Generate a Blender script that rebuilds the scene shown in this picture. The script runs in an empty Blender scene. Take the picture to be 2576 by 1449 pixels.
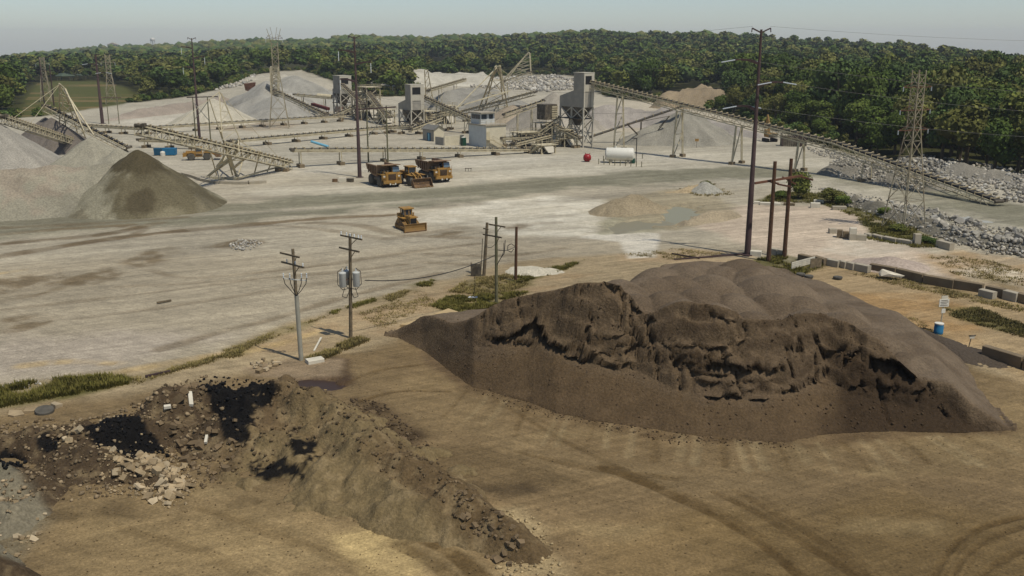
import bpy, bmesh, math, random
import numpy as np
from mathutils import Vector, Matrix

random.seed(7); np.random.seed(7)
R = math.radians
scene = bpy.context.scene
C = scene.collection

# ------------------------------------------------------------------ camera
F_PX, HOR, CAM_H = 2400.0, 112.0, 27.0          # focal length, horizon row (2576 x 1449 tracing grid), camera height in m
PITCH = math.atan((724.5 - HOR) / F_PX)
cam_data = bpy.data.cameras.new('camera')
cam = bpy.data.objects.new('camera', cam_data); C.objects.link(cam)
cam.location = (0, 0, CAM_H)
cam.rotation_euler = (math.pi / 2 - PITCH, 0, 0)
cam_data.sensor_width = 36.0
cam_data.lens = 36.0 * F_PX / 2576.0
cam_data.clip_start = 0.5
cam_data.clip_end = 20000.0
scene.camera = cam

# ------------------------------------------------------------------ sky, sun, exposure
SUN_EL = R(62.0)
SUN_AZ = math.atan2(0.74, -0.67)                 # compass angle of the sun, measured from +Y towards +X
world = bpy.data.worlds.new('World'); scene.world = world
world.use_nodes = True
wn, wl = world.node_tree.nodes, world.node_tree.links
wn.clear()
w_out = wn.new('ShaderNodeOutputWorld'); w_bg = wn.new('ShaderNodeBackground'); w_sky = wn.new('ShaderNodeTexSky')
w_sky.sky_type = 'NISHITA'; w_sky.sun_disc = False
w_sky.sun_elevation = SUN_EL; w_sky.sun_rotation = SUN_AZ
w_sky.altitude = 0; w_sky.air_density = 0.82; w_sky.dust_density = 0.5; w_sky.ozone_density = 1.0
w_bg.inputs['Strength'].default_value = 0.099
wl.new(w_sky.outputs[0], w_bg.inputs[0]); wl.new(w_bg.outputs[0], w_out.inputs[0])
sun_data = bpy.data.lights.new('sun', 'SUN'); sun = bpy.data.objects.new('sun', sun_data); C.objects.link(sun)
sun_data.energy = 3.7; sun_data.angle = R(0.53); sun_data.color = (1.0, 0.945, 0.85)
_s = Vector((math.sin(SUN_AZ) * math.cos(SUN_EL), math.cos(SUN_AZ) * math.cos(SUN_EL), math.sin(SUN_EL)))
sun.rotation_euler = (-_s).to_track_quat('-Z', 'Y').to_euler()
sun.location = (60, -80, 200)
scene.view_settings.view_transform = 'Standard'
scene.view_settings.look = 'None'
scene.view_settings.exposure = 0.0
scene.view_settings.gamma = 1.0
scene.view_settings.use_curve_mapping = False
scene.cycles.max_bounces = 6
scene.cycles.diffuse_bounces = 3
scene.cycles.volume_bounces = 0
scene.cycles.transparent_max_bounces = 6

# ------------------------------------------------------------------ where things stand
_cp, _sp = math.cos(PITCH), math.sin(PITCH)
def ray(x, y):
    a, b = (x - 1288.0) / F_PX, (724.5 - y) / F_PX
    return a, _cp + b * _sp, -_sp + b * _cp
def at(x, y, z=0.0):
    """world point at height z seen at traced position x, y"""
    d = ray(x, y); t = (z - CAM_H) / d[2]
    return Vector((d[0] * t, d[1] * t, z))
def atY(x, y, Y):
    d = ray(x, y); t = Y / d[1]
    return Vector((d[0] * t, Y, CAM_H + d[2] * t))
def px_per_m(Y):
    return F_PX / (Y * _cp + CAM_H * _sp)
def lerp(a, b, t): return a + (b - a) * t

# ------------------------------------------------------------------ numpy noise and distances
def _hash(ix, iy, seed):
    n = (ix.astype(np.int64) * 374761393 + iy.astype(np.int64) * 668265263 + seed * 974634777) & 0x7fffffff
    n = ((n ^ (n >> 13)) * 1274126177) & 0x7fffffff
    return ((n ^ (n >> 16)) & 0xffff) / 65535.0
def vnoise(x, y, seed=0):
    x = np.asarray(x, float); y = np.asarray(y, float)
    ix, iy = np.floor(x), np.floor(y)
    fx, fy = x - ix, y - iy
    fx = fx * fx * (3 - 2 * fx); fy = fy * fy * (3 - 2 * fy)
    a = _hash(ix, iy, seed); b = _hash(ix + 1, iy, seed); c = _hash(ix, iy + 1, seed); d = _hash(ix + 1, iy + 1, seed)
    return (a + (b - a) * fx) * (1 - fy) + (c + (d - c) * fx) * fy
def fbm(x, y, octaves=4, seed=0):
    s = 0; a = 0.5; t = 0
    for k in range(octaves):
        s = s + a * vnoise(x * 2 ** k, y * 2 ** k, seed + k * 17); t += a; a *= 0.5
    return s / t                                   # 0..1
def sstep(a, b, x):
    t = np.clip((x - a) / (b - a), 0, 1); return t * t * (3 - 2 * t)
def seg_dist(X, Y, pts, with_t=False):
    """distance to an open polyline; with_t also the running index along it"""
    best = np.full(X.shape, 1e9); tt = np.zeros(X.shape)
    for i in range(len(pts) - 1):
        ax, ay = pts[i][0], pts[i][1]; bx, by = pts[i + 1][0], pts[i + 1][1]
        dx, dy = bx - ax, by - ay; L = dx * dx + dy * dy + 1e-9
        t = np.clip(((X - ax) * dx + (Y - ay) * dy) / L, 0, 1)
        d = np.hypot(X - ax - t * dx, Y - ay - t * dy)
        m = d < best; best = np.where(m, d, best); tt = np.where(m, i + t, tt)
    return (best, tt) if with_t else best
def inside(X, Y, poly):
    r = np.zeros(X.shape, bool); n = len(poly); j = n - 1
    for i in range(n):
        xi, yi = poly[i][0], poly[i][1]; xj, yj = poly[j][0], poly[j][1]
        c = ((yi > Y) != (yj > Y)) & (X < (xj - xi) * (Y - yi) / (yj - yi + 1e-12) + xi)
        r ^= c; j = i
    return r
def poly_sd(X, Y, poly):
    d = seg_dist(X, Y, list(poly) + [poly[0]]); return np.where(inside(X, Y, poly), d, -d)   # positive inside
def smin(a, b, k):
    h = np.clip(0.5 + 0.5 * (b - a) / k, 0, 1); return b + (a - b) * h - k * h * (1 - h)
def smax(a, b, k): return -smin(-a, -b, k)
def srgb(r, g, b):
    f = lambda c: (c / 255 / 12.92) if c <= 10 else ((c / 255 + 0.055) / 1.055) ** 2.4
    return (f(r), f(g), f(b))
def A(r, g, b, k=0.80):
    """base colour of a surface that looks r, g, b in full sun"""
    return tuple(min(0.85, v * k) for v in srgb(r, g, b))

# ------------------------------------------------------------------ materials
_mats = {}
def material(name, color, rough=0.85, metal=0.0, vary=0.25, scale=1.0, bump=0.0, bump_scale=6.0, dirt=None, dirt_amount=0.0, dirt_scale=0.6, spec=0.3):
    if name in _mats: return _mats[name]
    m = bpy.data.materials.new(name); m.use_nodes = True
    n, l = m.node_tree.nodes, m.node_tree.links
    b = n['Principled BSDF']; b.inputs['Roughness'].default_value = rough; b.inputs['Metallic'].default_value = metal
    b.inputs['Specular IOR Level'].default_value = spec
    tc = n.new('ShaderNodeTexCoord'); geo = n.new('ShaderNodeNewGeometry')
    nz = n.new('ShaderNodeTexNoise'); nz.inputs['Scale'].default_value = scale; nz.inputs['Detail'].default_value = 4
    l.new(geo.outputs['Position'], nz.inputs['Vector'])
    mr = n.new('ShaderNodeMapRange'); mr.inputs[1].default_value = 0.25; mr.inputs[2].default_value = 0.75
    mr.inputs[3].default_value = 1 - vary; mr.inputs[4].default_value = 1 + vary
    l.new(nz.outputs[0], mr.inputs[0])
    mul = n.new('ShaderNodeMix'); mul.data_type = 'RGBA'; mul.blend_type = 'MULTIPLY'; mul.inputs[0].default_value = 1.0
    l.new(mr.outputs[0], mul.inputs[7])
    if color == 'attr':
        at_ = n.new('ShaderNodeVertexColor'); at_.layer_name = 'Col'; l.new(at_.outputs[0], mul.inputs[6])
    else:
        mul.inputs[6].default_value = (*color, 1)
    res = mul.outputs[2]
    if dirt is not None:
        nd = n.new('ShaderNodeTexNoise'); nd.inputs['Scale'].default_value = dirt_scale; nd.inputs['Detail'].default_value = 4
        nd.inputs['Roughness'].default_value = 0.65
        l.new(geo.outputs['Position'], nd.inputs['Vector'])
        md = n.new('ShaderNodeMapRange'); md.inputs[1].default_value = 0.62 - 0.3 * dirt_amount; md.inputs[2].default_value = 0.72
        md.inputs[3].default_value = 0.0; md.inputs[4].default_value = min(1.0, 0.5 + dirt_amount * 0.5)
        l.new(nd.outputs[0], md.inputs[0])
        mx = n.new('ShaderNodeMix'); mx.data_type = 'RGBA'; mx.inputs[7].default_value = (*dirt, 1)
        l.new(md.outputs[0], mx.inputs[0]); l.new(res, mx.inputs[6]); res = mx.outputs[2]
    l.new(res, b.inputs['Base Color'])
    if bump > 0:
        nb = n.new('ShaderNodeTexNoise'); nb.inputs['Scale'].default_value = bump_scale; nb.inputs['Detail'].default_value = 4
        nb.inputs['Roughness'].default_value = 0.7
        l.new(geo.outputs['Position'], nb.inputs['Vector'])
        bp = n.new('ShaderNodeBump'); bp.inputs['Strength'].default_value = 1.0; bp.inputs['Distance'].default_value = bump
        l.new(nb.outputs[0], bp.inputs['Height']); l.new(bp.outputs[0], b.inputs['Normal'])
    _mats[name] = m
    return m
DUST = A(190, 178, 150)
M = {}
M['cream'] = material('cream_paint_dusty', A(200, 188, 155), 0.8, vary=0.18, scale=0.8, dirt=A(140, 118, 88), dirt_amount=0.35, dirt_scale=0.9)
M['grey_sheet'] = material('grey_sheet_metal', A(158, 152, 138), 0.7, vary=0.12, scale=0.5, dirt=A(175, 165, 145), dirt_amount=0.4, dirt_scale=0.5)
M['pale_sheet'] = material('pale_sheet_metal', A(196, 188, 168), 0.75, vary=0.10, scale=0.6, dirt=A(150, 135, 110), dirt_amount=0.25)
M['dark_steel'] = material('dark_steel', A(84, 76, 62), 0.7, vary=0.35, scale=1.5, dirt=A(150, 138, 115), dirt_amount=0.5, dirt_scale=1.3)
M['belt'] = material('conveyor_belt_rubber', (0.016, 0.015, 0.013), 0.8, vary=0.3, dirt=A(120, 112, 96), dirt_amount=0.25, dirt_scale=0.7)
M['idler'] = material('idler_steel', A(176, 160, 126), 0.8, vary=0.25, scale=2)
M['rust_pole'] = material('weathering_steel', A(80, 62, 58), 0.75, vary=0.25, scale=0.7, dirt=A(58, 42, 38), dirt_amount=0.4)
M['rust'] = material('rusted_steel', A(112, 76, 56), 0.85, vary=0.4, scale=2, dirt=A(80, 55, 42), dirt_amount=0.5)
M['wood'] = material('weathered_wood', A(122, 108, 84), 0.9, vary=0.35, scale=3, dirt=A(80, 70, 52), dirt_amount=0.5, dirt_scale=2)
M['green_wood'] = material('greenish_treated_wood', A(110, 106, 78), 0.9, vary=0.3, scale=3)
M['red_wood'] = material('creosote_wood', A(92, 66, 46), 0.9, vary=0.35, scale=3)
M['galv'] = material('galvanised_steel', A(168, 164, 146), 0.55, metal=0.1, vary=0.12, scale=2)
M['tower_steel'] = material('lattice_tower_steel', A(160, 150, 124), 0.8, vary=0.25, scale=1.0, dirt=A(120, 92, 66), dirt_amount=0.4)
M['concrete'] = material('concrete', A(178, 168, 146), 0.95, vary=0.2, scale=1.2, bump=0.02, dirt=A(140, 128, 104), dirt_amount=0.4)
M['concrete_dark'] = material('weathered_concrete', A(132, 116, 90), 0.95, vary=0.28, scale=1.2, bump=0.02, dirt=A(96, 84, 64), dirt_amount=0.5)
M['slab_tan'] = material('tan_concrete', A(186, 162, 118), 0.95, vary=0.15, scale=1.2)
M['slab_white'] = material('pale_concrete', A(214, 206, 184), 0.95, vary=0.15, scale=1.2)
M['yellow'] = material('machine_yellow', A(170, 128, 56), 0.6, vary=0.25, scale=1.6, dirt=A(146, 118, 76), dirt_amount=0.7, dirt_scale=1.4)
M['yellow_dusty'] = material('dusty_yellow_steel', A(152, 118, 66), 0.8, vary=0.25, scale=1.2, dirt=A(130, 106, 74), dirt_amount=0.5, dirt_scale=1.2)
M['bed'] = material('worn_truck_bed', A(150, 122, 92), 0.8, vary=0.25, scale=1.0, dirt=A(120, 88, 62), dirt_amount=0.5)
M['bed_dark'] = material('worn_brown_steel', A(118, 92, 62), 0.7, vary=0.3, scale=1.0, dirt=A(78, 60, 42), dirt_amount=0.5)
M['tyre'] = material('dusty_tyre', A(92, 88, 78), 0.95, vary=0.25, scale=2)
M['black'] = material('black_steel', (0.012, 0.011, 0.010), 0.7, vary=0.2)
M['glass'] = material('dark_glass', (0.03, 0.04, 0.05), 0.12, vary=0.05, spec=0.8)
M['glass_sky'] = material('reflecting_glass', (0.10, 0.14, 0.16), 0.1, vary=0.05, spec=0.9)
M['white'] = material('white_paint', A(226, 222, 206), 0.5, vary=0.06, dirt=A(190, 178, 150), dirt_amount=0.25)
M['ceramic'] = material('pale_ceramic', A(205, 212, 212), 0.35, vary=0.06)
M['transformer'] = material('transformer_grey', A(196, 196, 186), 0.45, vary=0.06)
M['dark_red'] = material('dusty_red_steel', A(96, 44, 40), 0.8, vary=0.2)
M['red'] = material('red_paint', A(150, 34, 34), 0.4, vary=0.12)
M['blue'] = material('blue_paint', A(38, 112, 150), 0.6, vary=0.12)
M['blue_dark'] = material('dark_blue_paint', A(30, 84, 110), 0.5, vary=0.12)
M['cyan'] = material('pale_blue_door', A(120, 180, 200), 0.5, vary=0.1)
M['green'] = material('green_plastic', A(28, 70, 52), 0.5, vary=0.12)
M['green_roof'] = material('green_metal_roof', A(78, 92, 74), 0.7, vary=0.12)
M['shade_blue_wall'] = material('block_wall_shade_blue', A(204, 206, 200), 0.8, vary=0.08)  # bluish cast of the shaded house side is put into this wall colour
M['cream_wall'] = material('cream_painted_wall', A(214, 204, 176), 0.85, vary=0.08, dirt=A(180, 165, 135), dirt_amount=0.2)
M['flat_roof'] = material('dusty_flat_roof', A(168, 158, 138), 0.95, vary=0.15)
M['grey_roof'] = material('grey_shingle_roof', A(120, 118, 110), 0.9, vary=0.2)
M['rubber_cable'] = material('black_cable', (0.02, 0.02, 0.018), 0.7, vary=0.1)
M['wire'] = material('aluminium_wire', A(110, 108, 100), 0.5, vary=0.1)
M['heap'] = material('loose_earth', 'attr', 1.0, vary=0.30, scale=6.0, bump=0.14, bump_scale=4.5, spec=0.1)
M['gravel'] = material('crushed_stone', 'attr', 1.0, vary=0.30, scale=3.5, bump=0.12, bump_scale=2.2, spec=0.1)
M['rock'] = material('broken_limestone', 'attr', 0.95, vary=0.25, scale=1.5, bump=0.04, bump_scale=4, spec=0.2)
M['leaf'] = material('foliage', 'attr', 0.9, vary=0.35, scale=0.25, spec=0.15)
M['bark'] = material('bark', A(92, 80, 62), 0.95, vary=0.3, scale=2)

# ------------------------------------------------------------------ mesh building
class MB:
    """collects shapes; build() links them as one mesh object"""
    def __init__(s): s.v = []; s.f = []; s.mi = []; s.cur = 0
    def mat(s, i): s.cur = i; return s
    def add(s, vs, fs):
        o = len(s.v); s.v += [tuple(v) for v in vs]; s.f += [tuple(i + o for i in f) for f in fs]; s.mi += [s.cur] * len(fs); return s
    def hexa(s, p):
        """eight corners: bottom ring 0-3, top ring 4-7"""
        return s.add(p, [(3, 2, 1, 0), (4, 5, 6, 7), (0, 1, 5, 4), (1, 2, 6, 5), (2, 3, 7, 6), (3, 0, 4, 7)])
    def box(s, c, d, rz=0.0, taper=1.0):
        x, y, z = d[0] / 2, d[1] / 2, d[2] / 2; ca, sa = math.cos(rz), math.sin(rz); p = []
        for k, t in ((-1, 1), (1, taper)):
            for (i, j) in ((-1, -1), (1, -1), (1, 1), (-1, 1)):
                a, b = i * x * t, j * y * t
                p.append((c[0] + a * ca - b * sa, c[1] + a * sa + b * ca, c[2] + k * z))
        return s.hexa(p)
    def bar(s, a, b, w, h=None, up=(0, 0, 1)):
        a, b = Vector(a), Vector(b); h = h or w; d = (b - a)
        if d.length < 1e-6: return s
        d.normalize(); u = Vector(up)
        if abs(d.dot(u)) > 0.98: u = Vector((0, 1, 0)) if abs(d.y) < 0.9 else Vector((1, 0, 0))
        r = d.cross(u).normalized(); u = r.cross(d).normalized(); r = r * (w / 2); u = u * (h / 2)
        return s.hexa([a - r - u, a + r - u, a + r + u, a - r + u, b - r - u, b + r - u, b + r + u, b - r + u])
    def tube(s, a, b, r, r2=None, n=8, caps=True):
        a, b = Vector(a), Vector(b); r2 = r if r2 is None else r2; d = (b - a)
        if d.length < 1e-6: return s
        d.normalize(); u = Vector((0, 0, 1)) if abs(d.z) < 0.95 else Vector((1, 0, 0))
        e = d.cross(u).normalized(); g = e.cross(d).normalized(); vs = []
        for c, q in ((a, r), (b, r2)):
            for k in range(n):
                t = 2 * math.pi * k / n; vs.append(c + e * (q * math.cos(t)) + g * (q * math.sin(t)))
        fs = [(k, (k + 1) % n, n + (k + 1) % n, n + k) for k in range(n)]
        if caps: fs += [tuple(range(n - 1, -1, -1)), tuple(range(n, 2 * n))]
        return s.add(vs, fs)
    def path(s, pts, r, n=6):
        for i in range(len(pts) - 1): s.tube(pts[i], pts[i + 1], r, n=n)
        return s
    def lathe(s, prof, o=(0, 0, 0), axis='z', n=16):
        """prof: (radius, along) pairs"""
        vs = []; m = len(prof)
        for (r, h) in prof:
            for k in range(n):
                t = 2 * math.pi * k / n; a, b = r * math.cos(t), r * math.sin(t)
                p = (a, b, h) if axis == 'z' else ((h, a, b) if axis == 'x' else (a, h, b))
                vs.append((o[0] + p[0], o[1] + p[1], o[2] + p[2]))
        fs = []
        for i in range(m - 1):
            for k in range(n):
                fs.append((i * n + k, i * n + (k + 1) % n, (i + 1) * n + (k + 1) % n, (i + 1) * n + k))
        fs += [tuple(range(n - 1, -1, -1)), tuple(range((m - 1) * n, m * n))]
        return s.add(vs, fs)
    def prism(s, poly, h0, h1, plane='xz'):
        """closed outline extruded; plane xz extrudes along y, xy along z, yz along x"""
        n = len(poly)
        def p(a, b, h): return (a, h, b) if plane == 'xz' else ((a, b, h) if plane == 'xy' else (h, a, b))
        vs = [p(a, b, h0) for a, b in poly] + [p(a, b, h1) for a, b in poly]
        fs = [tuple(range(n)), tuple(range(2 * n - 1, n - 1, -1))] + [(i, n + i, n + (i + 1) % n, (i + 1) % n) for i in range(n)]
        return s.add(vs, fs)
    def mesh(s, name, mats):
        me = bpy.data.meshes.new(name); me.from_pydata(s.v, [], s.f)
        for m in (mats if isinstance(mats, (list, tuple)) else [mats]): me.materials.append(m)
        if any(s.mi): me.polygons.foreach_set('material_index', s.mi)
        bm = bmesh.new(); bm.from_mesh(me); bmesh.ops.recalc_face_normals(bm, faces=bm.faces); bm.to_mesh(me); bm.free()
        return me
    def build(s, name, mats, parent=None, smooth=False, loc=None):
        o = bpy.data.objects.new(name, s.mesh(name, mats)); C.objects.link(o)
        if parent is not None: o.parent = parent
        if loc is not None: o.location = loc
        if smooth: smooth_by_angle(o.data)
        return o
def smooth_by_angle(me, ang=40):
    me.polygons.foreach_set('use_smooth', [True] * len(me.polygons))
    bm = bmesh.new(); bm.from_mesh(me); a = math.radians(ang)
    for e in bm.edges:
        e.smooth = len(e.link_faces) == 2 and e.calc_face_angle(0.0) < a
    bm.to_mesh(me); bm.free()
def tag(o, label, cat, group=None):
    o['label'] = label; o['category'] = cat
    if group: o['group'] = group
    return o
def thing(name, label, cat, loc=(0, 0, 0), rz=0.0, group=None):
    o = bpy.data.objects.new(name, None); C.objects.link(o)
    o.location = loc; o.rotation_euler = (0, 0, rz); o.empty_display_size = 0.5
    return tag(o, label, cat, group)
def inst(name, me, parent=None, loc=(0, 0, 0), rot=(0, 0, 0), scale=(1, 1, 1)):
    o = bpy.data.objects.new(name, me); C.objects.link(o)
    o.location = loc; o.rotation_euler = rot; o.scale = scale
    if parent is not None: o.parent = parent
    return o
def copy_tree(o, parent=None):
    c = o.copy(); C.objects.link(c); c.parent = parent
    for ch in list(o.children): copy_tree(ch, c)
    return c
def np_mesh(name, V, Fq, mat, col=None, smooth=False):
    """mesh from numpy arrays; Fq is (n,3) or (n,4); col is per-vertex colour"""
    me = bpy.data.meshes.new(name); k = Fq.shape[1]
    me.vertices.add(len(V)); me.vertices.foreach_set('co', np.asarray(V, np.float32).ravel())
    me.loops.add(Fq.size); me.loops.foreach_set('vertex_index', np.asarray(Fq, np.int32).ravel())
    me.polygons.add(len(Fq)); me.polygons.foreach_set('loop_start', np.arange(0, Fq.size, k, dtype=np.int32))
    me.polygons.foreach_set('loop_total', np.full(len(Fq), k, np.int32))
    if smooth: me.polygons.foreach_set('use_smooth', np.ones(len(Fq), bool))
    me.update(calc_edges=True)
    if col is not None:
        a = me.color_attributes.new('Col', 'FLOAT_COLOR', 'POINT')
        a.data.foreach_set('color', np.concatenate([col, np.ones((len(col), 1))], 1).astype(np.float32).ravel())
    me.materials.append(mat); me.validate()
    return me
def grid_faces(nr, nc):
    i = np.arange(nr - 1)[:, None] * nc + np.arange(nc - 1)[None, :]
    return np.stack([i, i + 1, i + nc + 1, i + nc], -1).reshape(-1, 4)
# ================================================================== terrain and ground
RIDGE_X = [-1500, -400, 0, 150, 232, 297, 383, 478, 574, 700, 820, 855, 900, 1000, 1080, 1180, 1330, 1480, 1560, 1698, 1821, 1900, 2005, 2107, 2210, 2291, 2346, 2465, 2516, 2570, 2900, 4000]
RIDGE_Y = [128, 130, 131, 120, 112, 109, 108, 101, 98, 97, 93, 85, 84, 86, 88, 80, 77, 71, 72, 73, 75, 79, 86, 90, 100, 97, 107, 112, 128, 144, 140, 130]
def az_px(X, Y):
    Y = np.maximum(Y, 1.0); return 1288 + F_PX * X / (Y * _cp)
def ridge_dist(x): return np.interp(x, [-2000, 0, 700, 1300, 1900, 2576, 4500], [3200, 3000, 2500, 1900, 1500, 1300, 1500])
TREE_H = 21.0
YARD = [at(*p) for p in [(-900, 330), (-300, 318), (0, 300), (110, 292), (290, 262), (480, 245), (600, 228), (640, 212), (760, 204), (835, 224), (880, 240), (960, 246), (1045, 242), (1062, 218), (1100, 206), (1180, 205), (1330, 198), (1450, 202), (1485, 216), (1520, 242), (1660, 262), (1830, 292), (1960, 330), (2100, 376), (2250, 412), (2420, 440), (2576, 470), (3300, 560)]] \
     + [Vector((260, 60, 0)), Vector((200, -120, 0)), Vector((-200, -120, 0)), Vector((-260, 150, 0))]
MEADOW = [at(*p) for p in [(50, 296), (110, 290), (300, 264), (345, 246), (320, 222), (260, 208), (150, 204), (90, 212), (65, 250)]]
def terrain(X, Y):
    X = np.asarray(X, float); Y = np.asarray(Y, float)
    d = np.hypot(X, Y); x = az_px(X, Y); Dr = ridge_dist(x)
    yr = np.interp(x, RIDGE_X, RIDGE_Y)
    zr = CAM_H + (HOR - yr) / 2556.0 * Dr - TREE_H
    t = np.clip((d - 520) / (Dr - 520), 0, 1)
    z = zr * t * t * (3 - 2 * t)
    z = z - np.clip(d - Dr, 0, None) * 0.16
    z = z + 7.0 * np.exp(-((x - 720) / 190) ** 2) * sstep(430, 620, d) * (1 - sstep(900, 1400, d))      # wooded rise behind the far stockpiles
    z = z + 5.0 * np.exp(-((x - 2500) / 500) ** 2) * sstep(300, 520, d) * (1 - sstep(800, 1200, d))
    z = z + (fbm(X / 260, Y / 260, 3, 5) - 0.5) * 16 * sstep(600, 1500, d) * (1 - sstep(Dr - 500, Dr - 100, d))
    z = np.where(Y < 1, 0, z)
    return z
PONDS = [([at(*p) for p in [(1655, 526), (1695, 510), (1745, 515), (1764, 535), (1745, 556), (1700, 566), (1662, 550)]], 0.6), ([at(*p) for p in [(1505, 574), (1540, 560), (1610, 556), (1680, 560), (1640, 576), (1570, 585)]], 0.30),
         ([at(*p) for p in [(700, 962), (770, 955), (850, 952), (866, 966), (800, 980), (725, 980)]], 0.35), ([at(*p) for p in [(2365, 540), (2420, 541), (2490, 556), (2440, 564), (2390, 553)]], 0.3)]
def ground_micro(X, Y):
    X = np.asarray(X, float); Y = np.asarray(Y, float)
    """small ruts and swells of the yard"""
    near = 1 - sstep(250, 420, Y)
    z = ((fbm(X / 14, Y / 14, 3, 2) - 0.5) * 0.30 + (fbm(X / 2.2, Y / 2.2, 3, 9) - 0.5) * 0.10) * near
    for poly, dep in PONDS:
        xs = [p.x for p in poly]; ys = [p.y for p in poly]
        k = (X > min(xs) - 4) & (X < max(xs) + 4) & (Y > min(ys) - 4) & (Y < max(ys) + 4)
        if k.any():
            xx, yy = X[k], Y[k]; sd = poly_sd(xx, yy, poly) + (fbm(xx / 2.2, yy / 2.2, 4, 12) - 0.5) * 6.0
            z[k] = z[k] * (1 - sstep(-2, 0.5, sd)) - dep * sstep(-0.8, 1.2, sd)
    return z
def T(x, y):
    a = np.array([float(x)]); b = np.array([float(y)])
    return float(terrain(a, b)[0])

def build_ground():
    rows = [-160, -80, -20, 10, 28]
    rows += [float(at(1288, p)[1]) for p in np.concatenate([np.linspace(1560, 900, 360)[:-1], np.linspace(900, 235, 330)])]
    Ylast = rows[-1]
    rows += list(Ylast * (7000 / Ylast) ** np.linspace(0.012, 1, 70))
    Yv = np.array(rows)
    u = np.concatenate([[-9, -5, -3, -2, -1.5, -1.25], np.linspace(-1.1, 1.1, 720), [1.25, 1.5, 2, 3, 5, 9]])
    half = 0.56 * np.maximum(Yv, 40) + 8
    X = u[None, :] * half[:, None]; Y = np.repeat(Yv[:, None], len(u), 1)
    Z = terrain(X, Y) + ground_micro(X, Y)
    nr, nc = X.shape
    X1, Y1 = X.ravel(), Y.ravel()
    col = np.zeros((X1.size, 3)); col[:] = A(179, 171, 150)
    n_big = fbm(X1 / 22, Y1 / 22, 4, 31); n_mid = fbm(X1 / 6, Y1 / 6, 4, 33); n_f = fbm(X1 / 1.3, Y1 / 1.3, 3, 35)
    rut = np.zeros(X1.size)
    def blend(m, c):
        m = np.clip(m, 0, 1)[:, None]; col[:] = col * (1 - m) + np.array(c)[None, :] * m
    def zone(px, c, soft=2.0, amp=3.0, op=1.0, mottle=0.0, z=0.0, seed=0):
        poly = [at(*p) for p in px]; xs = [p.x for p in poly]; ys = [p.y for p in poly]
        pad = soft + amp + 1
        k = np.where((X1 > min(xs) - pad) & (X1 < max(xs) + pad) & (Y1 > min(ys) - pad) & (Y1 < max(ys) + pad))[0]
        if not len(k): return
        sd = poly_sd(X1[k], Y1[k], poly) + (n_mid[k] - 0.5) * 2 * amp
        m = sstep(-soft, soft, sd) * op
        if mottle: m = m * (1 - mottle + mottle * sstep(0.38, 0.62, fbm(X1[k] / 3.0, Y1[k] / 3.0, 4, 50 + seed)))
        m = np.clip(m, 0, 1)[:, None]; col[k] = col[k] * (1 - m) + np.array(c)[None, :] * m
    def stroke(px, c, w=1.0, soft=0.5, op=0.7, broken=0.5, seed=0):
        pts = [at(*p) for p in px]; q = []
        for i in range(len(pts) - 1):                                  # smooth the traced line
            p0 = pts[max(i - 1, 0)]; p1 = pts[i]; p2 = pts[i + 1]; p3 = pts[min(i + 2, len(pts) - 1)]
            for s in range(8):
                t = s / 8; q.append(0.5 * ((2 * p1) + (p2 - p0) * t + (2 * p0 - 5 * p1 + 4 * p2 - p3) * t * t + (3 * p1 - p0 - 3 * p2 + p3) * t ** 3))
        q.append(pts[-1]); xs = [p.x for p in q]; ys = [p.y for p in q]; pad = w + soft + 2
        k = np.where((X1 > min(xs) - pad) & (X1 < max(xs) + pad) & (Y1 > min(ys) - pad) & (Y1 < max(ys) + pad))[0]
        if not len(k): return
        d, tt = seg_dist(X1[k], Y1[k], q, True)
        d = d + (n_mid[k] - 0.5) * w * 0.8
        m = (1 - sstep(w / 2 - soft / 2, w / 2 + soft, d)) * op
        m = m * (1 - broken + broken * sstep(0.3, 0.6, vnoise(tt * 0.5, tt * 0 + seed, 80 + seed)))
        if w < 1.3:
            rut[k] -= 0.07 * np.clip(m, 0, 1); rut[k] += 0.05 * op * np.exp(-((d - w * 0.75) / (0.25 * w + 0.06)) ** 2)
        m = np.clip(m, 0, 1)[:, None]; col[k] = col[k] * (1 - m) + np.array(c)[None, :] * m
    # --- large zones of the yard, far to near
    zone([(-900, 480), (0, 440), (1000, 430), (2000, 470), (2576, 600), (3500, 700), (3500, 1600), (-900, 1600)], A(173, 163, 140), 8, 8)
    zone([(-900, 690), (0, 660), (420, 640), (800, 640), (1150, 610), (1460, 600), (1900, 620), (1900, 1500), (-900, 1500)], A(167, 155, 130), 5, 5, 0.9)
    zone([(-600, 900), (0, 850), (300, 830), (560, 850), (300, 930), (0, 960), (-600, 1000)], A(172, 160, 142), 3, 3, 0.7)
    # dirt strip along the pole line, then the brown floor in front
    zone([(-900, 1020), (0, 965), (330, 930), (560, 880), (860, 770), (1060, 715), (1300, 655), (1560, 640), (1900, 650), (2100, 700), (3300, 900), (3300, 1600), (-900, 1600)], A(164, 146, 113), 1.2, 1.6)
    zone([(560, 885), (860, 780), (1060, 725), (1300, 690), (1500, 690), (1240, 770), (1000, 845), (800, 890), (640, 900)], A(160, 136, 101), 1.2, 2, 0.7, 0.7, seed=1)
    zone([(-900, 1120), (0, 1035), (330, 985), (640, 930), (860, 890), (1000, 850), (1400, 800), (2000, 860), (2280, 850), (2576, 960), (3300, 1100), (3300, 1700), (-900, 1700)], A(127, 108, 77), 1.5, 1.6)
    zone([(880, 900), (1250, 880), (1600, 1000), (2000, 1150), (2576, 1130), (2900, 1449), (2900, 1700), (1000, 1700), (1150, 1250), (900, 1030)], A(128, 108, 77), 3, 3, 0.8)
    zone([(1600, 1300), (2100, 1250), (2600, 1300), (2900, 1700), (1500, 1700)], A(118, 98, 64), 3, 4, 0.8)
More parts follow.
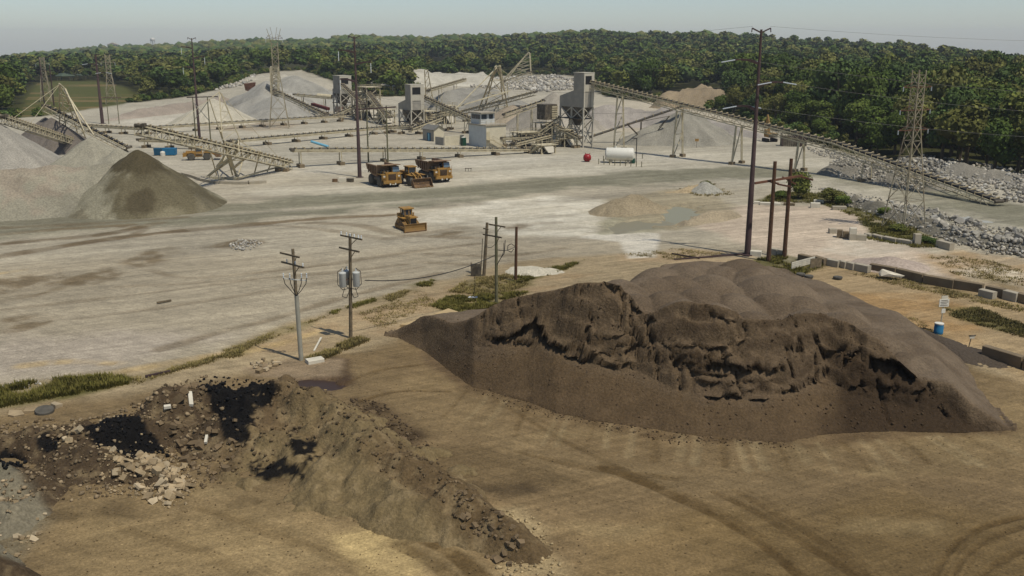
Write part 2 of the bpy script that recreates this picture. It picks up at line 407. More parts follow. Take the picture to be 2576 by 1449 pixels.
    zone([(150, 1290), (700, 1230), (1100, 1330), (1300, 1449), (1300, 1700), (0, 1700)], A(146, 125, 88), 3, 4, 0.85, 0.25, seed=24)
    zone([(420, 1330), (640, 1270), (900, 1320), (800, 1420), (560, 1449), (380, 1420)], A(158, 136, 96), 2, 3, 0.6, 0.5, seed=25)
    zone([(1350, 1120), (1700, 1160), (2100, 1200), (2050, 1240), (1650, 1230), (1400, 1180)], A(144, 124, 90), 2, 3, 0.6, 0.4, seed=26)
    zone([(880, 930), (1080, 930), (1250, 1040), (1300, 1110), (1100, 1080), (940, 1010)], A(140, 120, 86), 2, 3, 0.6, 0.4, seed=27)
    zone([(2250, 1110), (2560, 1000), (2700, 1100), (2576, 1200), (2350, 1180)], A(142, 122, 86), 2, 3, 0.6, 0.4, seed=28)
    zone([(1350, 1330), (1600, 1290), (1750, 1400), (1700, 1460), (1450, 1449)], A(138, 116, 80), 2, 3, 0.6, 0.4, seed=29)
    zone([(850, 1350), (960, 1300), (1040, 1380), (1050, 1449), (920, 1440)], A(186, 162, 112), 0.8, 1.6, 0.9, 0.3, seed=2)
    zone([(1230, 1290), (1300, 1280), (1380, 1330), (1420, 1449), (1260, 1449), (1270, 1380)], A(176, 156, 116), 0.7, 1.4, 0.9, 0.4, seed=3)
    zone([(0, 1215), (60, 1240), (130, 1310), (60, 1400), (0, 1449), (-200, 1500), (-200, 1200)], A(128, 118, 94), 0.8, 1.2, 0.9, 0.3, seed=4)
    for i, (x, y, rx, ry) in enumerate([(300, 1280, 60, 16), (370, 1300, 40, 12), (560, 1310, 50, 22), (620, 1265, 60, 20), (840, 1240, 60, 24), (480, 1380, 90, 14), (200, 1380, 80, 14), (700, 1200, 80, 18), (560, 1190, 50, 14), (150, 1300, 50, 12)]):
        zone([(x - rx, y + ry * 0.5), (x - rx * 0.3, y - ry), (x + rx, y - ry * 0.4), (x + rx * 0.5, y + ry), (x - rx * 0.4, y + ry * 0.9)], A(84, 70, 48), 0.4, 1.2, 0.62, 0.7, seed=140 + i)
    for i, (x, y, rx, ry) in enumerate([(520, 1240, 90, 14), (330, 1340, 120, 16), (700, 1400, 120, 20), (1500, 1090, 140, 14), (1900, 1180, 200, 14), (2300, 1180, 140, 16), (1500, 1330, 160, 18), (2200, 1330, 160, 20), (1080, 960, 120, 12)]):
        zone([(x - rx, y + ry * 0.5), (x - rx * 0.3, y - ry), (x + rx, y - ry * 0.4), (x + rx * 0.5, y + ry), (x - rx * 0.4, y + ry * 0.9)], A(152, 132, 94), 0.8, 1.6, 0.5, 0.6, seed=160 + i)
    zone([(1010, 1150), (1200, 1140), (1560, 1230), (1330, 1250), (1180, 1230), (1080, 1190)], A(100, 84, 58), 1.0, 1.8, 0.6, 0.5, seed=5)
    zone([(870, 990), (960, 1010), (1060, 1100), (1010, 1120), (900, 1050)], A(62, 50, 36), 0.8, 1.2, 0.85, 0.4, seed=6)
    zone([(1110, 1215), (1180, 1225), (1210, 1280), (1170, 1290), (1120, 1250)], A(50, 42, 32), 0.6, 0.8, 0.85, 0.2, seed=7)
    zone([(1225, 1235), (1330, 1215), (1360, 1235), (1260, 1255)], A(66, 55, 40), 0.6, 0.8, 0.8, 0.4, seed=8)
    zone([(830, 900), (880, 905), (900, 970), (740, 985), (690, 965), (780, 945)], A(72, 56, 44), 0.6, 1.0, 0.9, 0.3, seed=9)
    zone([(600, 925), (760, 900), (860, 905), (860, 945), (640, 950)], A(140, 122, 96), 0.6, 1.0, 0.9)
    zone([(1000, 850), (1100, 800), (1160, 790), (1180, 975), (1080, 910)], A(116, 98, 74), 1.0, 1.4, 0.8)
    zone([(970, 840), (1060, 892), (1180, 992), (1330, 1030), (1480, 1076), (1760, 1118), (1990, 1132), (2250, 1102), (2540, 1098), (2590, 1080), (2520, 1060), (1760, 1060), (1300, 980)], A(98, 80, 57), 0.7, 1.6, 0.75, 0.4, seed=200)
    # right-hand side: tan yard behind the dark heap, pale pad, orange earth
    zone([(1900, 690), (2050, 655), (2300, 690), (2576, 755), (3300, 880), (3300, 1200), (2576, 960), (2280, 850), (2100, 770)], A(164, 142, 106), 1.0, 1.4)
    zone([(2130, 740), (2330, 740), (2500, 800), (2440, 860), (2250, 830)], A(160, 128, 84), 1.2, 2, 0.8, 0.5, seed=11)
    zone([(1560, 640), (1720, 625), (1900, 635), (1900, 680), (1700, 665), (1560, 660)], A(178, 154, 118), 1.0, 1.5, 0.8, 0.4, seed=12)
    zone([(1760, 530), (1900, 515), (2100, 520), (2230, 560), (2210, 600), (2400, 650), (2576, 700), (2576, 745), (2200, 670), (1980, 640), (1900, 620), (1740, 570)], A(192, 174, 150), 1.6, 1.6, 0.9)
    zone([(2100, 575), (2240, 600), (2290, 625), (2200, 650), (2080, 630)], A(206, 196, 174), 1.5, 1.6, 0.6, 0.5, seed=13)
    zone([(2320, 640), (2420, 625), (2576, 650), (2800, 700), (2800, 760), (2576, 740), (2400, 700)], A(170, 144, 106), 1.5, 2, 0.85, 0.4, seed=14)
    zone([(2400, 680), (2500, 670), (2576, 690), (2576, 720), (2460, 705)], A(206, 196, 172), 1.2, 2, 0.7, 0.4, seed=15)
    # bleached spread by the bulldozer and the pond
    zone([(1070, 535), (1220, 505), (1440, 495), (1530, 500), (1545, 540), (1500, 590), (1380, 600), (1200, 575), (1060, 560)], A(210, 202, 180), 2.5, 3.5, 0.9, 0.45, seed=16)
    zone([(1450, 600), (1560, 575), (1660, 590), (1650, 650), (1580, 650), (1560, 610)], A(214, 206, 186), 0.5, 0.6, 0.9, 0.15, seed=17)
    zone([(1500, 560), (1560, 530), (1680, 545), (1760, 560), (1640, 585), (1510, 590)], A(150, 144, 118), 1.0, 1.5, 0.85)
    zone([(1630, 530), (1690, 505), (1760, 508), (1790, 535), (1750, 568), (1680, 578)], A(124, 112, 84), 1.0, 1.6, 0.85)
    zone([(1520, 500), (1760, 470), (1850, 520), (1840, 550), (1700, 580), (1560, 560)], A(158, 146, 118), 1.2, 2, 0.9)
    # haul road
    road = A(132, 128, 106)
    stroke([(-500, 640), (0, 570), (400, 545), (760, 515), (1000, 497), (1400, 462), (1750, 440), (2050, 435), (2260, 470), (2576, 545), (3000, 640)], road, 16, 4, 0.95, 0.1, 1)
    stroke([(-500, 610), (0, 555), (400, 535), (760, 510), (1000, 492), (1400, 458)], A(124, 119, 98), 6, 5, 0.6, 0.3, 2)
    stroke([(600, 440), (1000, 420), (1400, 400), (1800, 400), (2100, 430)], A(204, 196, 176), 10, 8, 0.5, 0.3, 3)
    stroke([(700, 480), (980, 470), (1300, 440), (1500, 425)], A(198, 190, 168), 8, 6, 0.6, 0.3, 4)
    stroke([(380, 545), (760, 525), (1200, 495)], A(204, 192, 168), 2.2, 1.5, 0.5, 0.4, 5)
    stroke([(1850, 400), (2000, 420), (2150, 450), (2300, 500)], A(172, 164, 142), 8, 6, 0.6, 0.3, 6)
    stroke([(2200, 520), (2330, 540), (2450, 560), (2576, 590), (2800, 640)], A(150, 145, 126), 8, 3, 0.8, 0.2, 7)
    # far yard patches
    zone([(330, 290), (560, 262), (640, 275), (620, 300), (420, 320), (300, 318)], A(206, 198, 178), 6, 10, 0.7, 0.5, seed=18)
    zone([(520, 310), (700, 302), (760, 318), (640, 330), (540, 328)], A(160, 138, 108), 4, 6, 0.6, 0.6, seed=19)
    zone([(900, 330), (1180, 320), (1200, 350), (1000, 372), (880, 360)], A(172, 162, 140), 4, 6, 0.6, 0.4, seed=20)
    zone([(1480, 270), (1600, 250), (1700, 262), (1850, 300), (1900, 340), (1700, 340), (1500, 330)], A(192, 180, 156), 6, 8, 0.8, 0.2, seed=21)
    zone([(280, 400), (560, 410), (740, 440), (560, 500), (440, 480)], A(188, 178, 156), 4, 6, 0.6, 0.4, seed=22)
    zone([(0, 520), (300, 535), (200, 580), (0, 600), (-400, 620), (-400, 540)], A(142, 136, 114), 4, 5, 0.7, 0.3, seed=23)
    # dark wheel tracks and damp marks in the middle yard
    trk = A(116, 100, 75)
    for i, (px, w, op) in enumerate([
        ([(-100, 660), (120, 625), (330, 595), (560, 570), (800, 550), (990, 540)], 2.2, 0.75),
        ([(-100, 625), (80, 605), (260, 590), (400, 560)], 2.0, 0.7),
        ([(-100, 600), (100, 580), (330, 566)], 1.8, 0.6),
        ([(0, 572), (240, 562), (460, 545)], 1.6, 0.5),
        ([(300, 570), (360, 575), (340, 590)], 1.6, 0.6),
        ([(760, 560), (900, 566), (1000, 590), (1200, 600)], 1.6, 0.45),
        ([(620, 560), (800, 575), (960, 600)], 1.4, 0.45),
        ([(980, 600), (1200, 570), (1400, 560)], 1.6, 0.3),
        ([(380, 680), (470, 700), (620, 690), (800, 670), (1000, 640), (1200, 615)], 1.0, 0.4),
        ([(300, 720), (500, 712), (800, 690), (1020, 665)], 0.9, 0.35),
        ([(200, 800), (500, 760), (800, 715), (1060, 672)], 0.9, 0.3),
        ([(400, 880), (560, 835), (700, 800), (880, 745), (1100, 690)], 1.1, 0.45),
        ([(0, 780), (300, 745), (640, 705)], 1.0, 0.3),
        ([(1080, 640), (1200, 645), (1320, 640), (1420, 625)], 1.0, 0.4),
        ([(1060, 660), (1240, 668), (1400, 650)], 1.0, 0.35)]):
        stroke(px, trk, w, 0.6, min(0.9, op * 1.2), 0.4, 20 + i)
    for i, p in enumerate([(60, 720, 160, 45), (210, 700, 90, 26), (390, 645, 70, 24), (50, 815, 90, 22), (560, 615, 80, 12), (1130, 590, 60, 10), (1310, 570, 30, 5)]):
        x, y, rx, ry = p
        zone([(x - rx, y + ry * 0.6), (x - rx * 0.3, y - ry * 0.4), (x + rx * 0.6, y - ry), (x + rx, y - ry * 0.5), (x + rx * 0.3, y + ry * 0.4), (x - rx * 0.5, y + ry)], A(112, 96, 70), 1.2, 3.0, 0.8, 0.75, seed=30 + i)
    # ochre veins at the edge of the pale floor
    for i, px in enumerate([[(300, 935), (480, 905), (620, 885), (720, 860), (800, 835)], [(60, 920), (160, 910), (300, 915)], [(0, 690), (60, 680)]]):
        stroke(px, A(184, 158, 108), 1.0, 0.7, 0.6, 0.6, 50 + i)
    # grassy ground along the pole line and right yard
    gr = A(92, 88, 46)
    for i, (px, op) in enumerate([([(-60, 980), (120, 955), (300, 945), (330, 965), (160, 1000), (0, 1025), (-60, 1030)], 0.95), ([(1085, 770), (1130, 745), (1250, 740), (1330, 735), (1240, 775), (1160, 790)], 0.9),
                                  ([(1270, 700), (1400, 672), (1470, 655), (1420, 680), (1300, 712)], 0.85), ([(1130, 735), (1180, 700), (1280, 690), (1330, 715), (1250, 745)], 0.55), ([(830, 785), (960, 745), (960, 755), (840, 790)], 0.7),
                                  ([(770, 900), (900, 852), (920, 860), (800, 905)], 0.8), ([(1020, 720), (1090, 705), (1080, 718)], 0.7), ([(1890, 650), (1960, 640), (2080, 665), (2010, 690), (1900, 670)], 0.9),
                                  ([(2370, 770), (2460, 775), (2576, 820), (2576, 850), (2400, 800)], 0.8), ([(1900, 505), (1960, 480), (2100, 490), (2200, 520), (2330, 560), (2300, 600), (2200, 590), (2150, 540), (2060, 510)], 0.9),
                                  ([(2200, 575), (2330, 590), (2400, 620), (2300, 620), (2180, 600)], 0.85), ([(2100, 670), (2300, 700), (2576, 770), (2576, 780), (2280, 715)], 0.5), ([(2150, 780), (2250, 800), (2220, 810)], 0.4),
                                  ([(560, 880), (700, 830), (820, 795), (700, 845), (600, 885)], 0.7), ([(330, 950), (480, 912), (600, 882), (620, 892), (460, 930), (350, 962)], 0.75), ([(960, 750), (1040, 722), (1060, 730), (980, 760)], 0.6), ([(1720, 470), (1800, 465), (1830, 490)], 0.6)]):
        zone(px, gr, 0.8, 1.3, op, 0.5, seed=60 + i)
    zone([(2420, 700), (2500, 690), (2576, 720), (2576, 735), (2440, 712)], A(120, 104, 64), 1, 1.5, 0.6, 0.6, seed=80)
    # tyre arcs in the foreground floor
    dk = A(88, 70, 42)
    for i, (px, w, op) in enumerate([
        ([(1520, 1180), (1640, 1225), (1780, 1290), (1900, 1360), (2010, 1449), (2060, 1500)], 0.75, 0.65), ([(1800, 1240), (1920, 1300), (2040, 1380), (2150, 1449), (2200, 1500)], 0.5, 0.55),
        ([(1850, 1235), (1980, 1310), (2090, 1380), (2180, 1449)], 0.4, 0.4), ([(2330, 1500), (2380, 1400), (2460, 1330), (2620, 1290)], 0.4, 0.55), ([(2370, 1500), (2430, 1400), (2510, 1345), (2640, 1310)], 0.35, 0.45),
        ([(2440, 1500), (2490, 1430), (2560, 1390), (2640, 1370)], 0.4, 0.5), ([(1300, 1140), (1500, 1185), (1700, 1205)], 0.5, 0.35), ([(1250, 1010), (1400, 1100), (1560, 1180)], 0.4, 0.35),
        ([(500, 1280), (720, 1350), (900, 1420), (1000, 1500)], 0.4, 0.25), ([(620, 1330), (820, 1400), (940, 1470)], 0.4, 0.22), ([(300, 1330), (520, 1400), (640, 1480)], 0.4, 0.2), ([(1050, 1345), (1150, 1400), (1230, 1470)], 0.9, 0.6), ([(1000, 1370), (1090, 1420), (1150, 1470)], 0.7, 0.5),
        ([(900, 1010), (1000, 985), (1130, 985)], 0.3, 0.5), ([(880, 960), (960, 930), (1060, 920)], 0.3, 0.4)]):
        stroke(px, dk, w, 0.22, min(0.85, op * 1.3), 0.35, 90 + i)
        if w < 0.8: stroke([(x + 26, y - 3) for x, y in px], dk, w * 0.6, 0.2, op * 0.7, 0.5, 190 + i)
    lt = A(158, 140, 104)
    for i in range(26):                                                # scraped lines fanning out of the toe of the dark heap
        x0 = 1180 + i * 52 + random.uniform(-15, 15); y0 = np.interp(x0, [1180, 1400, 1760, 2000, 2500], [985, 1050, 1105, 1120, 1095])
        dx = np.interp(x0, [1180, 1800, 2500], [-50, 10, 120])
        stroke([(x0, y0 - 4), (x0 + dx * 0.5, y0 + 28), (x0 + dx + random.uniform(-12, 12), y0 + random.uniform(45, 75))], lt if i % 3 else dk, random.uniform(0.2, 0.5), 0.25, random.uniform(0.3, 0.6), 0.4, 120 + i)
    # directional scrape texture
    for ang, lo, hi, sw, ln, amt, sd in ((26, 90, 330, 1.1, 26, 0.20, 201), (14, 120, 330, 2.6, 60, 0.16, 205), (-38, 38, 96, 0.8, 9, 0.13, 202), (-8, 38, 96, 0.5, 5, 0.10, 203), (33, 70, 140, 0.7, 16, 0.12, 204)):
        a = R(ang); wp = 9 if lo > 80 else 4; wx = X1 + (n_big - 0.5) * wp; wy = Y1 + (n_big - 0.5) * wp
        uu = wx * math.cos(a) + wy * math.sin(a); vv = -wx * math.sin(a) + wy * math.cos(a)
        s = fbm(uu / ln, vv / sw, 4, sd) - 0.5
        msk = sstep(lo - 6, lo + 6, Y1) * (1 - sstep(hi - 8, hi + 8, Y1))
        col *= (1 + s * amt * 2 * msk)[:, None]
    col *= (1 + (n_big - 0.5) * 0.34 + (n_mid - 0.5) * 0.24 + (n_f - 0.5) * 0.16)[:, None]
    # meadow and forest floor
    Yd = poly_sd(X1, Y1, YARD) + (n_mid - 0.5) * 6
    blend(1 - sstep(-2, 3, Yd), A(62, 62, 32))
    Md = poly_sd(X1, Y1, MEADOW)
    mcol = A(88, 90, 48)
    blend(sstep(-4, 4, Md), mcol)
    k = Md > 0
    st = fbm(X1[k] / 60 + 5, Y1[k] / 7, 4, 300)
    mm = sstep(0.55, 0.65, st)[:, None] * 0.7; col[k] = col[k] * (1 - mm) + np.array(A(138, 116, 80))[None, :] * mm
    # stubble field on the far right hill
    x = az_px(X1, Y1); d = np.hypot(X1, Y1)
    blend(((x > 2545) & (d > 700) & (d < 1290)).astype(float), A(206, 170, 110))
    V = np.stack([X1, Y1, Z.ravel() + rut], 1)
    me = np_mesh('ground', V, grid_faces(nr, nc), M_ground(), np.clip(col, 0.004, 0.8), smooth=True)
    o = bpy.data.objects.new('ground', me); C.objects.link(o); o['kind'] = 'structure'
    return o
def M_ground():
    m = material('quarry_floor', 'attr', 1.0, vary=0.10, scale=1.6, bump=0.10, bump_scale=3.0, spec=0.1)
    n, l = m.node_tree.nodes, m.node_tree.links                       # fine stones and grit
    b = n['Principled BSDF']; src = b.inputs['Base Color'].links[0].from_socket
    geo = [q for q in n if q.bl_idname == 'ShaderNodeNewGeometry'][0]
    nz = n.new('ShaderNodeTexNoise'); nz.inputs['Scale'].default_value = 6.0; nz.inputs['Detail'].default_value = 3; nz.inputs['Roughness'].default_value = 0.75
    l.new(geo.outputs['Position'], nz.inputs['Vector'])
    mr = n.new('ShaderNodeMapRange'); mr.inputs[1].default_value = 0.3; mr.inputs[2].default_value = 0.7; mr.inputs[3].default_value = 0.70; mr.inputs[4].default_value = 1.3
    l.new(nz.outputs[0], mr.inputs[0])
    mx = n.new('ShaderNodeMix'); mx.data_type = 'RGBA'; mx.blend_type = 'MULTIPLY'; mx.inputs[0].default_value = 1.0
    l.new(src, mx.inputs[6]); l.new(mr.outputs[0], mx.inputs[7]); res = mx.outputs[2]
    def mult(fac_socket, lo, hi, a=0.35, bb=0.65):
        nonlocal res
        r_ = n.new('ShaderNodeMapRange'); r_.inputs[1].default_value = a; r_.inputs[2].default_value = bb; r_.inputs[3].default_value = lo; r_.inputs[4].default_value = hi; l.new(fac_socket, r_.inputs[0])
        m_ = n.new('ShaderNodeMix'); m_.data_type = 'RGBA'; m_.blend_type = 'MULTIPLY'; m_.inputs[0].default_value = 1.0; l.new(res, m_.inputs[6]); l.new(r_.outputs[0], m_.inputs[7]); res = m_.outputs[2]
    def noise(scale, rot=None, stretch=None, detail=4, rough=0.7):
        q = n.new('ShaderNodeTexNoise'); q.inputs['Scale'].default_value = scale; q.inputs['Detail'].default_value = detail; q.inputs['Roughness'].default_value = rough
        if rot is None: l.new(geo.outputs['Position'], q.inputs['Vector'])
        else:
            r0 = n.new('ShaderNodeMapping'); r0.inputs['Rotation'].default_value = (0, 0, -R(rot)); l.new(geo.outputs['Position'], r0.inputs['Vector'])
            r1 = n.new('ShaderNodeMapping'); r1.inputs['Scale'].default_value = (*stretch, 1); l.new(r0.outputs[0], r1.inputs['Vector']); l.new(r1.outputs[0], q.inputs['Vector'])
        return q.outputs[0]
    mult(noise(0.55, detail=6), 0.91, 1.08, 0.40, 0.60)                 # crisp damp and dry blotches
    mult(noise(1.0, 26, (0.05, 1.6)), 0.86, 1.12)                        # scraper and tyre streaks
    mult(noise(1.0, -32, (0.10, 3.2)), 0.90, 1.08)
    vo = n.new('ShaderNodeTexVoronoi'); vo.inputs['Scale'].default_value = 1.7; l.new(geo.outputs['Position'], vo.inputs['Vector'])   # scattered pebbles
    mult(vo.outputs['Distance'], 1.45, 1.0, 0.05, 0.12)
    v2 = n.new('ShaderNodeTexVoronoi'); v2.inputs['Scale'].default_value = 1.1; l.new(geo.outputs['Position'], v2.inputs['Vector'])
    mult(v2.outputs['Distance'], 0.55, 1.0, 0.05, 0.13)
    l.new(res, b.inputs['Base Color'])
    return m
ground = build_ground()
# ================================================================== heaps of loose material
def heap_object(name, label, cat, x0, x1, y0, y1, step, hfun, colfun, mat, group=None, zmin=0.015, parent=None, zbase=None, shift=None, ys=None):
    """a heightfield heap standing on the ground; faces only where the heap has some height"""
    xs = np.arange(x0, x1 + step, step); ys = np.arange(y0, y1 + step, step) if ys is None else ys
    X, Y = np.meshgrid(xs, ys); h = hfun(X, Y)
    base = terrain(X, Y) + ground_micro(X, Y) if zbase is None else zbase(X, Y)
    keep = h > zmin
    nr, nc = X.shape
    fk = keep[:-1, :-1] | keep[1:, :-1] | keep[:-1, 1:] | keep[1:, 1:]
    Fq = grid_faces(nr, nc)[fk.ravel()]
    used = np.unique(Fq); remap = np.full(nr * nc, -1); remap[used] = np.arange(len(used))
    Z = (base + np.where(keep, h, -0.12)).ravel()
    V = np.stack([X.ravel(), Y.ravel(), Z], 1)[used]
    if shift is not None: V[:, 1] += shift(V[:, 0], V[:, 1], V[:, 2])
    gy, gx = np.gradient(h, ys, xs)
    slope = np.hypot(gx, gy)
    col = colfun(X.ravel(), Y.ravel(), h.ravel(), slope.ravel())[used]
    me = np_mesh(name, V, remap[Fq], mat, np.clip(col, 0.003, 0.8), smooth=True)
    o = bpy.data.objects.new(name, me); C.objects.link(o)
    if parent is not None: o.parent = parent
    else: tag(o, label, cat, group)
    return o
def mixc(c, m, c2):
    m = np.clip(m, 0, 1)[:, None]; return c * (1 - m) + np.array(c2)[None, :] * m

# ------------------------------------------------------------------ the big dark sand heap on the right
def px_of(X, Y, Z):
    c = Y * _cp - (Z - CAM_H) * _sp; return 1288 + F_PX * X / c, 724.5 - F_PX * (Y * _sp + (Z - CAM_H) * _cp) / c
TOE = [(960, 846), (1000, 852), (1060, 880), (1130, 935), (1190, 978), (1330, 1014), (1400, 1042), (1480, 1060), (1600, 1074), (1760, 1099), (1900, 1110), (1990, 1114), (2080, 1092), (2250, 1084), (2420, 1090), (2520, 1086), (2560, 1084)]
FOOT = [(960, 846), (1000, 851), (1060, 862), (1130, 880), (1200, 890), (1260, 872), (1360, 862), (1410, 882), (1460, 912), (1600, 936), (1680, 968), (1760, 992), (1880, 1002), (1990, 988), (2080, 955), (2150, 992), (2250, 1012), (2380, 1040), (2450, 1075), (2520, 1085), (2560, 1083)]
CREST = [(960, 845), (1000, 848), (1100, 822), (1200, 796), (1260, 757), (1370, 735), (1450, 716), (1520, 712), (1555, 718), (1585, 752), (1610, 786), (1630, 794), (1650, 784), (1690, 767), (1720, 760), (1790, 766), (1840, 785), (1868, 806), (1910, 806), (1960, 803), (2000, 790), (2060, 788), (2120, 808), (2160, 830), (2210, 855), (2300, 935), (2390, 1012), (2450, 1068), (2520, 1084), (2560, 1082)]
def _tan(y): return math.tan(PITCH + math.atan((y - 724.5) / F_PX))
_qx = np.arange(950, 2570, 6.0)
_ty, _fy, _cy = (np.interp(_qx, [p[0] for p in L], [p[1] for p in L]) for L in (TOE, FOOT, CREST))
_toeY = np.array([CAM_H / _tan(y) for y in _ty])
def _meet(y0s, z0s, ys, slopes):
    Yo, Zo = [], []
    for Y0, z0, y, slope in zip(y0s, z0s, ys, slopes):
        tn = _tan(y); Yv = (CAM_H - z0 + slope * Y0) / (slope + tn); Yv = max(Yv, Y0 + 0.05); Yo.append(Yv); Zo.append(max(0.02, CAM_H - tn * Yv))
    return np.array(Yo), np.array(Zo)
_footY, _footZ = _meet(_toeY, _toeY * 0, _fy, _toeY * 0 + 0.62)
_crestY, _crestZ = _meet(_footY, _footZ, _cy, np.interp(_qx, [950, 1170, 1290, 2280, 2400, 2560], [0.7, 0.8, 2.3, 2.3, 1.0, 0.7]))
BACK = [at(2540, 1084)] + [Vector(p) for p in [(37.5, 70, 0), (39.5, 78, 0), (40, 88, 0), (38.5, 98, 0), (36.5, 108, 0), (34, 115, 0), (30, 118.5, 0), (24, 119, 0), (19, 117, 0), (15.5, 110, 0), (9, 102, 0), (1, 96, 0), (-7, 91, 0)]] + [at(975, 846)]
HEAP_POLY = [at(*p) for p in TOE] + BACK[1:-1]
LOBES = [(*at(x, y, z), r) for x, y, z, r in [(1742, 660, 4.6, 9), (1872, 652, 4.4, 10), (1820, 668, 4.6, 7), (1660, 672, 4.4, 7), (1900, 672, 4.8, 7), (1640, 694, 5.6, 9), (1560, 702, 6.0, 7), (1700, 690, 5.6, 7), (1790, 688, 5.2, 7), (1935, 690, 4.9, 9), (1480, 714, 6.3, 7), (1400, 730, 5.2, 8), (1310, 752, 4.0, 8), (1680, 728, 6.4, 5.5), (1760, 722, 6.2, 6), (1850, 735, 5.9, 6), (1950, 735, 5.4, 6.5), (1720, 752, 7.4, 5.0), (1800, 762, 7.3, 4.5), (1900, 780, 6.6, 5), (2040, 775, 6.6, 5.5), (2020, 745, 5.2, 7), (2120, 782, 5.7, 6), (2190, 822, 5.0, 6), (2280, 885, 3.9, 6), (1600, 735, 6.2, 5), (2100, 760, 4.6, 8), (1990, 705, 4.2, 8), (1230, 785, 2.9, 7), (2240, 850, 3.8, 7)]]
CRACKS = [([(1255, 860), (1300, 836), (1343, 806), (1356, 815), (1366, 845), (1385, 866), (1414, 882)], 1.5), ([(1625, 805), (1640, 850), (1650, 900), (1656, 948)], 1.2), ([(1425, 896), (1500, 908), (1600, 928)], 0.7), ([(1790, 918), (1850, 928), (1900, 918), (1960, 930)], 1.2), ([(1785, 1000), (1880, 1004), (1990, 986)], 0.9),
          ([(2088, 938), (2110, 906), (2160, 888), (2235, 900), (2300, 950)], 2.0), ([(2100, 972), (2190, 962), (2290, 985), (2350, 978)], 0.8), ([(2192, 900), (2206, 960), (2236, 1060)], 0.9), ([(2330, 960), (2360, 1010), (2385, 1050)], 0.7), ([(1690, 900), (1712, 940), (1716, 985)], 0.8), ([(1870, 812), (1880, 850), (1850, 880)], 0.6), ([(1560, 725), (1590, 775), (1640, 800)], 0.8), ([(1215, 800), (1208, 830), (1220, 850)], 0.7), ([(1780, 770), (1800, 800), (1850, 815)], 0.5), ([(1240, 850), (1330, 868)], 0.5)]
def dark_heap_h(X, Y):
    q = 1288 + F_PX * X / (Y * _cp + CAM_H * _sp * 0.82)                # bearing of the point
    w = (fbm(X / 1.3, Y / 1.3, 3, 401) - 0.5)
    qj = q + w * 26 * sstep(1150, 1300, q) * (1 - sstep(2250, 2380, q))
    toe = np.interp(q, _qx, _toeY) - (fbm(X / 2.2, Y / 2.2, 3, 411) - 0.5) * 1.0; fY, fZ = np.interp(qj, _qx, _footY), np.interp(qj, _qx, _footZ); cY, cZ = np.interp(qj, _qx, _crestY), np.interp(qj, _qx, _crestZ)
    Yn = Y + (fbm(X / 1.6, Y / 2.4, 3, 402) - 0.5) * 0.45 * sstep(1150, 1300, q) * (1 - sstep(2250, 2400, q)) * sstep(-0.6, 0.6, Y - fY)
    tal = fZ * np.clip((Y - toe) / np.maximum(fY - toe, 0.1), 0, 1) ** 1.15
    u = np.clip((Yn - fY) / np.maximum(cY - fY, 0.1), 0, 1)
    steps = u + 0.05 * np.sin(u * 19 + w * 9)                            # faint bedding ledges
    face = np.where(Yn < fY, tal, fZ + (cZ - fZ) * np.clip(steps, 0, 1))
    top = np.clip(2.9 - 0.17 * (Y - 84), 0.3, 3.0)
    for (lx, ly, lz, lr) in LOBES:
        d2 = (X - lx) ** 2 + (Y - ly) ** 2; top = smax(top, lz - 0.15 - d2 / (0.82 * lr), 0.04)
    top = np.maximum(top, cZ - 0.45 * np.clip(Y - cY, 0, None)) + (fbm(X / 2.5, Y / 2.5, 3, 403) - 0.5) * 0.3
    front = np.where(Yn < cY, face, cZ + 2.6 * (Yn - cY))
    back = 0.66 * (seg_dist(X, Y, BACK) + (fbm(X / 4, Y / 4, 3, 407) - 0.5) * 1.6)
    h = np.minimum(smin(top, back, 0.35), front) + (fbm(X / 0.55, Y / 0.55, 2, 409) - 0.5) * 0.09
    return np.where(inside(X, Y, HEAP_POLY), h, 0)
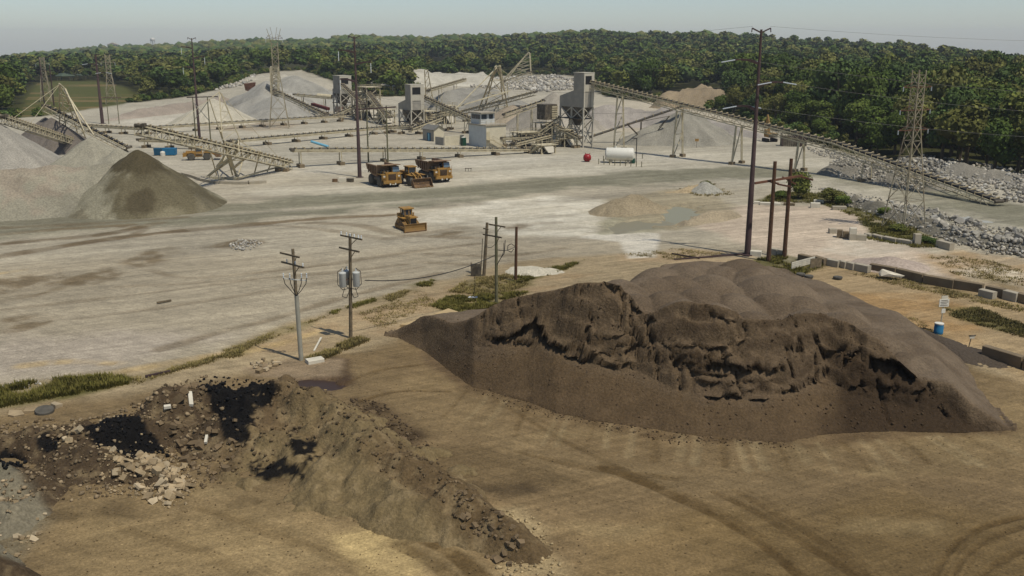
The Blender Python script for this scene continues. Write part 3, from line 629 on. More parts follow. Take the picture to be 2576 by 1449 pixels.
def dark_heap_shift(X, Y, Z):
    """slumped lips: the sand above a crack hangs forward, below it is hollowed out"""
    px, py = px_of(X, Y, Z); dY = np.zeros(X.shape)
    px = px + (fbm(X / 0.9, Z / 0.9, 2, 431) - 0.5) * 10; py = py + (fbm(X / 1.1, X / 1.1 + 3, 3, 432) - 0.5) * 26
    for L, dep in CRACKS:
        k = np.where((px > min(p[0] for p in L) - 60) & (px < max(p[0] for p in L) + 60) & (py > min(p[1] for p in L) - 60) & (py < max(p[1] for p in L) + 70))[0]
        if not len(k): continue
        d = seg_dist(px[k], py[k], L); yl = np.interp(px[k], [p[0] for p in sorted(L)], [p[1] for p in sorted(L)])
        vert = (max(p[1] for p in L) - min(p[1] for p in L)) > 1.3 * (max(p[0] for p in L) - min(p[0] for p in L))
        if vert: dY[k] += 0.8 * dep * (1 - sstep(1, 6, d)) * sstep(0.2, 0.6, fbm(px[k] / 9, py[k] / 22, 2, 433))
        else:
            below = py[k] > yl; br = sstep(0.30, 0.55, fbm(px[k] / 22, px[k] * 0 + dep * 7, 3, 434)); dY[k] += br * np.where(below, 0.75 * dep * (1 - sstep(2, 10 + dep * 5, d)), -0.35 * dep * (1 - sstep(1, 22, d)))
    steep = sstep(-0.3, 0.4, Y - np.interp(px, _qx, _footY)) * (1 - sstep(-0.2, 0.5, Y - np.interp(px, _qx, _crestY)))
    steep = steep * sstep(0.7, 2.2, np.interp(px, _qx, _crestZ - _footZ)) * sstep(1180, 1290, px) * (1 - sstep(2300, 2400, px))
    lay = Z / 0.62 + (fbm(X / 5, X / 5, 3, 437) - 0.5) * 2.2; saw = lay - np.floor(lay)
    strat = sstep(0.48, 0.60, fbm(X / 3.6, Z / 2.2, 2, 438)) * sstep(-0.5, 1.5, 6.2 - Z)
    dY += (saw - 0.5) * 0.5 * strat * steep                              # bedded layers breaking off in steps
    ck = 1 - np.abs(2 * fbm(X / 1.7 + (fbm(X / 3, Z / 1.5, 2, 440) - 0.5) * 1.2, Z / 7, 2, 439) - 1); dY += 0.55 * sstep(0.93, 0.985, ck) * steep   # vertical cracks
    low = 1 - 0.6 * sstep(3.8, 5.2, Z)
    dY += ((fbm(X / 3.0, Z / 4.0, 2, 435) - 0.5) * 0.7 + (fbm(X / 0.35, Z / 0.5, 3, 436) - 0.5) * 0.2) * steep * low
    return dY
def dark_heap_c(X, Y, h, s):
    c = np.zeros((len(X), 3)); c[:] = A(108, 91, 69); px, py = px_of(X, Y, h)
    n = fbm(X / 4, Y / 4, 4, 420); n2 = fbm(X / 1.0, (Y + h) / 1.0, 4, 421); n3 = fbm(X / 2.0, h / 0.5, 3, 423)
    c = mixc(c, sstep(-0.3, 1.2, Y - np.interp(px, _qx, _crestY)) * 0.9, A(120, 105, 86))          # drier, greyer top
    c = mixc(c, sstep(0.45, 0.65, n) * 0.5, A(94, 79, 61))
    fy = np.interp(px, _qx, _fy)
    c = mixc(c, sstep(0, 40, py - fy + (n2 - 0.5) * 60) * 0.8, A(93, 76, 54))                     # moist slumped sand at the toe
    c = mixc(c, sstep(2060, 2130, px + (n - 0.5) * 160) * sstep(-60, 20, py - fy + 90) * sstep(-0.2, 0.3, np.interp(px, _qx, _crestY) - Y) * 0.85, A(58, 46, 33))   # moist cut sand, with the alcove's shade painted into the colour
    c = mixc(c, sstep(0.52, 0.68, n3) * sstep(0.9, 2.0, s) * 0.55, A(70, 57, 42))
    return c * (1 + (n2 - 0.5) * 0.4)[:, None]
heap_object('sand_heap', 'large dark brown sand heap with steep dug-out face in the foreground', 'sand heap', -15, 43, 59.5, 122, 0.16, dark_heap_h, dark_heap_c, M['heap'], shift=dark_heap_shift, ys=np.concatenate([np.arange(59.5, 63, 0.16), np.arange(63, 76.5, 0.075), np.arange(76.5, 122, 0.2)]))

# low dark spill behind its right end
def spill_h(X, Y):
    d, t = seg_dist(X, Y, [at(2255, 835), at(2330, 860), at(2400, 885), at(2480, 905)], True)
    return np.clip(1.3 - 0.5 * d, 0, None) * (1 - t / 3.6) + (fbm(X, Y, 3, 430) - 0.5) * 0.3 * (d < 2.3)
heap_object('sand_spill', 'low dark grit spill beside the wall blocks behind the sand heap', 'sand spill', 32, 52, 76, 96, 0.25, spill_h, lambda X, Y, h, s: np.tile(np.array(A(88, 78, 66)), (len(X), 1)), M['heap'])

# ------------------------------------------------------------------ the waste heap on the left: a crescent of earth, asphalt millings and rubble
def zpts(L): return [(*at(x, y, z).xy, z) for x, y, z in L]
WASTE = zpts([(-60, 1095, 1.4), (60, 1080, 1.3), (150, 1075, 1.7), (250, 1062, 2.3), (370, 1010, 2.7), (500, 954, 3.0), (600, 950, 3.2), (700, 960, 3.1), (790, 1000, 2.8), (900, 1058, 2.5), (1000, 1112, 2.3), (1100, 1178, 2.0), (1170, 1232, 1.7), (1250, 1300, 1.1), (1340, 1360, 0.7)])
WASTE2 = zpts([(-120, 1150, 2.0), (0, 1160, 1.8), (70, 1185, 1.2), (120, 1210, 0.8)])
WASTE3 = zpts([(-150, 1330, 1.8), (-20, 1400, 1.5), (60, 1440, 0.9)])
WASTE4 = zpts([(200, 1120, 1.6), (280, 1140, 1.3), (360, 1165, 0.9), (420, 1200, 0.6)])
WASTE5 = zpts([(860, 1120, 1.4), (930, 1170, 1.5), (1010, 1230, 1.6), (1070, 1280, 1.2)])
WASTE6 = zpts([(560, 1050, 1.8), (620, 1080, 1.3), (700, 1090, 1.2), (760, 1130, 0.8)])
WASTE7 = zpts([(100, 1240, 0.7), (30, 1270, 1.0), (-60, 1260, 1.2)])
def ridge_h(X, Y, L, sl, sl_back=None):
    d, t = seg_dist(X, Y, L, True)
    z = np.interp(t, range(len(L)), [p[2] for p in L])
    return z, d, t
def waste_h(X, Y):
    n = fbm(X / 2.4, Y / 2.4, 4, 440) - 0.5; n3 = fbm(X / 0.7, Y / 0.7, 3, 441) - 0.5; n4 = fbm(X / 6, Y / 6, 3, 443) - 0.5
    z, d, t = ridge_h(X, Y, WASTE, 0.8)
    z = z * (1 + n4 * 0.9 + n * 0.5)
    hum = np.abs(fbm(X / 3.1 + 7, Y / 3.1, 3, 444) - 0.5) * 2; bowl = inside(X, Y, [(q[0], q[1]) for q in WASTE] + [(-2, 40), (-40, 40), (-40, 60)]); sl_ = np.where(bowl, np.interp(t, [0, 6.5, 8.5, 12, 14], [0.72, 0.70, 0.36, 0.36, 0.5]), 0.62); h = z + 0.25 - sl_ * np.sqrt(d * d + 0.16) + n * 1.3 - hum * 0.9 * sstep(0.4, 2.5, d)
    for L, s in ((WASTE2, 0.7), (WASTE3, 0.75), (WASTE4, 0.55), (WASTE5, 0.62), (WASTE6, 0.5), (WASTE7, 0.5)):
        z2, d2, t2 = ridge_h(X, Y, L, s); h = smax(h, z2 - s * d2 + n * 0.8, 0.3)
    h = h + n3 * 0.55 * sstep(0.05, 0.8, h)
    return np.clip(h, 0, None)
_px_black = [[(210, 1075), (300, 1045), (350, 1050), (430, 1160), (330, 1150), (250, 1120)], [(490, 960), (560, 945), (660, 950), (700, 970), (640, 1030), (620, 1120), (575, 1110), (545, 1040), (530, 990)],
             [(-30, 1150), (50, 1145), (70, 1170), (0, 1200), (-30, 1195)], [(735, 1105), (770, 1100), (785, 1140), (755, 1155)], [(640, 1180), (740, 1170), (740, 1185), (650, 1200)], [(100, 1110), (150, 1105), (140, 1140), (110, 1135)]]
def waste_c(X, Y, h, s):
    c = np.zeros((len(X), 3)); c[:] = A(110, 92, 66)
    n = fbm(X / 2.4, Y / 2.4, 4, 450); n2 = fbm(X / 0.6, Y / 0.6, 4, 451)
    d, t = seg_dist(X, Y, WASTE, True)
    c = mixc(c, (1 - sstep(6.0, 7.5, t + (n - 0.5) * 3)) * 0.85, A(78, 65, 49))
    c = mixc(c, sstep(7, 9, t + (n - 0.5) * 3) * 0.8, A(132, 115, 81))
    c = mixc(c, sstep(9.5, 10.5, t + (n - 0.5) * 2) * (1 - sstep(1, 3.5, d)) * 0.8, A(98, 80, 56))
    c = mixc(c, sstep(0.55, 0.7, n2) * 0.5, A(140, 122, 90))
    px, py = px_of(X, Y, h); pj, pk_ = px + (n2 - 0.5) * 60 + (n - 0.5) * 60, py + (n2 - 0.5) * 50 + (n - 0.5) * 30
    for i, poly in enumerate(_px_black):
        c = mixc(c, sstep(-12, -2, poly_sd(pj, pk_, poly)) * 0.98, (0.0065, 0.0062, 0.006))
    wl_ = [at(x, y, 0.2) for x, y in [(-60, 1210), (40, 1215), (110, 1260), (130, 1330), (60, 1420), (-60, 1449)]]
    c = mixc(c, sstep(-0.4, 0.6, poly_sd(X, Y, wl_) + (n - 0.5)) * 0.85, A(136, 128, 106))
    return c * (1 + (n2 - 0.5) * 0.5)[:, None]
heap_object('waste_heap', 'crescent heap of brown earth with black asphalt patches in the left foreground', 'waste heap', -36, 8, 42, 82, 0.16, waste_h, waste_c, M['heap'])
def waste_top(x, y):
    return float(waste_h(np.array([[x]]), np.array([[y]]))[0, 0]) + T(x, y) + float(ground_micro(np.array([x]), np.array([y]))[0])

# ------------------------------------------------------------------ stockpiles of crushed stone
def stockpile(name, label, peaks, color, sl=0.66, step=0.6, rough=0.5, seed=1, group=None, spots=None, flat=None, mat='gravel', cat='gravel pile'):
    """peaks: (x, y, z) world points or ridges [(..),(..)] ; surface is the upper envelope of cones"""
    P = [p if isinstance(p, list) else [p] for p in peaks]
    allp = [q for p in P for q in p]; ext = max(q[2] / sl for q in allp) + 3
    x0, x1 = min(q[0] - q[2] / sl for q in allp) - 3, max(q[0] + q[2] / sl for q in allp) + 3
    y0, y1 = min(q[1] - q[2] / sl for q in allp) - 3, max(q[1] + q[2] / sl for q in allp) + 3
    def hf(X, Y):
        h = np.full(X.shape, -1.0)
        n = fbm(X / 5, Y / 5, 4, 500 + seed) - 0.5; n2 = fbm(X / 1.2, Y / 1.2, 3, 520 + seed) - 0.5
        for p in P:
            if len(p) == 1: d = np.hypot(X - p[0][0], Y - p[0][1]); z = p[0][2]
            else:
                d, t = seg_dist(X, Y, p, True); z = np.interp(t, range(len(p)), [q[2] for q in p])
            h = smax(h, z - sl * np.sqrt(d * d + 0.12), 0.25)
        h = h + (n * 2.2 * rough + n2 * 0.5 * rough) * sstep(0.05, 1.5, h + 0.6)
        if flat: h = np.minimum(h, flat)
        return np.clip(h, 0, None)
    def cf(X, Y, h, s):
        c = np.tile(np.array(color, float), (len(X), 1)); n = fbm(X / 2.2, Y / 2.2, 4, 540 + seed); n2 = fbm(X / 9, Y / 9, 3, 550 + seed)
        if spots:
            for (px, py, r, cc, op) in spots:
                d = np.hypot(X - px, Y - py) + (n - 0.5) * r * 1.3; c = mixc(c, (1 - sstep(r * 0.7, r * 1.15, d)) * op, cc)
        q = P[0][0]; an = np.arctan2(Y - q[1], X - q[0]); dd = np.hypot(X - q[0], Y - q[1]); st = fbm(an * 9, dd / 14, 3, 560 + seed); foot = 1 - sstep(0.3, 1.6, h)
        return c * (1 + (n - 0.5) * 0.34 + (n2 - 0.5) * 0.25 + (st - 0.5) * 0.42 + foot * 0.06)[:, None]
    return heap_object(name, label, cat, x0, x1, y0, y1, step, hf, cf, M[mat], group)
def pk(x, y, Y):
    p = atY(x, y, Y); return (p.x, p.y, max(0.3, p.z - T(p.x, p.y)))
# left group, near to far
c1 = pk(345, 372, 164)
stockpile('gravel_pile', 'dark damp gravel cone under the discharge end of the conveyor', [c1], A(140, 134, 112), 0.70, 0.4, 0.6, 1,
          spots=[(c1[0] + 7.5, c1[1] - 6, 11.5, A(98, 90, 68), 0.92), (c1[0] + 0.5, c1[1] - 1, 4.5, A(82, 74, 54), 0.95), (c1[0] + 9, c1[1] - 12, 3.6, A(128, 120, 96), 0.75), (c1[0] + 14, c1[1] - 5, 3.4, A(122, 114, 92), 0.7), (c1[0] + 4, c1[1] - 10, 2.6, A(78, 70, 52), 0.8), (c1[0] + 8, c1[1] - 15.5, 2.6, A(80, 72, 52), 0.8), (c1[0] - 5.5, c1[1] - 13, 2.0, A(100, 92, 72), 0.6)])
stockpile('gravel_pile', 'long grey-green gravel ridge left of the dark damp cone', [[pk(-60, 418, 158), pk(80, 425, 160), pk(150, 412, 163), pk(240, 410, 164), pk(310, 408, 164)]], A(148, 142, 122), 0.62, 0.5, 0.8, 2,
          spots=[(*at(60, 470, 3).xy, 12, A(160, 146, 126), 0.7)])
stockpile('gravel_pile', 'pale grey gravel cone between the left stacker mast and dark cone', [pk(230, 345, 200), pk(298, 372, 196)], A(156, 150, 130), 0.62, 0.5, 0.6, 3)
stockpile('gravel_pile', 'tall grey gravel pile cut off by the left picture edge', [pk(-40, 290, 205)], A(158, 152, 138), 0.70, 0.5, 0.3, 4)
stockpile('gravel_pile', 'dark charcoal gravel pile behind the left conveyor', [pk(128, 292, 252), pk(112, 290, 256)], A(112, 104, 94), 0.78, 0.6, 0.3, 5)
# centre and back
stockpile('gravel_pile', 'broad pale grey gravel pile on the skyline of the far yard', [pk(740, 184, 430), [pk(690, 203, 432), pk(770, 200, 428), pk(830, 232, 420)]], A(160, 156, 143), 0.55, 1.2, 1.0, 6)
stockpile('gravel_pile', 'grey gravel bank spilling below the far steel hopper mast', [[pk(672, 202, 402), pk(655, 232, 380), pk(600, 262, 372)], [pk(690, 240, 372), pk(700, 248, 365)]], A(158, 154, 142), 0.5, 1.0, 0.9, 7)
stockpile('gravel_pile', 'small pale cone of crushed stone left of the far gravel bank', [pk(535, 246, 345)], A(188, 180, 158), 0.55, 0.8, 0.5, 8)
stockpile('gravel_pile', 'wide grey gravel pile behind the middle bin', [[pk(1130, 226, 380), pk(1200, 218, 385)], pk(1240, 222, 378)], A(146, 142, 130), 0.45, 1.0, 0.6, 9)
stockpile('gravel_pile', 'grey cone directly left of the tall bin tower', [pk(1393, 228, 322)], A(160, 152, 136), 0.68, 0.8, 0.3, 10)
stockpile('gravel_pile', 'tan gravel mound between control house and tall bin tower', [[pk(1290, 262, 335), pk(1345, 268, 335)]], A(164, 150, 128), 0.55, 0.8, 0.5, 11)
stockpile('gravel_pile', 'big grey gravel cone under the long inclined conveyor', [pk(1722, 268, 278), [pk(1690, 292, 276), pk(1620, 318, 272)]], A(146, 141, 126), 0.60, 0.5, 0.9, 12)
stockpile('gravel_pile', 'pale low berm of crushed stone behind the big gravel cone', [[pk(1512, 262, 330), pk(1580, 268, 332), pk(1660, 280, 330)], [pk(1662, 272, 332), pk(1672, 262, 330)], [pk(1760, 290, 318), pk(1850, 316, 300), pk(1925, 338, 285)]], A(162, 154, 142), 0.6, 0.8, 0.8, 13)
stockpile('gravel_pile', 'long low spoil bank along the far edge of the left yard', [[pk(265, 300, 352), pk(350, 274, 375), pk(480, 253, 410), pk(560, 240, 440)]], A(158, 146, 130), 0.5, 1.2, 0.8, 14)
stockpile('gravel_pile', 'small grey gravel cone beside the haul road', [pk(1771, 452, 180)], A(158, 154, 140), 0.6, 0.4, 0.4, 15)
stockpile('gravel_pile', 'brown earth bank around the near side of the pond', [[pk(1545, 503, 156), pk(1590, 496, 159), pk(1650, 503, 160)]], A(152, 138, 111), 0.5, 0.5, 1.0, 16)
stockpile('gravel_pile', 'low tan earth bank behind the pond', [[pk(1690, 475, 178), pk(1760, 470, 180)]], A(166, 148, 116), 0.5, 0.5, 1.0, 21)
stockpile('gravel_pile', 'rounded tan sand bank on the right shore of the pond', [[pk(1730, 548, 146), pk(1790, 530, 150), pk(1830, 522, 153)]], A(158, 144, 118), 0.55, 0.5, 0.7, 17)
stockpile('gravel_pile', 'pinkish low gravel pile on the pale pad by the boulder wall', [pk(2240, 640, 117.5)], A(172, 156, 140), 0.28, 0.4, 0.4, 18)
stockpile('gravel_pile', 'dark small soil mound at left tip of the sand heap', [pk(1040, 832, 87.5)], A(84, 68, 52), 0.6, 0.2, 0.5, 19, mat='heap')
stockpile('gravel_pile', 'pale ochre soil mound by the dark puddle', [pk(820, 978, 73.2)], A(176, 152, 104), 0.55, 0.2, 0.5, 20, mat='heap')
# ================================================================== woods
GREENS = [A(76, 90, 36), A(84, 96, 40), A(68, 84, 34), A(98, 102, 46), A(74, 90, 46), A(106, 106, 56), A(60, 74, 30), A(92, 92, 44)]
def ico(sub=1):
    bm = bmesh.new(); bmesh.ops.create_icosphere(bm, subdivisions=sub, radius=1.0)
    V = np.array([v.co[:] for v in bm.verts]); Fc = np.array([[v.index for v in f.verts] for f in bm.faces]); bm.free(); return V, Fc
ICO1, ICO2 = ico(1), ico(2)
def crown_arrays(rng, n_leaf, leaf, lobes=7, squash=0.85):
    """unit-ish crown: radius about 1, centred, made of leaf clumps on lobes plus small dark cores; returns V (n,3), triangles, shade"""
    L = []
    for i in range(lobes):
        a = rng.uniform(0, 2 * math.pi); r = rng.uniform(0.15, 0.62); z = rng.uniform(-0.45, 0.55)
        L.append((r * math.cos(a), r * math.sin(a), z, rng.uniform(0.32, 0.52) * (1.1 - 0.35 * max(z, 0))))
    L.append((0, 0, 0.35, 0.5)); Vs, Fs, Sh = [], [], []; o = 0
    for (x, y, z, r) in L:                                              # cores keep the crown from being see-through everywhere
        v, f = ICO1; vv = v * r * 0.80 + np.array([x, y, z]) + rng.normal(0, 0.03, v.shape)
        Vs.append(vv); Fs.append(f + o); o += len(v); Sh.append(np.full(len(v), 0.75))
    w = np.array([l[3] ** 2 for l in L]); w /= w.sum()
    pick = rng.choice(len(L), n_leaf, p=w); Lc = np.array(L)[pick]
    d = rng.normal(0, 1, (n_leaf, 3)); d[:, 2] = np.where(d[:, 2] < -0.5, -d[:, 2], d[:, 2]); d /= np.linalg.norm(d, axis=1)[:, None]
    c = Lc[:, :3] + d * (Lc[:, 3] * rng.uniform(0.80, 1.16, n_leaf))[:, None]
    nrm = d + rng.normal(0, 0.55, d.shape); nrm /= np.linalg.norm(nrm, axis=1)[:, None]
    t = np.cross(nrm, rng.normal(0, 1, d.shape)); t /= np.linalg.norm(t, axis=1)[:, None]; b = np.cross(nrm, t)
    s = leaf * rng.uniform(0.6, 1.4, n_leaf)[:, None]
    q = np.stack([c + t * s, c + b * s * 0.8 + nrm * s * 0.25, c - t * s, c - b * s * 0.8 - nrm * s * 0.2], 1)
    Vs.append(q.reshape(-1, 3)); base = o + np.arange(n_leaf) * 4
    Fs.append(np.stack([base, base + 1, base + 2], 1)); Fs.append(np.stack([base, base + 2, base + 3], 1))
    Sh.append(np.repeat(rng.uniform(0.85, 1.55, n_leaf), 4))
    V = np.concatenate(Vs); V[:, 2] *= squash
    return V, np.concatenate(Fs), np.concatenate(Sh)
_rng = np.random.default_rng(11)
CROWNS = []
for i in range(10):
    V, Fc, sh = crown_arrays(_rng, 1500, 0.066, 8 + i % 3, 0.8 + 0.1 * (i % 3))
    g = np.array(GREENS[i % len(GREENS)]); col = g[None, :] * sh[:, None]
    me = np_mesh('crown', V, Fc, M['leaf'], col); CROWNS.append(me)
def trunk_mesh():
    mb = MB(); mb.tube((0, 0, -0.3), (0, 0, 0.45), 0.035, 0.026, 7)
    for k in range(4):
        a = k * 1.6 + 0.3; mb.tube((0, 0, 0.38), (0.22 * math.cos(a), 0.22 * math.sin(a), 0.68), 0.018, 0.008, 5)
    return mb.mesh('trunk', M['bark'])
TRUNK = trunk_mesh()
def make_tree(x, y, r, h, kind, label, group, z=None, low=0.42):
    z = T(x, y) if z is None else z
    t = thing('broadleaf_tree', label, 'tree', (x, y, z), random.uniform(0, 6.28), group)
    inst('trunk', TRUNK, t, scale=(h, h, h))
    zc = h - r * 0.85
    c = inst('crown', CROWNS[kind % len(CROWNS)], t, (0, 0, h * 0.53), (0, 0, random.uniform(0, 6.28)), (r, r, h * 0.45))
    return t
# open ground inside the woods: pale stone banks, rail cut, pit face
CLEAR = [[at(*p) for p in [(990, 196), (1000, 178), (1210, 176), (1230, 196)]], [at(*p) for p in [(600, 200), (620, 188), (760, 184), (780, 200)]], [at(*p) for p in [(1660, 262), (1700, 232), (1840, 236), (1850, 285)]]]
pts = []
rng = np.random.default_rng(5)
def scatter(d0, d1, sp):
    out = []
    n_r = int((d1 - d0) / sp)
    for i in range(n_r):
        d = d0 + (i + 0.5) * sp; n_a = int(d * 1.16 / sp)
        a = (np.arange(n_a) + rng.uniform(-0.45, 0.45, n_a)) / n_a * 1.16 - 0.58
        dd = d + rng.uniform(-0.45, 0.45, n_a) * sp
        out.append(np.stack([dd * np.sin(a), dd * np.cos(a)], 1))
    P = np.concatenate(out); X, Y = P[:, 0], P[:, 1]
    k = (poly_sd(X, Y, YARD) < -4) & (poly_sd(X, Y, MEADOW) < -3)
    for c in CLEAR: k &= ~inside(X, Y, c)
    x = az_px(X, Y); d = np.hypot(X, Y)
    k &= (d < ridge_dist(x) + 25) & ~((x > 2548) & (d > 700) & (d < 1290))
    return P[k]
near = scatter(170, 900, 9.6)
d_near = np.hypot(near[:, 0], near[:, 1]); x_near = az_px(near[:, 0], near[:, 1])
vis = (x_near > -40) & (x_near < 2620)
order = np.argsort(np.where(vis, d_near, 1e9))
# size falls with a patchy pattern so the canopy has big crowns and gaps
def tree_size(x, y):
    n = fbm(np.array([x / 45]), np.array([y / 45]), 3, 610)[0]; return 3.2 + 5.4 * n + random.uniform(-0.9, 1.8)
def edge_dist(x, y): return -float(poly_sd(np.array([x]), np.array([y]), YARD)[0])
ZONES = [(-9e9, 60, 'at the left picture edge'), (60, 200, 'behind the left stacker mast'), (200, 330, 'behind the far left steel pole'), (330, 470, 'beyond the meadow'), (470, 640, 'behind the second steel pole'), (640, 800, 'behind the yoke-topped lattice tower'), (800, 1000, 'behind the far left bin'), (1000, 1180, 'behind the middle bin'), (1180, 1300, 'behind the cable mast'),
         (1300, 1460, 'behind the distant boom frame'), (1460, 1580, 'behind the tall bin tower'), (1580, 1700, 'behind the upper long conveyor'), (1700, 1830, 'around the bare tan bank'), (1830, 1920, 'just left of the tallest steel pole'), (1920, 2010, 'just right of the tallest steel pole'), (2010, 2110, 'above the slatted bins'), (2110, 2220, 'left of the near lattice tower'), (2220, 2330, 'behind the near lattice tower'), (2330, 2450, 'right of the near lattice tower'), (2450, 9e9, 'at the right picture edge')]
LOOKS = ['dark green', 'mid green', 'deep green', 'olive green', 'bluish green', 'yellowish olive', 'very dark green', 'brownish green']
solo = set(order[:285].tolist())
for i in order[:285]:
    x, y = near[i]; r = tree_size(x, y); e = edge_dist(x, y)
    if e < 8: r *= 0.62
    k = random.randrange(10); xp = x_near[i]
    zl = [z for z in ZONES if z[0] <= xp < z[1]][0][2]
    make_tree(x, y, r, r * random.uniform(1.5, 2.7) + 1.5, k, LOOKS[k % 8] + ' ' + ('front-row' if e < 12 else ('second-row' if e < 26 else 'deep-standing')) + (' broad' if r > 7.0 else ' slender' if r < 5.2 else '') + ' tree of the wood ' + zl, 'trees of the woods around the quarry')
# the rest of the woods reads as one mass
far1 = scatter(900, 1450, 10.5); far2 = scatter(1450, 3250, 13.5)
rest = np.array([near[i] for i in range(len(near)) if i not in solo and d_near[i] < 905])
LOW = [crown_arrays(rng, 240, 0.145, 6, 0.95) for _ in range(8)]
LOW2 = [crown_arrays(rng, 60, 0.25, 3, 0.95) for _ in range(6)]
LOW3 = []
for i in range(6):
    v, f = ICO1; vv = v * (1 + rng.normal(0, 0.22, (len(v), 1))); vv[:, 2] *= 0.8; LOW3.append((vv, f, np.full(len(vv), 1.15)))
def mass(name, sets):
    Vs, Fs, Cs = [], [], []; o = 0
    for P, tmpl, grow in sets:
        Zt = terrain(P[:, 0], P[:, 1])
        for (x, y), zt in zip(P, Zt):
            V, Fc, sh = tmpl[rng.integers(len(tmpl))]; r = (2.9 + 4.4 * rng.random() ** 1.5) * grow; a = rng.uniform(0, 6.28); ca, sa = math.cos(a), math.sin(a)
            h = r * rng.uniform(1.5, 2.4) + 1.0
            vx = V[:, 0] * r; vy = V[:, 1] * r
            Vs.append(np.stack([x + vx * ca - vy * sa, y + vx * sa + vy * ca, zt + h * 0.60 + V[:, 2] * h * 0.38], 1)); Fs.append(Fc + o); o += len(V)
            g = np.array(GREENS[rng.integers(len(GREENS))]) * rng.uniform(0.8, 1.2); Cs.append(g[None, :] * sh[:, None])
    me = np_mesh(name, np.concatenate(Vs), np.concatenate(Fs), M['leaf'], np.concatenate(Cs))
    o = bpy.data.objects.new(name, me); C.objects.link(o); o['kind'] = 'stuff'; o['label'] = 'distant broadleaf woods covering the hills to the horizon'; o['category'] = 'woods'
    return o
print('TREES', len(near), len(rest), len(far1), len(far2))
mass('forest', [(rest, LOW, 1.1), (far1, LOW2, 1.15), (far2, LOW3, 1.25)])
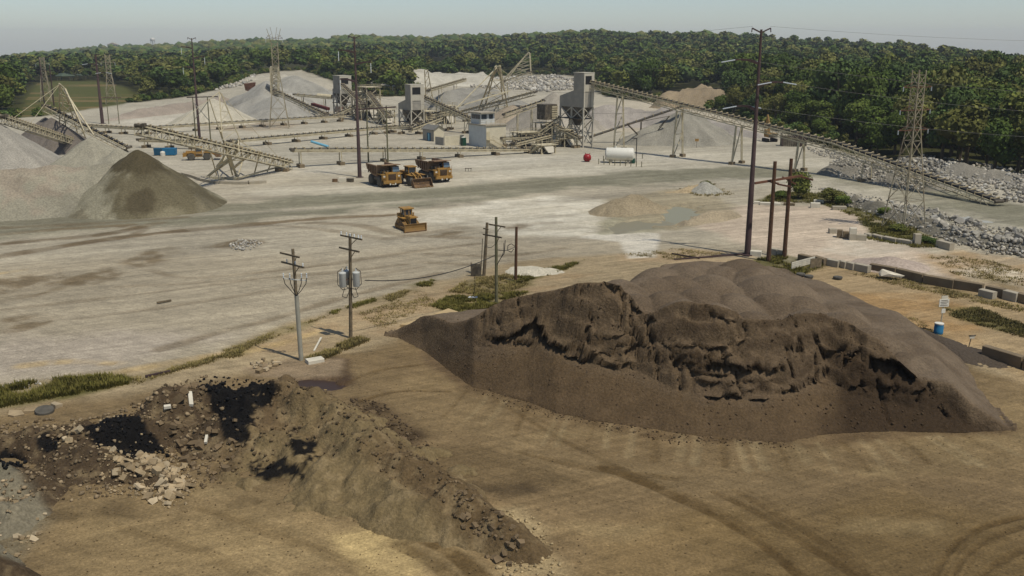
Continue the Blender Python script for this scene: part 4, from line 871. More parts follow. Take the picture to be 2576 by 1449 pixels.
# ================================================================== conveyors
def idler_mesh(w):
    mb = MB()
    for s in (-1, 1):
        mb.box((0, s * w * 0.5, 0.26), (0.16, 0.14, 0.52)); mb.bar((0, s * w * 0.48, 0.46), (0, s * w * 0.18, 0.26), 0.2)
    mb.bar((0, -w * 0.2, 0.24), (0, w * 0.2, 0.24), 0.2)
    return mb.mesh('idler', M['idler'])
_idlers = {}
def along(P, t):
    """point at distance t along polyline P"""
    for i in range(len(P) - 1):
        L = (P[i + 1] - P[i]).length
        if t <= L or i == len(P) - 2: return P[i] + (P[i + 1] - P[i]) * (t / L)
        t -= L
def conveyor(label, path, w=1.3, depth=0.9, idler_step=1.6, lattice=2.0, supports=(), frame='cream', belt=True, group='belt conveyors of the stone plant', hood=None, pulley=True, name='belt_conveyor', wheel_r=None):
    P = [Vector(p) for p in path]; base = P[-1] if P[-1].z < P[0].z else P[0]
    t = thing(name, label, 'conveyor', (base.x, base.y, T(base.x, base.y)), 0, group)
    o = Vector(t.location); Q = [p - o for p in P]; tr, bl = MB(), MB()
    for i in range(len(Q) - 1):
        a, b = Q[i], Q[i + 1]; d = (b - a).normalized(); side = d.cross(Vector((0, 0, 1))).normalized(); up = side.cross(d).normalized()
        L = (b - a).length
        for s in (-1, 1):
            so = side * (s * w * 0.55)
            tr.bar(a + so, b + so, 0.16, 0.26, up)
            if depth > 0:
                tr.bar(a + so - up * depth, b + so - up * depth, 0.14, 0.18, up)
                n = max(2, int(L / lattice))
                for k in range(n):
                    p, q = a + d * (L * k / n), a + d * (L * (k + 1) / n)
                    tr.bar(p + so - up * 0.05, p + so - up * depth, 0.09)
                    tr.bar((p if k % 2 else q) + so, (q if k % 2 else p) + so - up * depth, 0.08)
        n = max(2, int(L / 3))
        for k in range(n + 1):
            p = a + d * (L * k / n); tr.bar(p - side * w * 0.55 - up * max(depth, 0.15), p + side * w * 0.55 - up * max(depth, 0.15), 0.1)
        bl.bar(a + up * 0.34, b + up * 0.34, w * 0.78, 0.08, up); bl.bar(a - up * 0.12, b - up * 0.12, w * 0.7, 0.05, up)
    tr.build('truss', M[frame], t)
    if belt: bl.build('belt', M['belt'], t)
    if idler_step:
        key = round(w, 2)
        if key not in _idlers: _idlers[key] = idler_mesh(w)
        for i in range(len(Q) - 1):
            a, b = Q[i], Q[i + 1]; d = (b - a); L = d.length; n = int(L / idler_step)
            rz = math.atan2(d.y, d.x); ry = -math.atan2(d.z, math.hypot(d.x, d.y))
            for k in range(n):
                p = a + d * ((k + 0.5) / n); inst('idler', _idlers[key], t, p + Vector((0, 0, 0.13)), (0, ry, rz))
    if pulley:
        for e, f in ((Q[0], Q[1]), (Q[-1], Q[-2])):
            d = (f - e).normalized(); side = d.cross(Vector((0, 0, 1))).normalized()
            mb = MB(); mb.tube(e - side * w * 0.5 + Vector((0, 0, 0.1)), e + side * w * 0.5 + Vector((0, 0, 0.1)), 0.34, n=12); mb.box(e + side * w * 0.75 + Vector((0, 0, 0.2)), (0.7, 0.5, 0.6), math.atan2(d.y, d.x))
            mb.build('drive_pulley', M['dark_steel'], t)
    tot = sum((Q[i + 1] - Q[i]).length for i in range(len(Q) - 1))
    for s in supports:                                                   # (fraction along, half-spread, thickness, footing?)
        f, spread, th = s[0], s[1], s[2]; foot = s[3] if len(s) > 3 else True
        p = along(Q, tot * f); q = along(Q, min(tot, tot * f + 0.5)); d = (q - along(Q, max(0, tot * f - 0.5))); side = Vector((d.y, -d.x, 0)).normalized()
        gz = T(p.x + o.x, p.y + o.y) - o.z
        top = p - Vector((0, 0, depth + 0.1))
        for k in (-1, 1):
            a = top + side * (k * w * 0.5); b = Vector((p.x, p.y, gz)) + side * (k * (w * 0.5 + spread))
            lm = MB().bar(a, b, th); lg = lm.build('leg', M[frame], t)
            if foot: MB().box((b.x, b.y, gz + 0.25), (1.1, 1.1, 0.9), math.atan2(side.y, side.x)).build('footing', M['concrete_dark'], lg)
        hgt = top.z - gz
        if hgt > 4:
            br = MB(); n = max(1, int(hgt / 4.5))
            for k in range(n):
                u0, u1 = k / n, (k + 1) / n
                l0 = lambda u, kk: top.lerp(Vector((p.x, p.y, gz)), u) + side * (kk * (w * 0.5 + spread * u))
                br.bar(l0(u0, -1), l0(u1, 1), th * 0.45); br.bar(l0(u1, -1), l0(u1, 1), th * 0.4)
            br.build('brace', M[frame], t)
    if hood:
        f0, f1 = hood; mb = MB(); a, b = along(Q, tot * f0), along(Q, tot * f1); d = (b - a).normalized(); side = d.cross(Vector((0, 0, 1))).normalized()
        vs = []
        for e in (a, b):
            for k in range(7):
                an = math.pi * k / 6; vs.append(e + side * (math.cos(an) * w * 0.62) + Vector((0, 0, 0.3 + math.sin(an) * w * 0.6)))
        mb.add(vs, [(k, k + 1, k + 8, k + 7) for k in range(6)]); mb.build('belt_cover', M['cream'], t)
    return t
def PY(x, y, Y): return atY(x, y, Y)
long_c = conveyor('long inclined conveyor on tall trestles running from the tall bin tower to the boulder bank', [PY(1487, 206, 262), PY(2107, 361, 202), at(2512, 508, 0.7)], 2.0, 1.5, 1.75, 2.6, [(0.095, 0.9, 0.42), (0.27, 0.8, 0.42), (0.425, 0.8, 0.42), (0.57, 0.7, 0.4), (0.725, 0.3, 0.22)])
conveyor('dark thin conveyor feeding the big gravel cone below the long conveyor', [at(1486, 345, 1.5), PY(1718, 268, 273)], 1.1, 0.0, 2.4, 2, [(0.55, 1.2, 0.2)], 'dark_steel')
st1 = conveyor('lattice stacker conveyor dropping sand onto the dark damp cone', [PY(349, 317, 165), at(729, 408, 1.6)], 1.5, 1.5, 1.5, 1.8, [(0.93, 0.2, 0.3)])
st2 = conveyor('left stacker conveyor over the tall gravel pile at the picture edge', [PY(4, 293, 206), at(205, 360, 1.4)], 1.4, 1.3, 1.6, 1.8, [(0.9, 0.2, 0.25)])
st3 = conveyor('stacker conveyor hung from the cream mast above the charcoal gravel pile', [PY(116, 267, 254), at(322, 372, 1.2)], 1.4, 1.3, 1.6, 1.8, [(0.92, 0.2, 0.25)])
blk = lambda ts: [(f, 0.15, 0.22) for f in ts]
conveyor('ground conveyor on concrete blocks running from the left stackers to the back plant', [at(360, 322, 2.0), at(868, 291, 2.0)], 1.3, 0.35, 2.2, 3, blk([0.02, 0.12, 0.23, 0.34, 0.45, 0.55, 0.66, 0.77, 0.88, 0.97]))
conveyor('short level conveyor behind the left stacker mast', [at(222, 316, 2.0), at(358, 324, 2.0)], 1.3, 0.35, 2.2, 3, blk([0.05, 0.35, 0.65, 0.95]))
conveyor('middle ground conveyor ending at the dark bin hopper', [at(575, 356, 1.8), at(998, 318, 1.8)], 1.3, 0.35, 2.2, 3, blk([0.03, 0.2, 0.36, 0.52, 0.68, 0.84, 0.97]))
conveyor('front ground conveyor on concrete blocks behind the haul trucks', [PY(733, 377, 216), PY(1345, 376, 247)], 1.4, 0.4, 1.9, 3, [(f, 0.15, 0.22) for f in (0.03, 0.18, 0.35, 0.5, 0.66, 0.82, 0.97)])
conveyor('short feed conveyor left of the wheel loader by the blue containers', [at(352, 352, 2.0), at(500, 357, 2.0)], 1.3, 0.35, 2.0, 3, blk([0.1, 0.5, 0.9]))
conveyor('inclined conveyor coming down from the far steel mast', [PY(695, 229, 385), at(820, 288, 1.5)], 1.6, 1.1, 1.8, 2.2, [(0.62, 0.8, 0.25)])
conveyor('conveyor rising from the plant into the middle bin', [PY(1042, 232, 322), PY(1196, 304, 300)], 1.6, 1.0, 1.4, 2.2, [(0.5, 0.3, 0.25), (0.86, 0.2, 0.25)])
conveyor('cream conveyor rising into the far left bin', [PY(860, 212, 373), PY(912, 262, 350)], 1.5, 0.9, 2.0, 2.2, [(0.8, 0.3, 0.25)])
conveyor('steep conveyor rising to the screening tower beside the steel pole', [PY(912, 216, 366), PY(976, 296, 330)], 1.8, 1.1, 1.8, 2.2, [(0.75, 0.3, 0.3)])
conveyor('conveyor rising from behind the control house to the crusher box', [PY(1266, 289, 272), PY(1368, 254, 275)], 1.2, 0.9, 1.5, 2.0, [(0.35, 0.2, 0.25), (0.7, 0.3, 0.25)])
conveyor('long radial stacker conveyor under the cable mast behind the control house', [at(1120, 292, 1.5), PY(1345, 232, 330)], 1.4, 1.0, 2.0, 2.4, [(0.25, 0.3, 0.25), (0.6, 0.9, 0.25)])
conveyor('far stacker conveyor at the rubble field', [PY(1270, 205, 430), PY(1336, 181, 428)], 1.6, 1.2, 2.4, 2.6, [(0.1, 0.3, 0.3)])
conveyor('thin conveyor slanting up behind the middle bin', [PY(1075, 228, 350), PY(1170, 200, 420)], 1.2, 0.6, 2.6, 2.6, [(0.3, 0.2, 0.2), (0.7, 0.2, 0.2)])
conveyor('level covered conveyor in front of the far pale gravel pile', [PY(742, 238, 392), PY(835, 246, 388)], 1.6, 0.5, 2.4, 3, [(0.2, 0.2, 0.25), (0.8, 0.2, 0.25)], hood=(0.62, 1.0))
conveyor('ladder-like chute conveyor under the tall bin tower', [PY(1397, 316, 264), PY(1458, 348, 258)], 1.2, 0.7, 1.1, 1.4, [(0.85, 0.1, 0.2)])
conveyor('low conveyor between the crusher and the control house', [at(1262, 348, 2.2), at(1350, 345, 2.6)], 1.2, 0.4, 1.6, 2, blk([0.1, 0.5, 0.9]))

# ------------------------------------------------------------------ stacker masts and undercarriages
def lattice_mast(label, feet, tops, name='stacker_mast', th=0.28, rungs=5, mat='cream', cat='mast', extra=(), group=None):
    """A-frame of lattice legs: feet[i] -> tops[i]"""
    o = Vector(feet[0]); t = thing(name, label, cat, o, 0, group)
    n = len(feet); Pt = lambda i, u: Vector(feet[i]).lerp(Vector(tops[i]), u) - o
    for i in range(n): MB().bar(Pt(i, 0), Pt(i, 1), th).build('leg', M[mat], t)
    mb = MB()
    for k in range(1, rungs + 1):
        u, v = k / rungs, (k - 1) / rungs
        for i in range(n):
            j = (i + 1) % n
            if n == 2 and i == 1: break
            mb.bar(Pt(i, u), Pt(j, u), th * 0.5); mb.bar(Pt(i, v), Pt(j, u), th * 0.45)
    mb.build('bracing', M[mat], t)
    for a, b, w in extra: MB().bar(Vector(a) - o, Vector(b) - o, w).build('tie_bar', M[mat], t)
    return t
lattice_mast('cream A-frame mast of the left stacker above the charcoal gravel pile', [at(150, 365), at(172, 372), at(216, 348), at(200, 352)], [PY(149, 210, 246), PY(152, 212, 244), PY(165, 224, 240), PY(162, 222, 242)], rungs=7,
             extra=[(PY(164, 223, 240), PY(212, 330, 232), 0.3), (PY(160, 224, 242), PY(236, 340, 228), 0.3), (PY(150, 212, 246), PY(30, 300, 216), 0.08), (PY(150, 212, 246), PY(75, 312, 224), 0.08)])
lattice_mast('pale cross-braced undercarriage below the lattice stacker conveyor', [at(519, 447), at(597, 449), at(585, 425), at(545, 420)], [PY(601, 378, 192), PY(565, 356, 190), PY(640, 378, 198), PY(600, 352, 196)], rungs=2, th=0.4,
             extra=[(at(597, 449, 0.4), at(727, 412, 0.8), 0.3), (at(519, 447, 0.4), at(597, 449, 0.4), 0.5), (at(585, 440, 0.4), PY(555, 330, 186), 0.26), (PY(655, 380, 198), at(640, 436, 0.1), 0.22), (PY(690, 396, 204), at(672, 432, 0.1), 0.2), (PY(700, 398, 206), at(730, 418, 0.1), 0.2), (PY(520, 350, 184), at(545, 440, 0.2), 0.2)])
lattice_mast('thin stay mast standing on the lattice stacker conveyor', [PY(560, 352, 188), PY(604, 352, 196)], [PY(551, 231, 190), PY(556, 234, 194)], rungs=5, th=0.2, extra=[(PY(552, 232, 190), PY(420, 330, 172), 0.06), (PY(552, 232, 190), PY(700, 395, 207), 0.06), (PY(527, 250, 186), PY(560, 352, 188), 0.16), (PY(551, 232, 190), PY(527, 250, 186), 0.14)])
lattice_mast('tall pale steel mast at the far grey gravel bank', [PY(682, 242, 386), PY(699, 244, 384), PY(702, 240, 392), PY(686, 239, 394)], [PY(680, 170, 386), PY(700, 171, 384), PY(701, 168, 392), PY(682, 167, 394)], rungs=7, th=0.5)
lattice_mast('cable mast with pale A-frame legs behind the control house', [at(1195, 300), at(1282, 298), at(1268, 285), at(1215, 288)], [PY(1246, 168, 322), PY(1258, 166, 322), PY(1256, 166, 328), PY(1248, 166, 328)], rungs=4, th=0.4, extra=[(PY(1250, 170, 324), PY(1130, 290, 308), 0.3), (PY(1283, 228, 326), PY(1145, 270, 312), 0.35), (PY(1256, 168, 326), PY(1268, 228, 328), 0.3), (PY(1252, 168, 322), PY(1340, 232, 330), 0.08)])
lattice_mast('distant pale boom frame in front of the wood', [PY(1262, 206, 432), PY(1336, 190, 428)], [PY(1330, 132, 430), PY(1333, 134, 428)], rungs=6, th=0.6, extra=[(PY(1300, 172, 430), PY(1335, 186, 428), 0.3), (PY(1266, 212, 430), PY(1322, 140, 430), 0.4)])
lattice_mast('pale light mast behind the middle bin', [at(1072, 268), at(1092, 268)], [PY(1068, 176, 400), PY(1076, 176, 400)], rungs=6, th=0.35)
for (b, c, l) in (((1585, 357), (1635, 305), 'right'), ((1585, 357), (1562, 312), 'left')): pass
lattice_mast('V-shaped wheel support under the dark thin conveyor', [at(1623, 357), at(1630, 360)], [PY(1578, 312, 264), PY(1684, 292, 270)], rungs=1, th=0.3, name='stacker_wheel_support', mat='dark_steel')

# curved concrete running track of the stacker, as separate kerb lengths
trackp = [at(*p) for p in [(465, 440), (490, 446), (515, 455), (545, 461), (585, 462), (625, 463), (668, 460)]]
t = thing('running_track', 'curved concrete running track of the lattice stacker', 'track', trackp[0])
for i in range(len(trackp) - 1):
    MB().bar(trackp[i] - trackp[0] + Vector((0, 0, 0.25)), trackp[i + 1] - trackp[0] + Vector((0, 0, 0.25)), 1.6, 0.6).build('track_length', M['concrete'], t)

# ================================================================== bins and buildings
PLANT_RZ = math.atan2(0.6, 0.8)
def rail(mb, a, b, h=1.05, n=None, th=0.07):
    a, b = Vector(a), Vector(b); n = n or max(1, int((b - a).length / 1.5))
    for k in range(n + 1): p = a.lerp(b, k / n); mb.bar(p, p + Vector((0, 0, h)), th)
    for u in (0.5, 1.0): mb.bar(a + Vector((0, 0, h * u)), b + Vector((0, 0, h * u)), th)
def panels(parent, a, b, z0, z1, n, mat, out, th=0.06):
    """corrugated sheets standing side by side along a-b, each a part"""
    a, b = Vector(a), Vector(b); d = (b - a) / n; w = d.length
    mb = MB(); ux = d.normalized(); nrm = Vector(out)
    k = 6
    vs = []
    for j in range(k + 1):
        p = ux * (w * 0.995 * j / k) + nrm * (0.05 if j % 2 else 0.0); vs += [(p.x, p.y, 0), (p.x, p.y, z1 - z0)]
    mb.add(vs, [(2 * j, 2 * j + 2, 2 * j + 3, 2 * j + 1) for j in range(k)])
    me = mb.mesh('wall_panel', M[mat])
    for i in range(n): inst('wall_panel', me, parent, (a + d * i) + Vector((0, 0, z0)))
def bin_tower(label, base, w, d, d_low, z_leg, z_hop, z_low, z_top, name='bin_tower', round_hopper=False, rz=PLANT_RZ):
    """origin: front corner. x along the sunlit face, y back along the shaded face. upper house, lower house, hopper, legs"""
    t = thing(name, label, 'bin', (base.x, base.y, T(base.x, base.y)), rz, None)
    # upper house
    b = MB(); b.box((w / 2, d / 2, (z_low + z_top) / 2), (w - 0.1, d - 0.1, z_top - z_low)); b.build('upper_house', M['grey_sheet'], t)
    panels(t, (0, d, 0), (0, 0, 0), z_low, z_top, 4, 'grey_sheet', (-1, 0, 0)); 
    # sunlit front with the belt opening: frame pieces around a recess
    ow, oz0, oz1 = w * 0.62, z_top - (z_top - z_low) * 0.62, z_top - (z_top - z_low) * 0.16
    f = MB()
    f.box((w * 0.06, -0.06, (z_hop + z_top) / 2), (w * 0.12, 0.12, z_top - z_hop)); f.box((w * 0.12 + ow + (w * 0.88 - ow) / 2, -0.06, (z_hop + z_top) / 2), (w * 0.88 - ow, 0.12, z_top - z_hop))
    f.box((w * 0.12 + ow / 2, -0.06, (oz1 + z_top) / 2), (ow, 0.12, z_top - oz1)); f.box((w * 0.12 + ow / 2, -0.06, (z_low + oz0) / 2 - 0.2), (ow, 0.12, oz0 - z_low))
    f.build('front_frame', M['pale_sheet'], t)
    MB().box((w * 0.12 + ow / 2, 0.02, (oz0 + oz1) / 2), (ow, 0.06, oz1 - oz0)).build('belt_opening', M['black'], t)
    MB().box((w / 2, d / 2, z_top + 0.1), (w + 0.3, d + 0.3, 0.16)).build('roof', M['pale_sheet'], t)
    # lower house, longer to the back-left, with a sloping shoulder
    lo = MB(); lo.prism([(0.0, z_hop), (0.0, z_low), (d, z_low), (d_low, z_low - (d_low - d) * 0.28), (d_low, z_hop)], 0.02, w - 0.02, 'yz'); lo.build('lower_house', M['grey_sheet'], t)
    panels(t, (0.0, d_low, 0), (0.0, 0, 0), z_hop, z_low - (d_low - d) * 0.28, max(4, int(d_low / 1.2)), 'grey_sheet', (-1, 0, 0))
    h = MB()
    if round_hopper: h.lathe([(min(w, d_low) * 0.62, z_hop), (min(w, d_low) * 0.62, z_hop - 1.2), (0.6, z_leg * 0.45)], (w / 2, d_low * 0.45, 0), 'z', 14)
    else:
        cx, cy = w / 2, d_low * 0.45
        h.hexa([(cx - 0.7, cy - 0.9, z_leg * 0.75), (cx + 0.7, cy - 0.9, z_leg * 0.75), (cx + 0.7, cy + 0.9, z_leg * 0.75), (cx - 0.7, cy + 0.9, z_leg * 0.75), (0.1, 0.1, z_hop), (w - 0.1, 0.1, z_hop), (w - 0.1, d_low - 0.1, z_hop), (0.1, d_low - 0.1, z_hop)])
    h.build('hopper', M['dark_steel'], t)
    # deck, legs and braces
    dk = MB(); dk.box((w / 2, d_low * 0.5, z_leg), (w + 1.0, d_low * 0.9, 0.18)); rail(dk, (-0.5, d_low * 0.05, z_leg), (w + 0.5, d_low * 0.05, z_leg)); dk.build('platform', M['dark_steel'], t)
    L = [(0.1, 0.1), (w - 0.1, 0.1), (0.1, d_low - 0.2), (w - 0.1, d_low - 0.2), (0.1, d_low * 0.5)]
    for (x, y) in L: MB().bar((x, y, -0.2), (x, y, z_hop), 0.36).build('leg', M['pale_sheet'], t)
    br = MB()
    for (p, q) in ((0, 1), (0, 4), (4, 2), (1, 3)):
        for (u, v) in ((0.3, z_leg), (z_leg, z_hop)):
            br.bar((*L[p], u), (*L[q], v), 0.2); br.bar((*L[q], u), (*L[p], v), 0.2)
        br.bar((*L[p], z_leg * 0.5), (*L[q], z_leg * 0.5), 0.2)
    br.build('brace', M['pale_sheet'], t)
    return t
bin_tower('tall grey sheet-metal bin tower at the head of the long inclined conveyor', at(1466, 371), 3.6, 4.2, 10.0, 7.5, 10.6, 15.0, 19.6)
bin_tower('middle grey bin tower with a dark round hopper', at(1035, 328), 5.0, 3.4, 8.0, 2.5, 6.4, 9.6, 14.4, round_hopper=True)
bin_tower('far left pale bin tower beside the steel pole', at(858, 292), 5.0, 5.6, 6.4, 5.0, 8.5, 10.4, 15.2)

def screening_tower(label, base, w, d, levels, rz=PLANT_RZ, seed=1, box=None, name='screening_tower', cat='crusher'):
    """open steel frame with decks, rails, a machine box, motors, a chute and a stair"""
    rr = random.Random(seed); t = thing(name, label, cat, (base.x, base.y, T(base.x, base.y)), rz)
    for x in (0, w):
        for y in (0, d / 2, d): MB().bar((x, y, -0.2), (x, y, levels[-1]), 0.3).build('leg', M['cream'], t)
    z0 = 0
    for i, z in enumerate(levels):
        dk = MB(); dk.box((w / 2, d / 2, z), (w + 1.2, d + 1.2, 0.16))
        for a, b in (((-0.6, -0.6, z), (w + 0.6, -0.6, z)), ((-0.6, -0.6, z), (-0.6, d + 0.6, z)), ((w + 0.6, -0.6, z), (w + 0.6, d + 0.6, z))): rail(dk, a, b)
        dk.build('deck', M['cream'], t)
        br = MB(); br.bar((0, 0, z0), (w, 0, z), 0.16); br.bar((0, 0, z), (0, d, z0), 0.16); br.bar((w, 0, z0), (w, d, z), 0.16); br.build('brace', M['cream'], t)
        mc = MB(); cx, cy = w * rr.uniform(0.4, 0.6), d * rr.uniform(0.35, 0.6)
        hgt = (z - z0) * 0.62
        mc.box((cx, cy, z0 + hgt / 2 + 0.3), (w * 0.62, d * 0.6, hgt), 0, 0.8); mc.tube((w * 0.1, cy, z0 + hgt * 0.55), (w * 0.95, cy, z0 + hgt * 0.55), hgt * 0.28, n=12); mc.box((w * 0.12, d * 0.15, z0 + 0.6), (1.0, 0.8, 0.9))
        mc.build('machinery', M['dark_steel'], t)
        z0 = z
    ch = MB(); ch.hexa([(w * 0.2, -1.8, levels[0] * 0.2), (w * 0.6, -1.8, levels[0] * 0.2), (w * 0.6, -1.4, levels[0] * 0.2), (w * 0.2, -1.4, levels[0] * 0.2), (w * 0.1, -0.2, levels[0]), (w * 0.8, -0.2, levels[0]), (w * 0.8, 0.6, levels[0]), (w * 0.1, 0.6, levels[0])]); ch.build('chute', M['pale_sheet'], t)
    st = MB(); a, b = Vector((-1.6, d, 0)), Vector((-1.6, 0, levels[0]))
    for s in (0, 0.9): st.bar(a + Vector((s, 0, 0)), b + Vector((s, 0, 0)), 0.12, 0.25); st.bar(a + Vector((s, 0, 1)), b + Vector((s, 0, 1)), 0.07)
    for k in range(10): p = a.lerp(b, (k + 0.5) / 10); st.bar(p, p + Vector((0.9, 0, 0)), 0.3, 0.06)
    st.build('stair', M['cream'], t)
    if box:
        x, y, z, bw, bd, bh = box; MB().box((x, y, z + bh / 2), (bw, bd, bh)).build('machine_house', M['dark_steel'], t)
        me = MB().box((0, 0, 0), (bw * 0.5, 0.12, 0.42)).mesh('siding_board', M['cream'])
        for k in range(int(bh / 0.62)): inst('siding_board', me, t, (x + bw * 0.3, y - bd / 2 - 0.1, z + 0.35 + k * 0.62))
    return t
screening_tower('crusher tower with dark box house left of the tall bin tower', at(1375, 362), 4.6, 5.0, [2.8, 5.6], seed=3, box=(2.0, 2.4, 6.6, 4.4, 3.6, 4.2))
screening_tower('low crushing plant with motors right of the control house', at(1312, 368), 5.6, 4.0, [2.2, 3.6], seed=5)
screening_tower('screening tower with railed top deck beside the brown steel pole', at(925, 302), 5.5, 6.5, [4.2, 8.0, 11.8], seed=7)
screening_tower('low dark crushing frame between the far bins', at(962, 312), 5.0, 6.0, [2.6, 4.8], seed=9)
screening_tower('cone crusher frame behind the small shed', at(1118, 312), 4.5, 5.0, [3.0, 6.2], seed=11)
screening_tower('machinery frame of the far left bin', at(880, 290), 4.0, 5.0, [3.2], seed=13)
screening_tower('cream service platform at the end of the front ground conveyor', at(1362, 388), 4.5, 3.0, [2.2], seed=15)
for l, a, b, w_, dp in (('short dusty conveyor under the middle bin', at(1030, 326, 1.6), PY(1110, 296, 306), 1.3, 0.8), ('cross conveyor between middle bin and crusher frame', PY(1078, 290, 312), PY(1150, 274, 318), 1.2, 0.8), ('thin conveyor climbing behind the steel pole to the screening tower', at(835, 292, 1.5), PY(915, 258, 360), 1.2, 0.8), ('dusty return conveyor in front of the low crushing frame', at(948, 322, 1.6), at(1030, 318, 2.4), 1.3, 0.5), ('short conveyor below the crusher tower', at(1290, 362, 1.8), PY(1382, 340, 262), 1.1, 0.6), ('steep feed conveyor left of the tall bin tower', at(1330, 350, 1.5), PY(1408, 296, 268), 1.1, 0.8)):
    conveyor(l, [a, b], w_, dp, 1.6, 1.8, [(0.3, 0.3, 0.22), (0.75, 0.3, 0.22)])
screening_tower('dark screen house frame right of the middle bin', at(1072, 322), 4.0, 4.6, [2.8, 5.4], seed=21)
screening_tower('low motor platform below the tall bin tower', at(1420, 370), 4.2, 3.4, [2.4, 4.6], seed=23)
screening_tower('tall open frame behind the steel pole', at(900, 296), 4.0, 4.0, [3.4, 6.8, 9.6], seed=25)
screening_tower('small frame with motors behind the shed', at(1048, 312), 3.6, 4.0, [2.6, 4.8], seed=27)
# red feeder by the far bin
t = thing('feeder', 'dark red inclined feeder hopper left of the far bin', 'feeder', at(815, 285)); o = Vector(t.location)
MB().bar(PY(786, 262, 382) - o, PY(826, 274, 376) - o, 1.6, 1.0).build('trough', M['dark_red'], t)
MB().box((6.5, -2, 1.8), (3.4, 2.6, 2.0), 0.4, 0.8).build('hopper', M['rust'], t)
for x in (-2.0, 2.0, 5.5): MB().bar((x, -1, -0.2), (x, -1, 2.2), 0.2).build('leg', M['dark_steel'], t)

# control house: block base and glazed cabin above
base = at(1223, 372); t = thing('control_house', 'two-storey control house with glazed cabin beside the crushers', 'building', (base.x, base.y, 0), PLANT_RZ)
W_, D_ = 6.6, 8.2
MB().box((W_ / 2, D_ / 2, 2.85), (W_, D_, 5.9)).build('wall', M['shade_blue_wall'], t)
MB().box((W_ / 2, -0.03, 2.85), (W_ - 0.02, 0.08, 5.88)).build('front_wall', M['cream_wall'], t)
MB().box((W_ / 2, D_ / 2, 5.95), (W_ + 0.7, D_ + 0.7, 0.28)).build('roof_slab', M['flat_roof'], t)
cb = MB(); cb.prism([(0.6, 6.1), (0.6, 8.9), (5.2, 8.9), (5.2, 6.1)], 0.9 + 2.4, D_ - 0.2, 'xz'); cb.build('cabin_wall', M['shade_blue_wall'], t)
MB().box((2.9, (D_ + 3.1) / 2 + 0.0, 9.05), (5.4, D_ - 2.0, 0.3)).build('cabin_roof', M['flat_roof'], t)
for (y0, y1) in ((3.6, 5.6), (5.75, 7.6)): MB().box((0.57, (y0 + y1) / 2, 8.0), (0.08, y1 - y0, 1.2)).build('window', M['glass'], t)
MB().box((1.7, 3.27, 8.0), (1.7, 0.08, 1.2)).build('window', M['glass'], t); MB().box((4.0, 3.27, 8.0), (1.3, 0.08, 1.2)).build('window', M['glass'], t)
rl = MB(); rail(rl, (0.1, 0.1, 6.1), (W_, 0.1, 6.1)); rail(rl, (0.1, 0.1, 6.1), (0.1, 3.0, 6.1)); rl.build('railing', M['cream'], t)
stp = MB(); a, b = Vector((1.2, -1.0, 2.2)), Vector((5.4, -1.0, 0.0))
for k in range(11): p = a.lerp(b, k / 10); stp.box(p, (0.4, 1.0, 0.06))
stp.bar(a + Vector((0, -0.5, 0)), b + Vector((0, -0.5, 0)), 0.08, 0.25); rail(stp, a + Vector((-1.2, -0.5, 0)), a + Vector((0, -0.5, 0))); stp.bar(a + Vector((0, -0.5, 1)), b + Vector((0, -0.5, 1)), 0.08); stp.box((0.6, -0.5, 2.15), (1.3, 1.0, 0.1)); stp.build('stair', M['cream'], t)
MB().box((0.62, -0.1, 3.25), (1.0, 0.08, 2.1)).build('door', M['cream'], t)
# small shed with gabled roof and blue door
base = at(1092, 356); t = thing('tool_shed', 'small grey gabled shed with a blue double door', 'shed', (base.x, base.y, 0), PLANT_RZ)
sw, sd, sh = 3.4, 6.0, 3.4
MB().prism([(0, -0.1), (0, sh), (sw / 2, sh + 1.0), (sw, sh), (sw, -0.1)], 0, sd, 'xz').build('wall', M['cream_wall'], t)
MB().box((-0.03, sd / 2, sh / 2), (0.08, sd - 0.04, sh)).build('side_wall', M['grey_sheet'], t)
for s in (-1, 1):
    rf = MB(); x0, x1 = (sw / 2, -0.35) if s < 0 else (sw / 2, sw + 0.35)
    rf.add([(x0, -0.35, sh + 1.12), (x1, -0.35, sh - 0.1), (x1, sd + 0.35, sh - 0.1), (x0, sd + 0.35, sh + 1.12), (x0, -0.35, sh + 1.0), (x1, -0.35, sh - 0.22), (x1, sd + 0.35, sh - 0.22), (x0, sd + 0.35, sh + 1.0)], [(0, 1, 2, 3), (7, 6, 5, 4), (0, 4, 5, 1), (2, 6, 7, 3), (1, 5, 6, 2), (0, 3, 7, 4)]); rf.build('roof', M['grey_roof'], t)
MB().box((-0.1, 2.6, 1.15), (0.1, 2.0, 2.3)).build('door', M['blue_dark'], t); MB().box((-0.16, 2.6, 1.1), (0.06, 0.7, 2.1)).build('door_leaf', M['cyan'], t)
# low block walls beside it
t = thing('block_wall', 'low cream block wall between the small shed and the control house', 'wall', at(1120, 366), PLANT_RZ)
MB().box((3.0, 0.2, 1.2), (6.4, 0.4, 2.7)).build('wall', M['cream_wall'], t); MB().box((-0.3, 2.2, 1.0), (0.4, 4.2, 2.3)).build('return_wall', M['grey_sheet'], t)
# portable toilet
t = thing('portable_toilet', 'dark green portable toilet against the control house wall', 'portable toilet', at(1166, 367), PLANT_RZ)
MB().box((0, 0, 1.1), (1.15, 1.15, 2.3), 0, 0.94).build('cabin', M['green'], t); MB().lathe([(0.62, 2.25), (0.6, 2.4), (0.2, 2.52)], (0, 0, 0), 'z', 4).build('roof', M['white'], t); MB().box((0, -0.59, 1.05), (0.75, 0.04, 1.9)).build('door', M['green'], t)
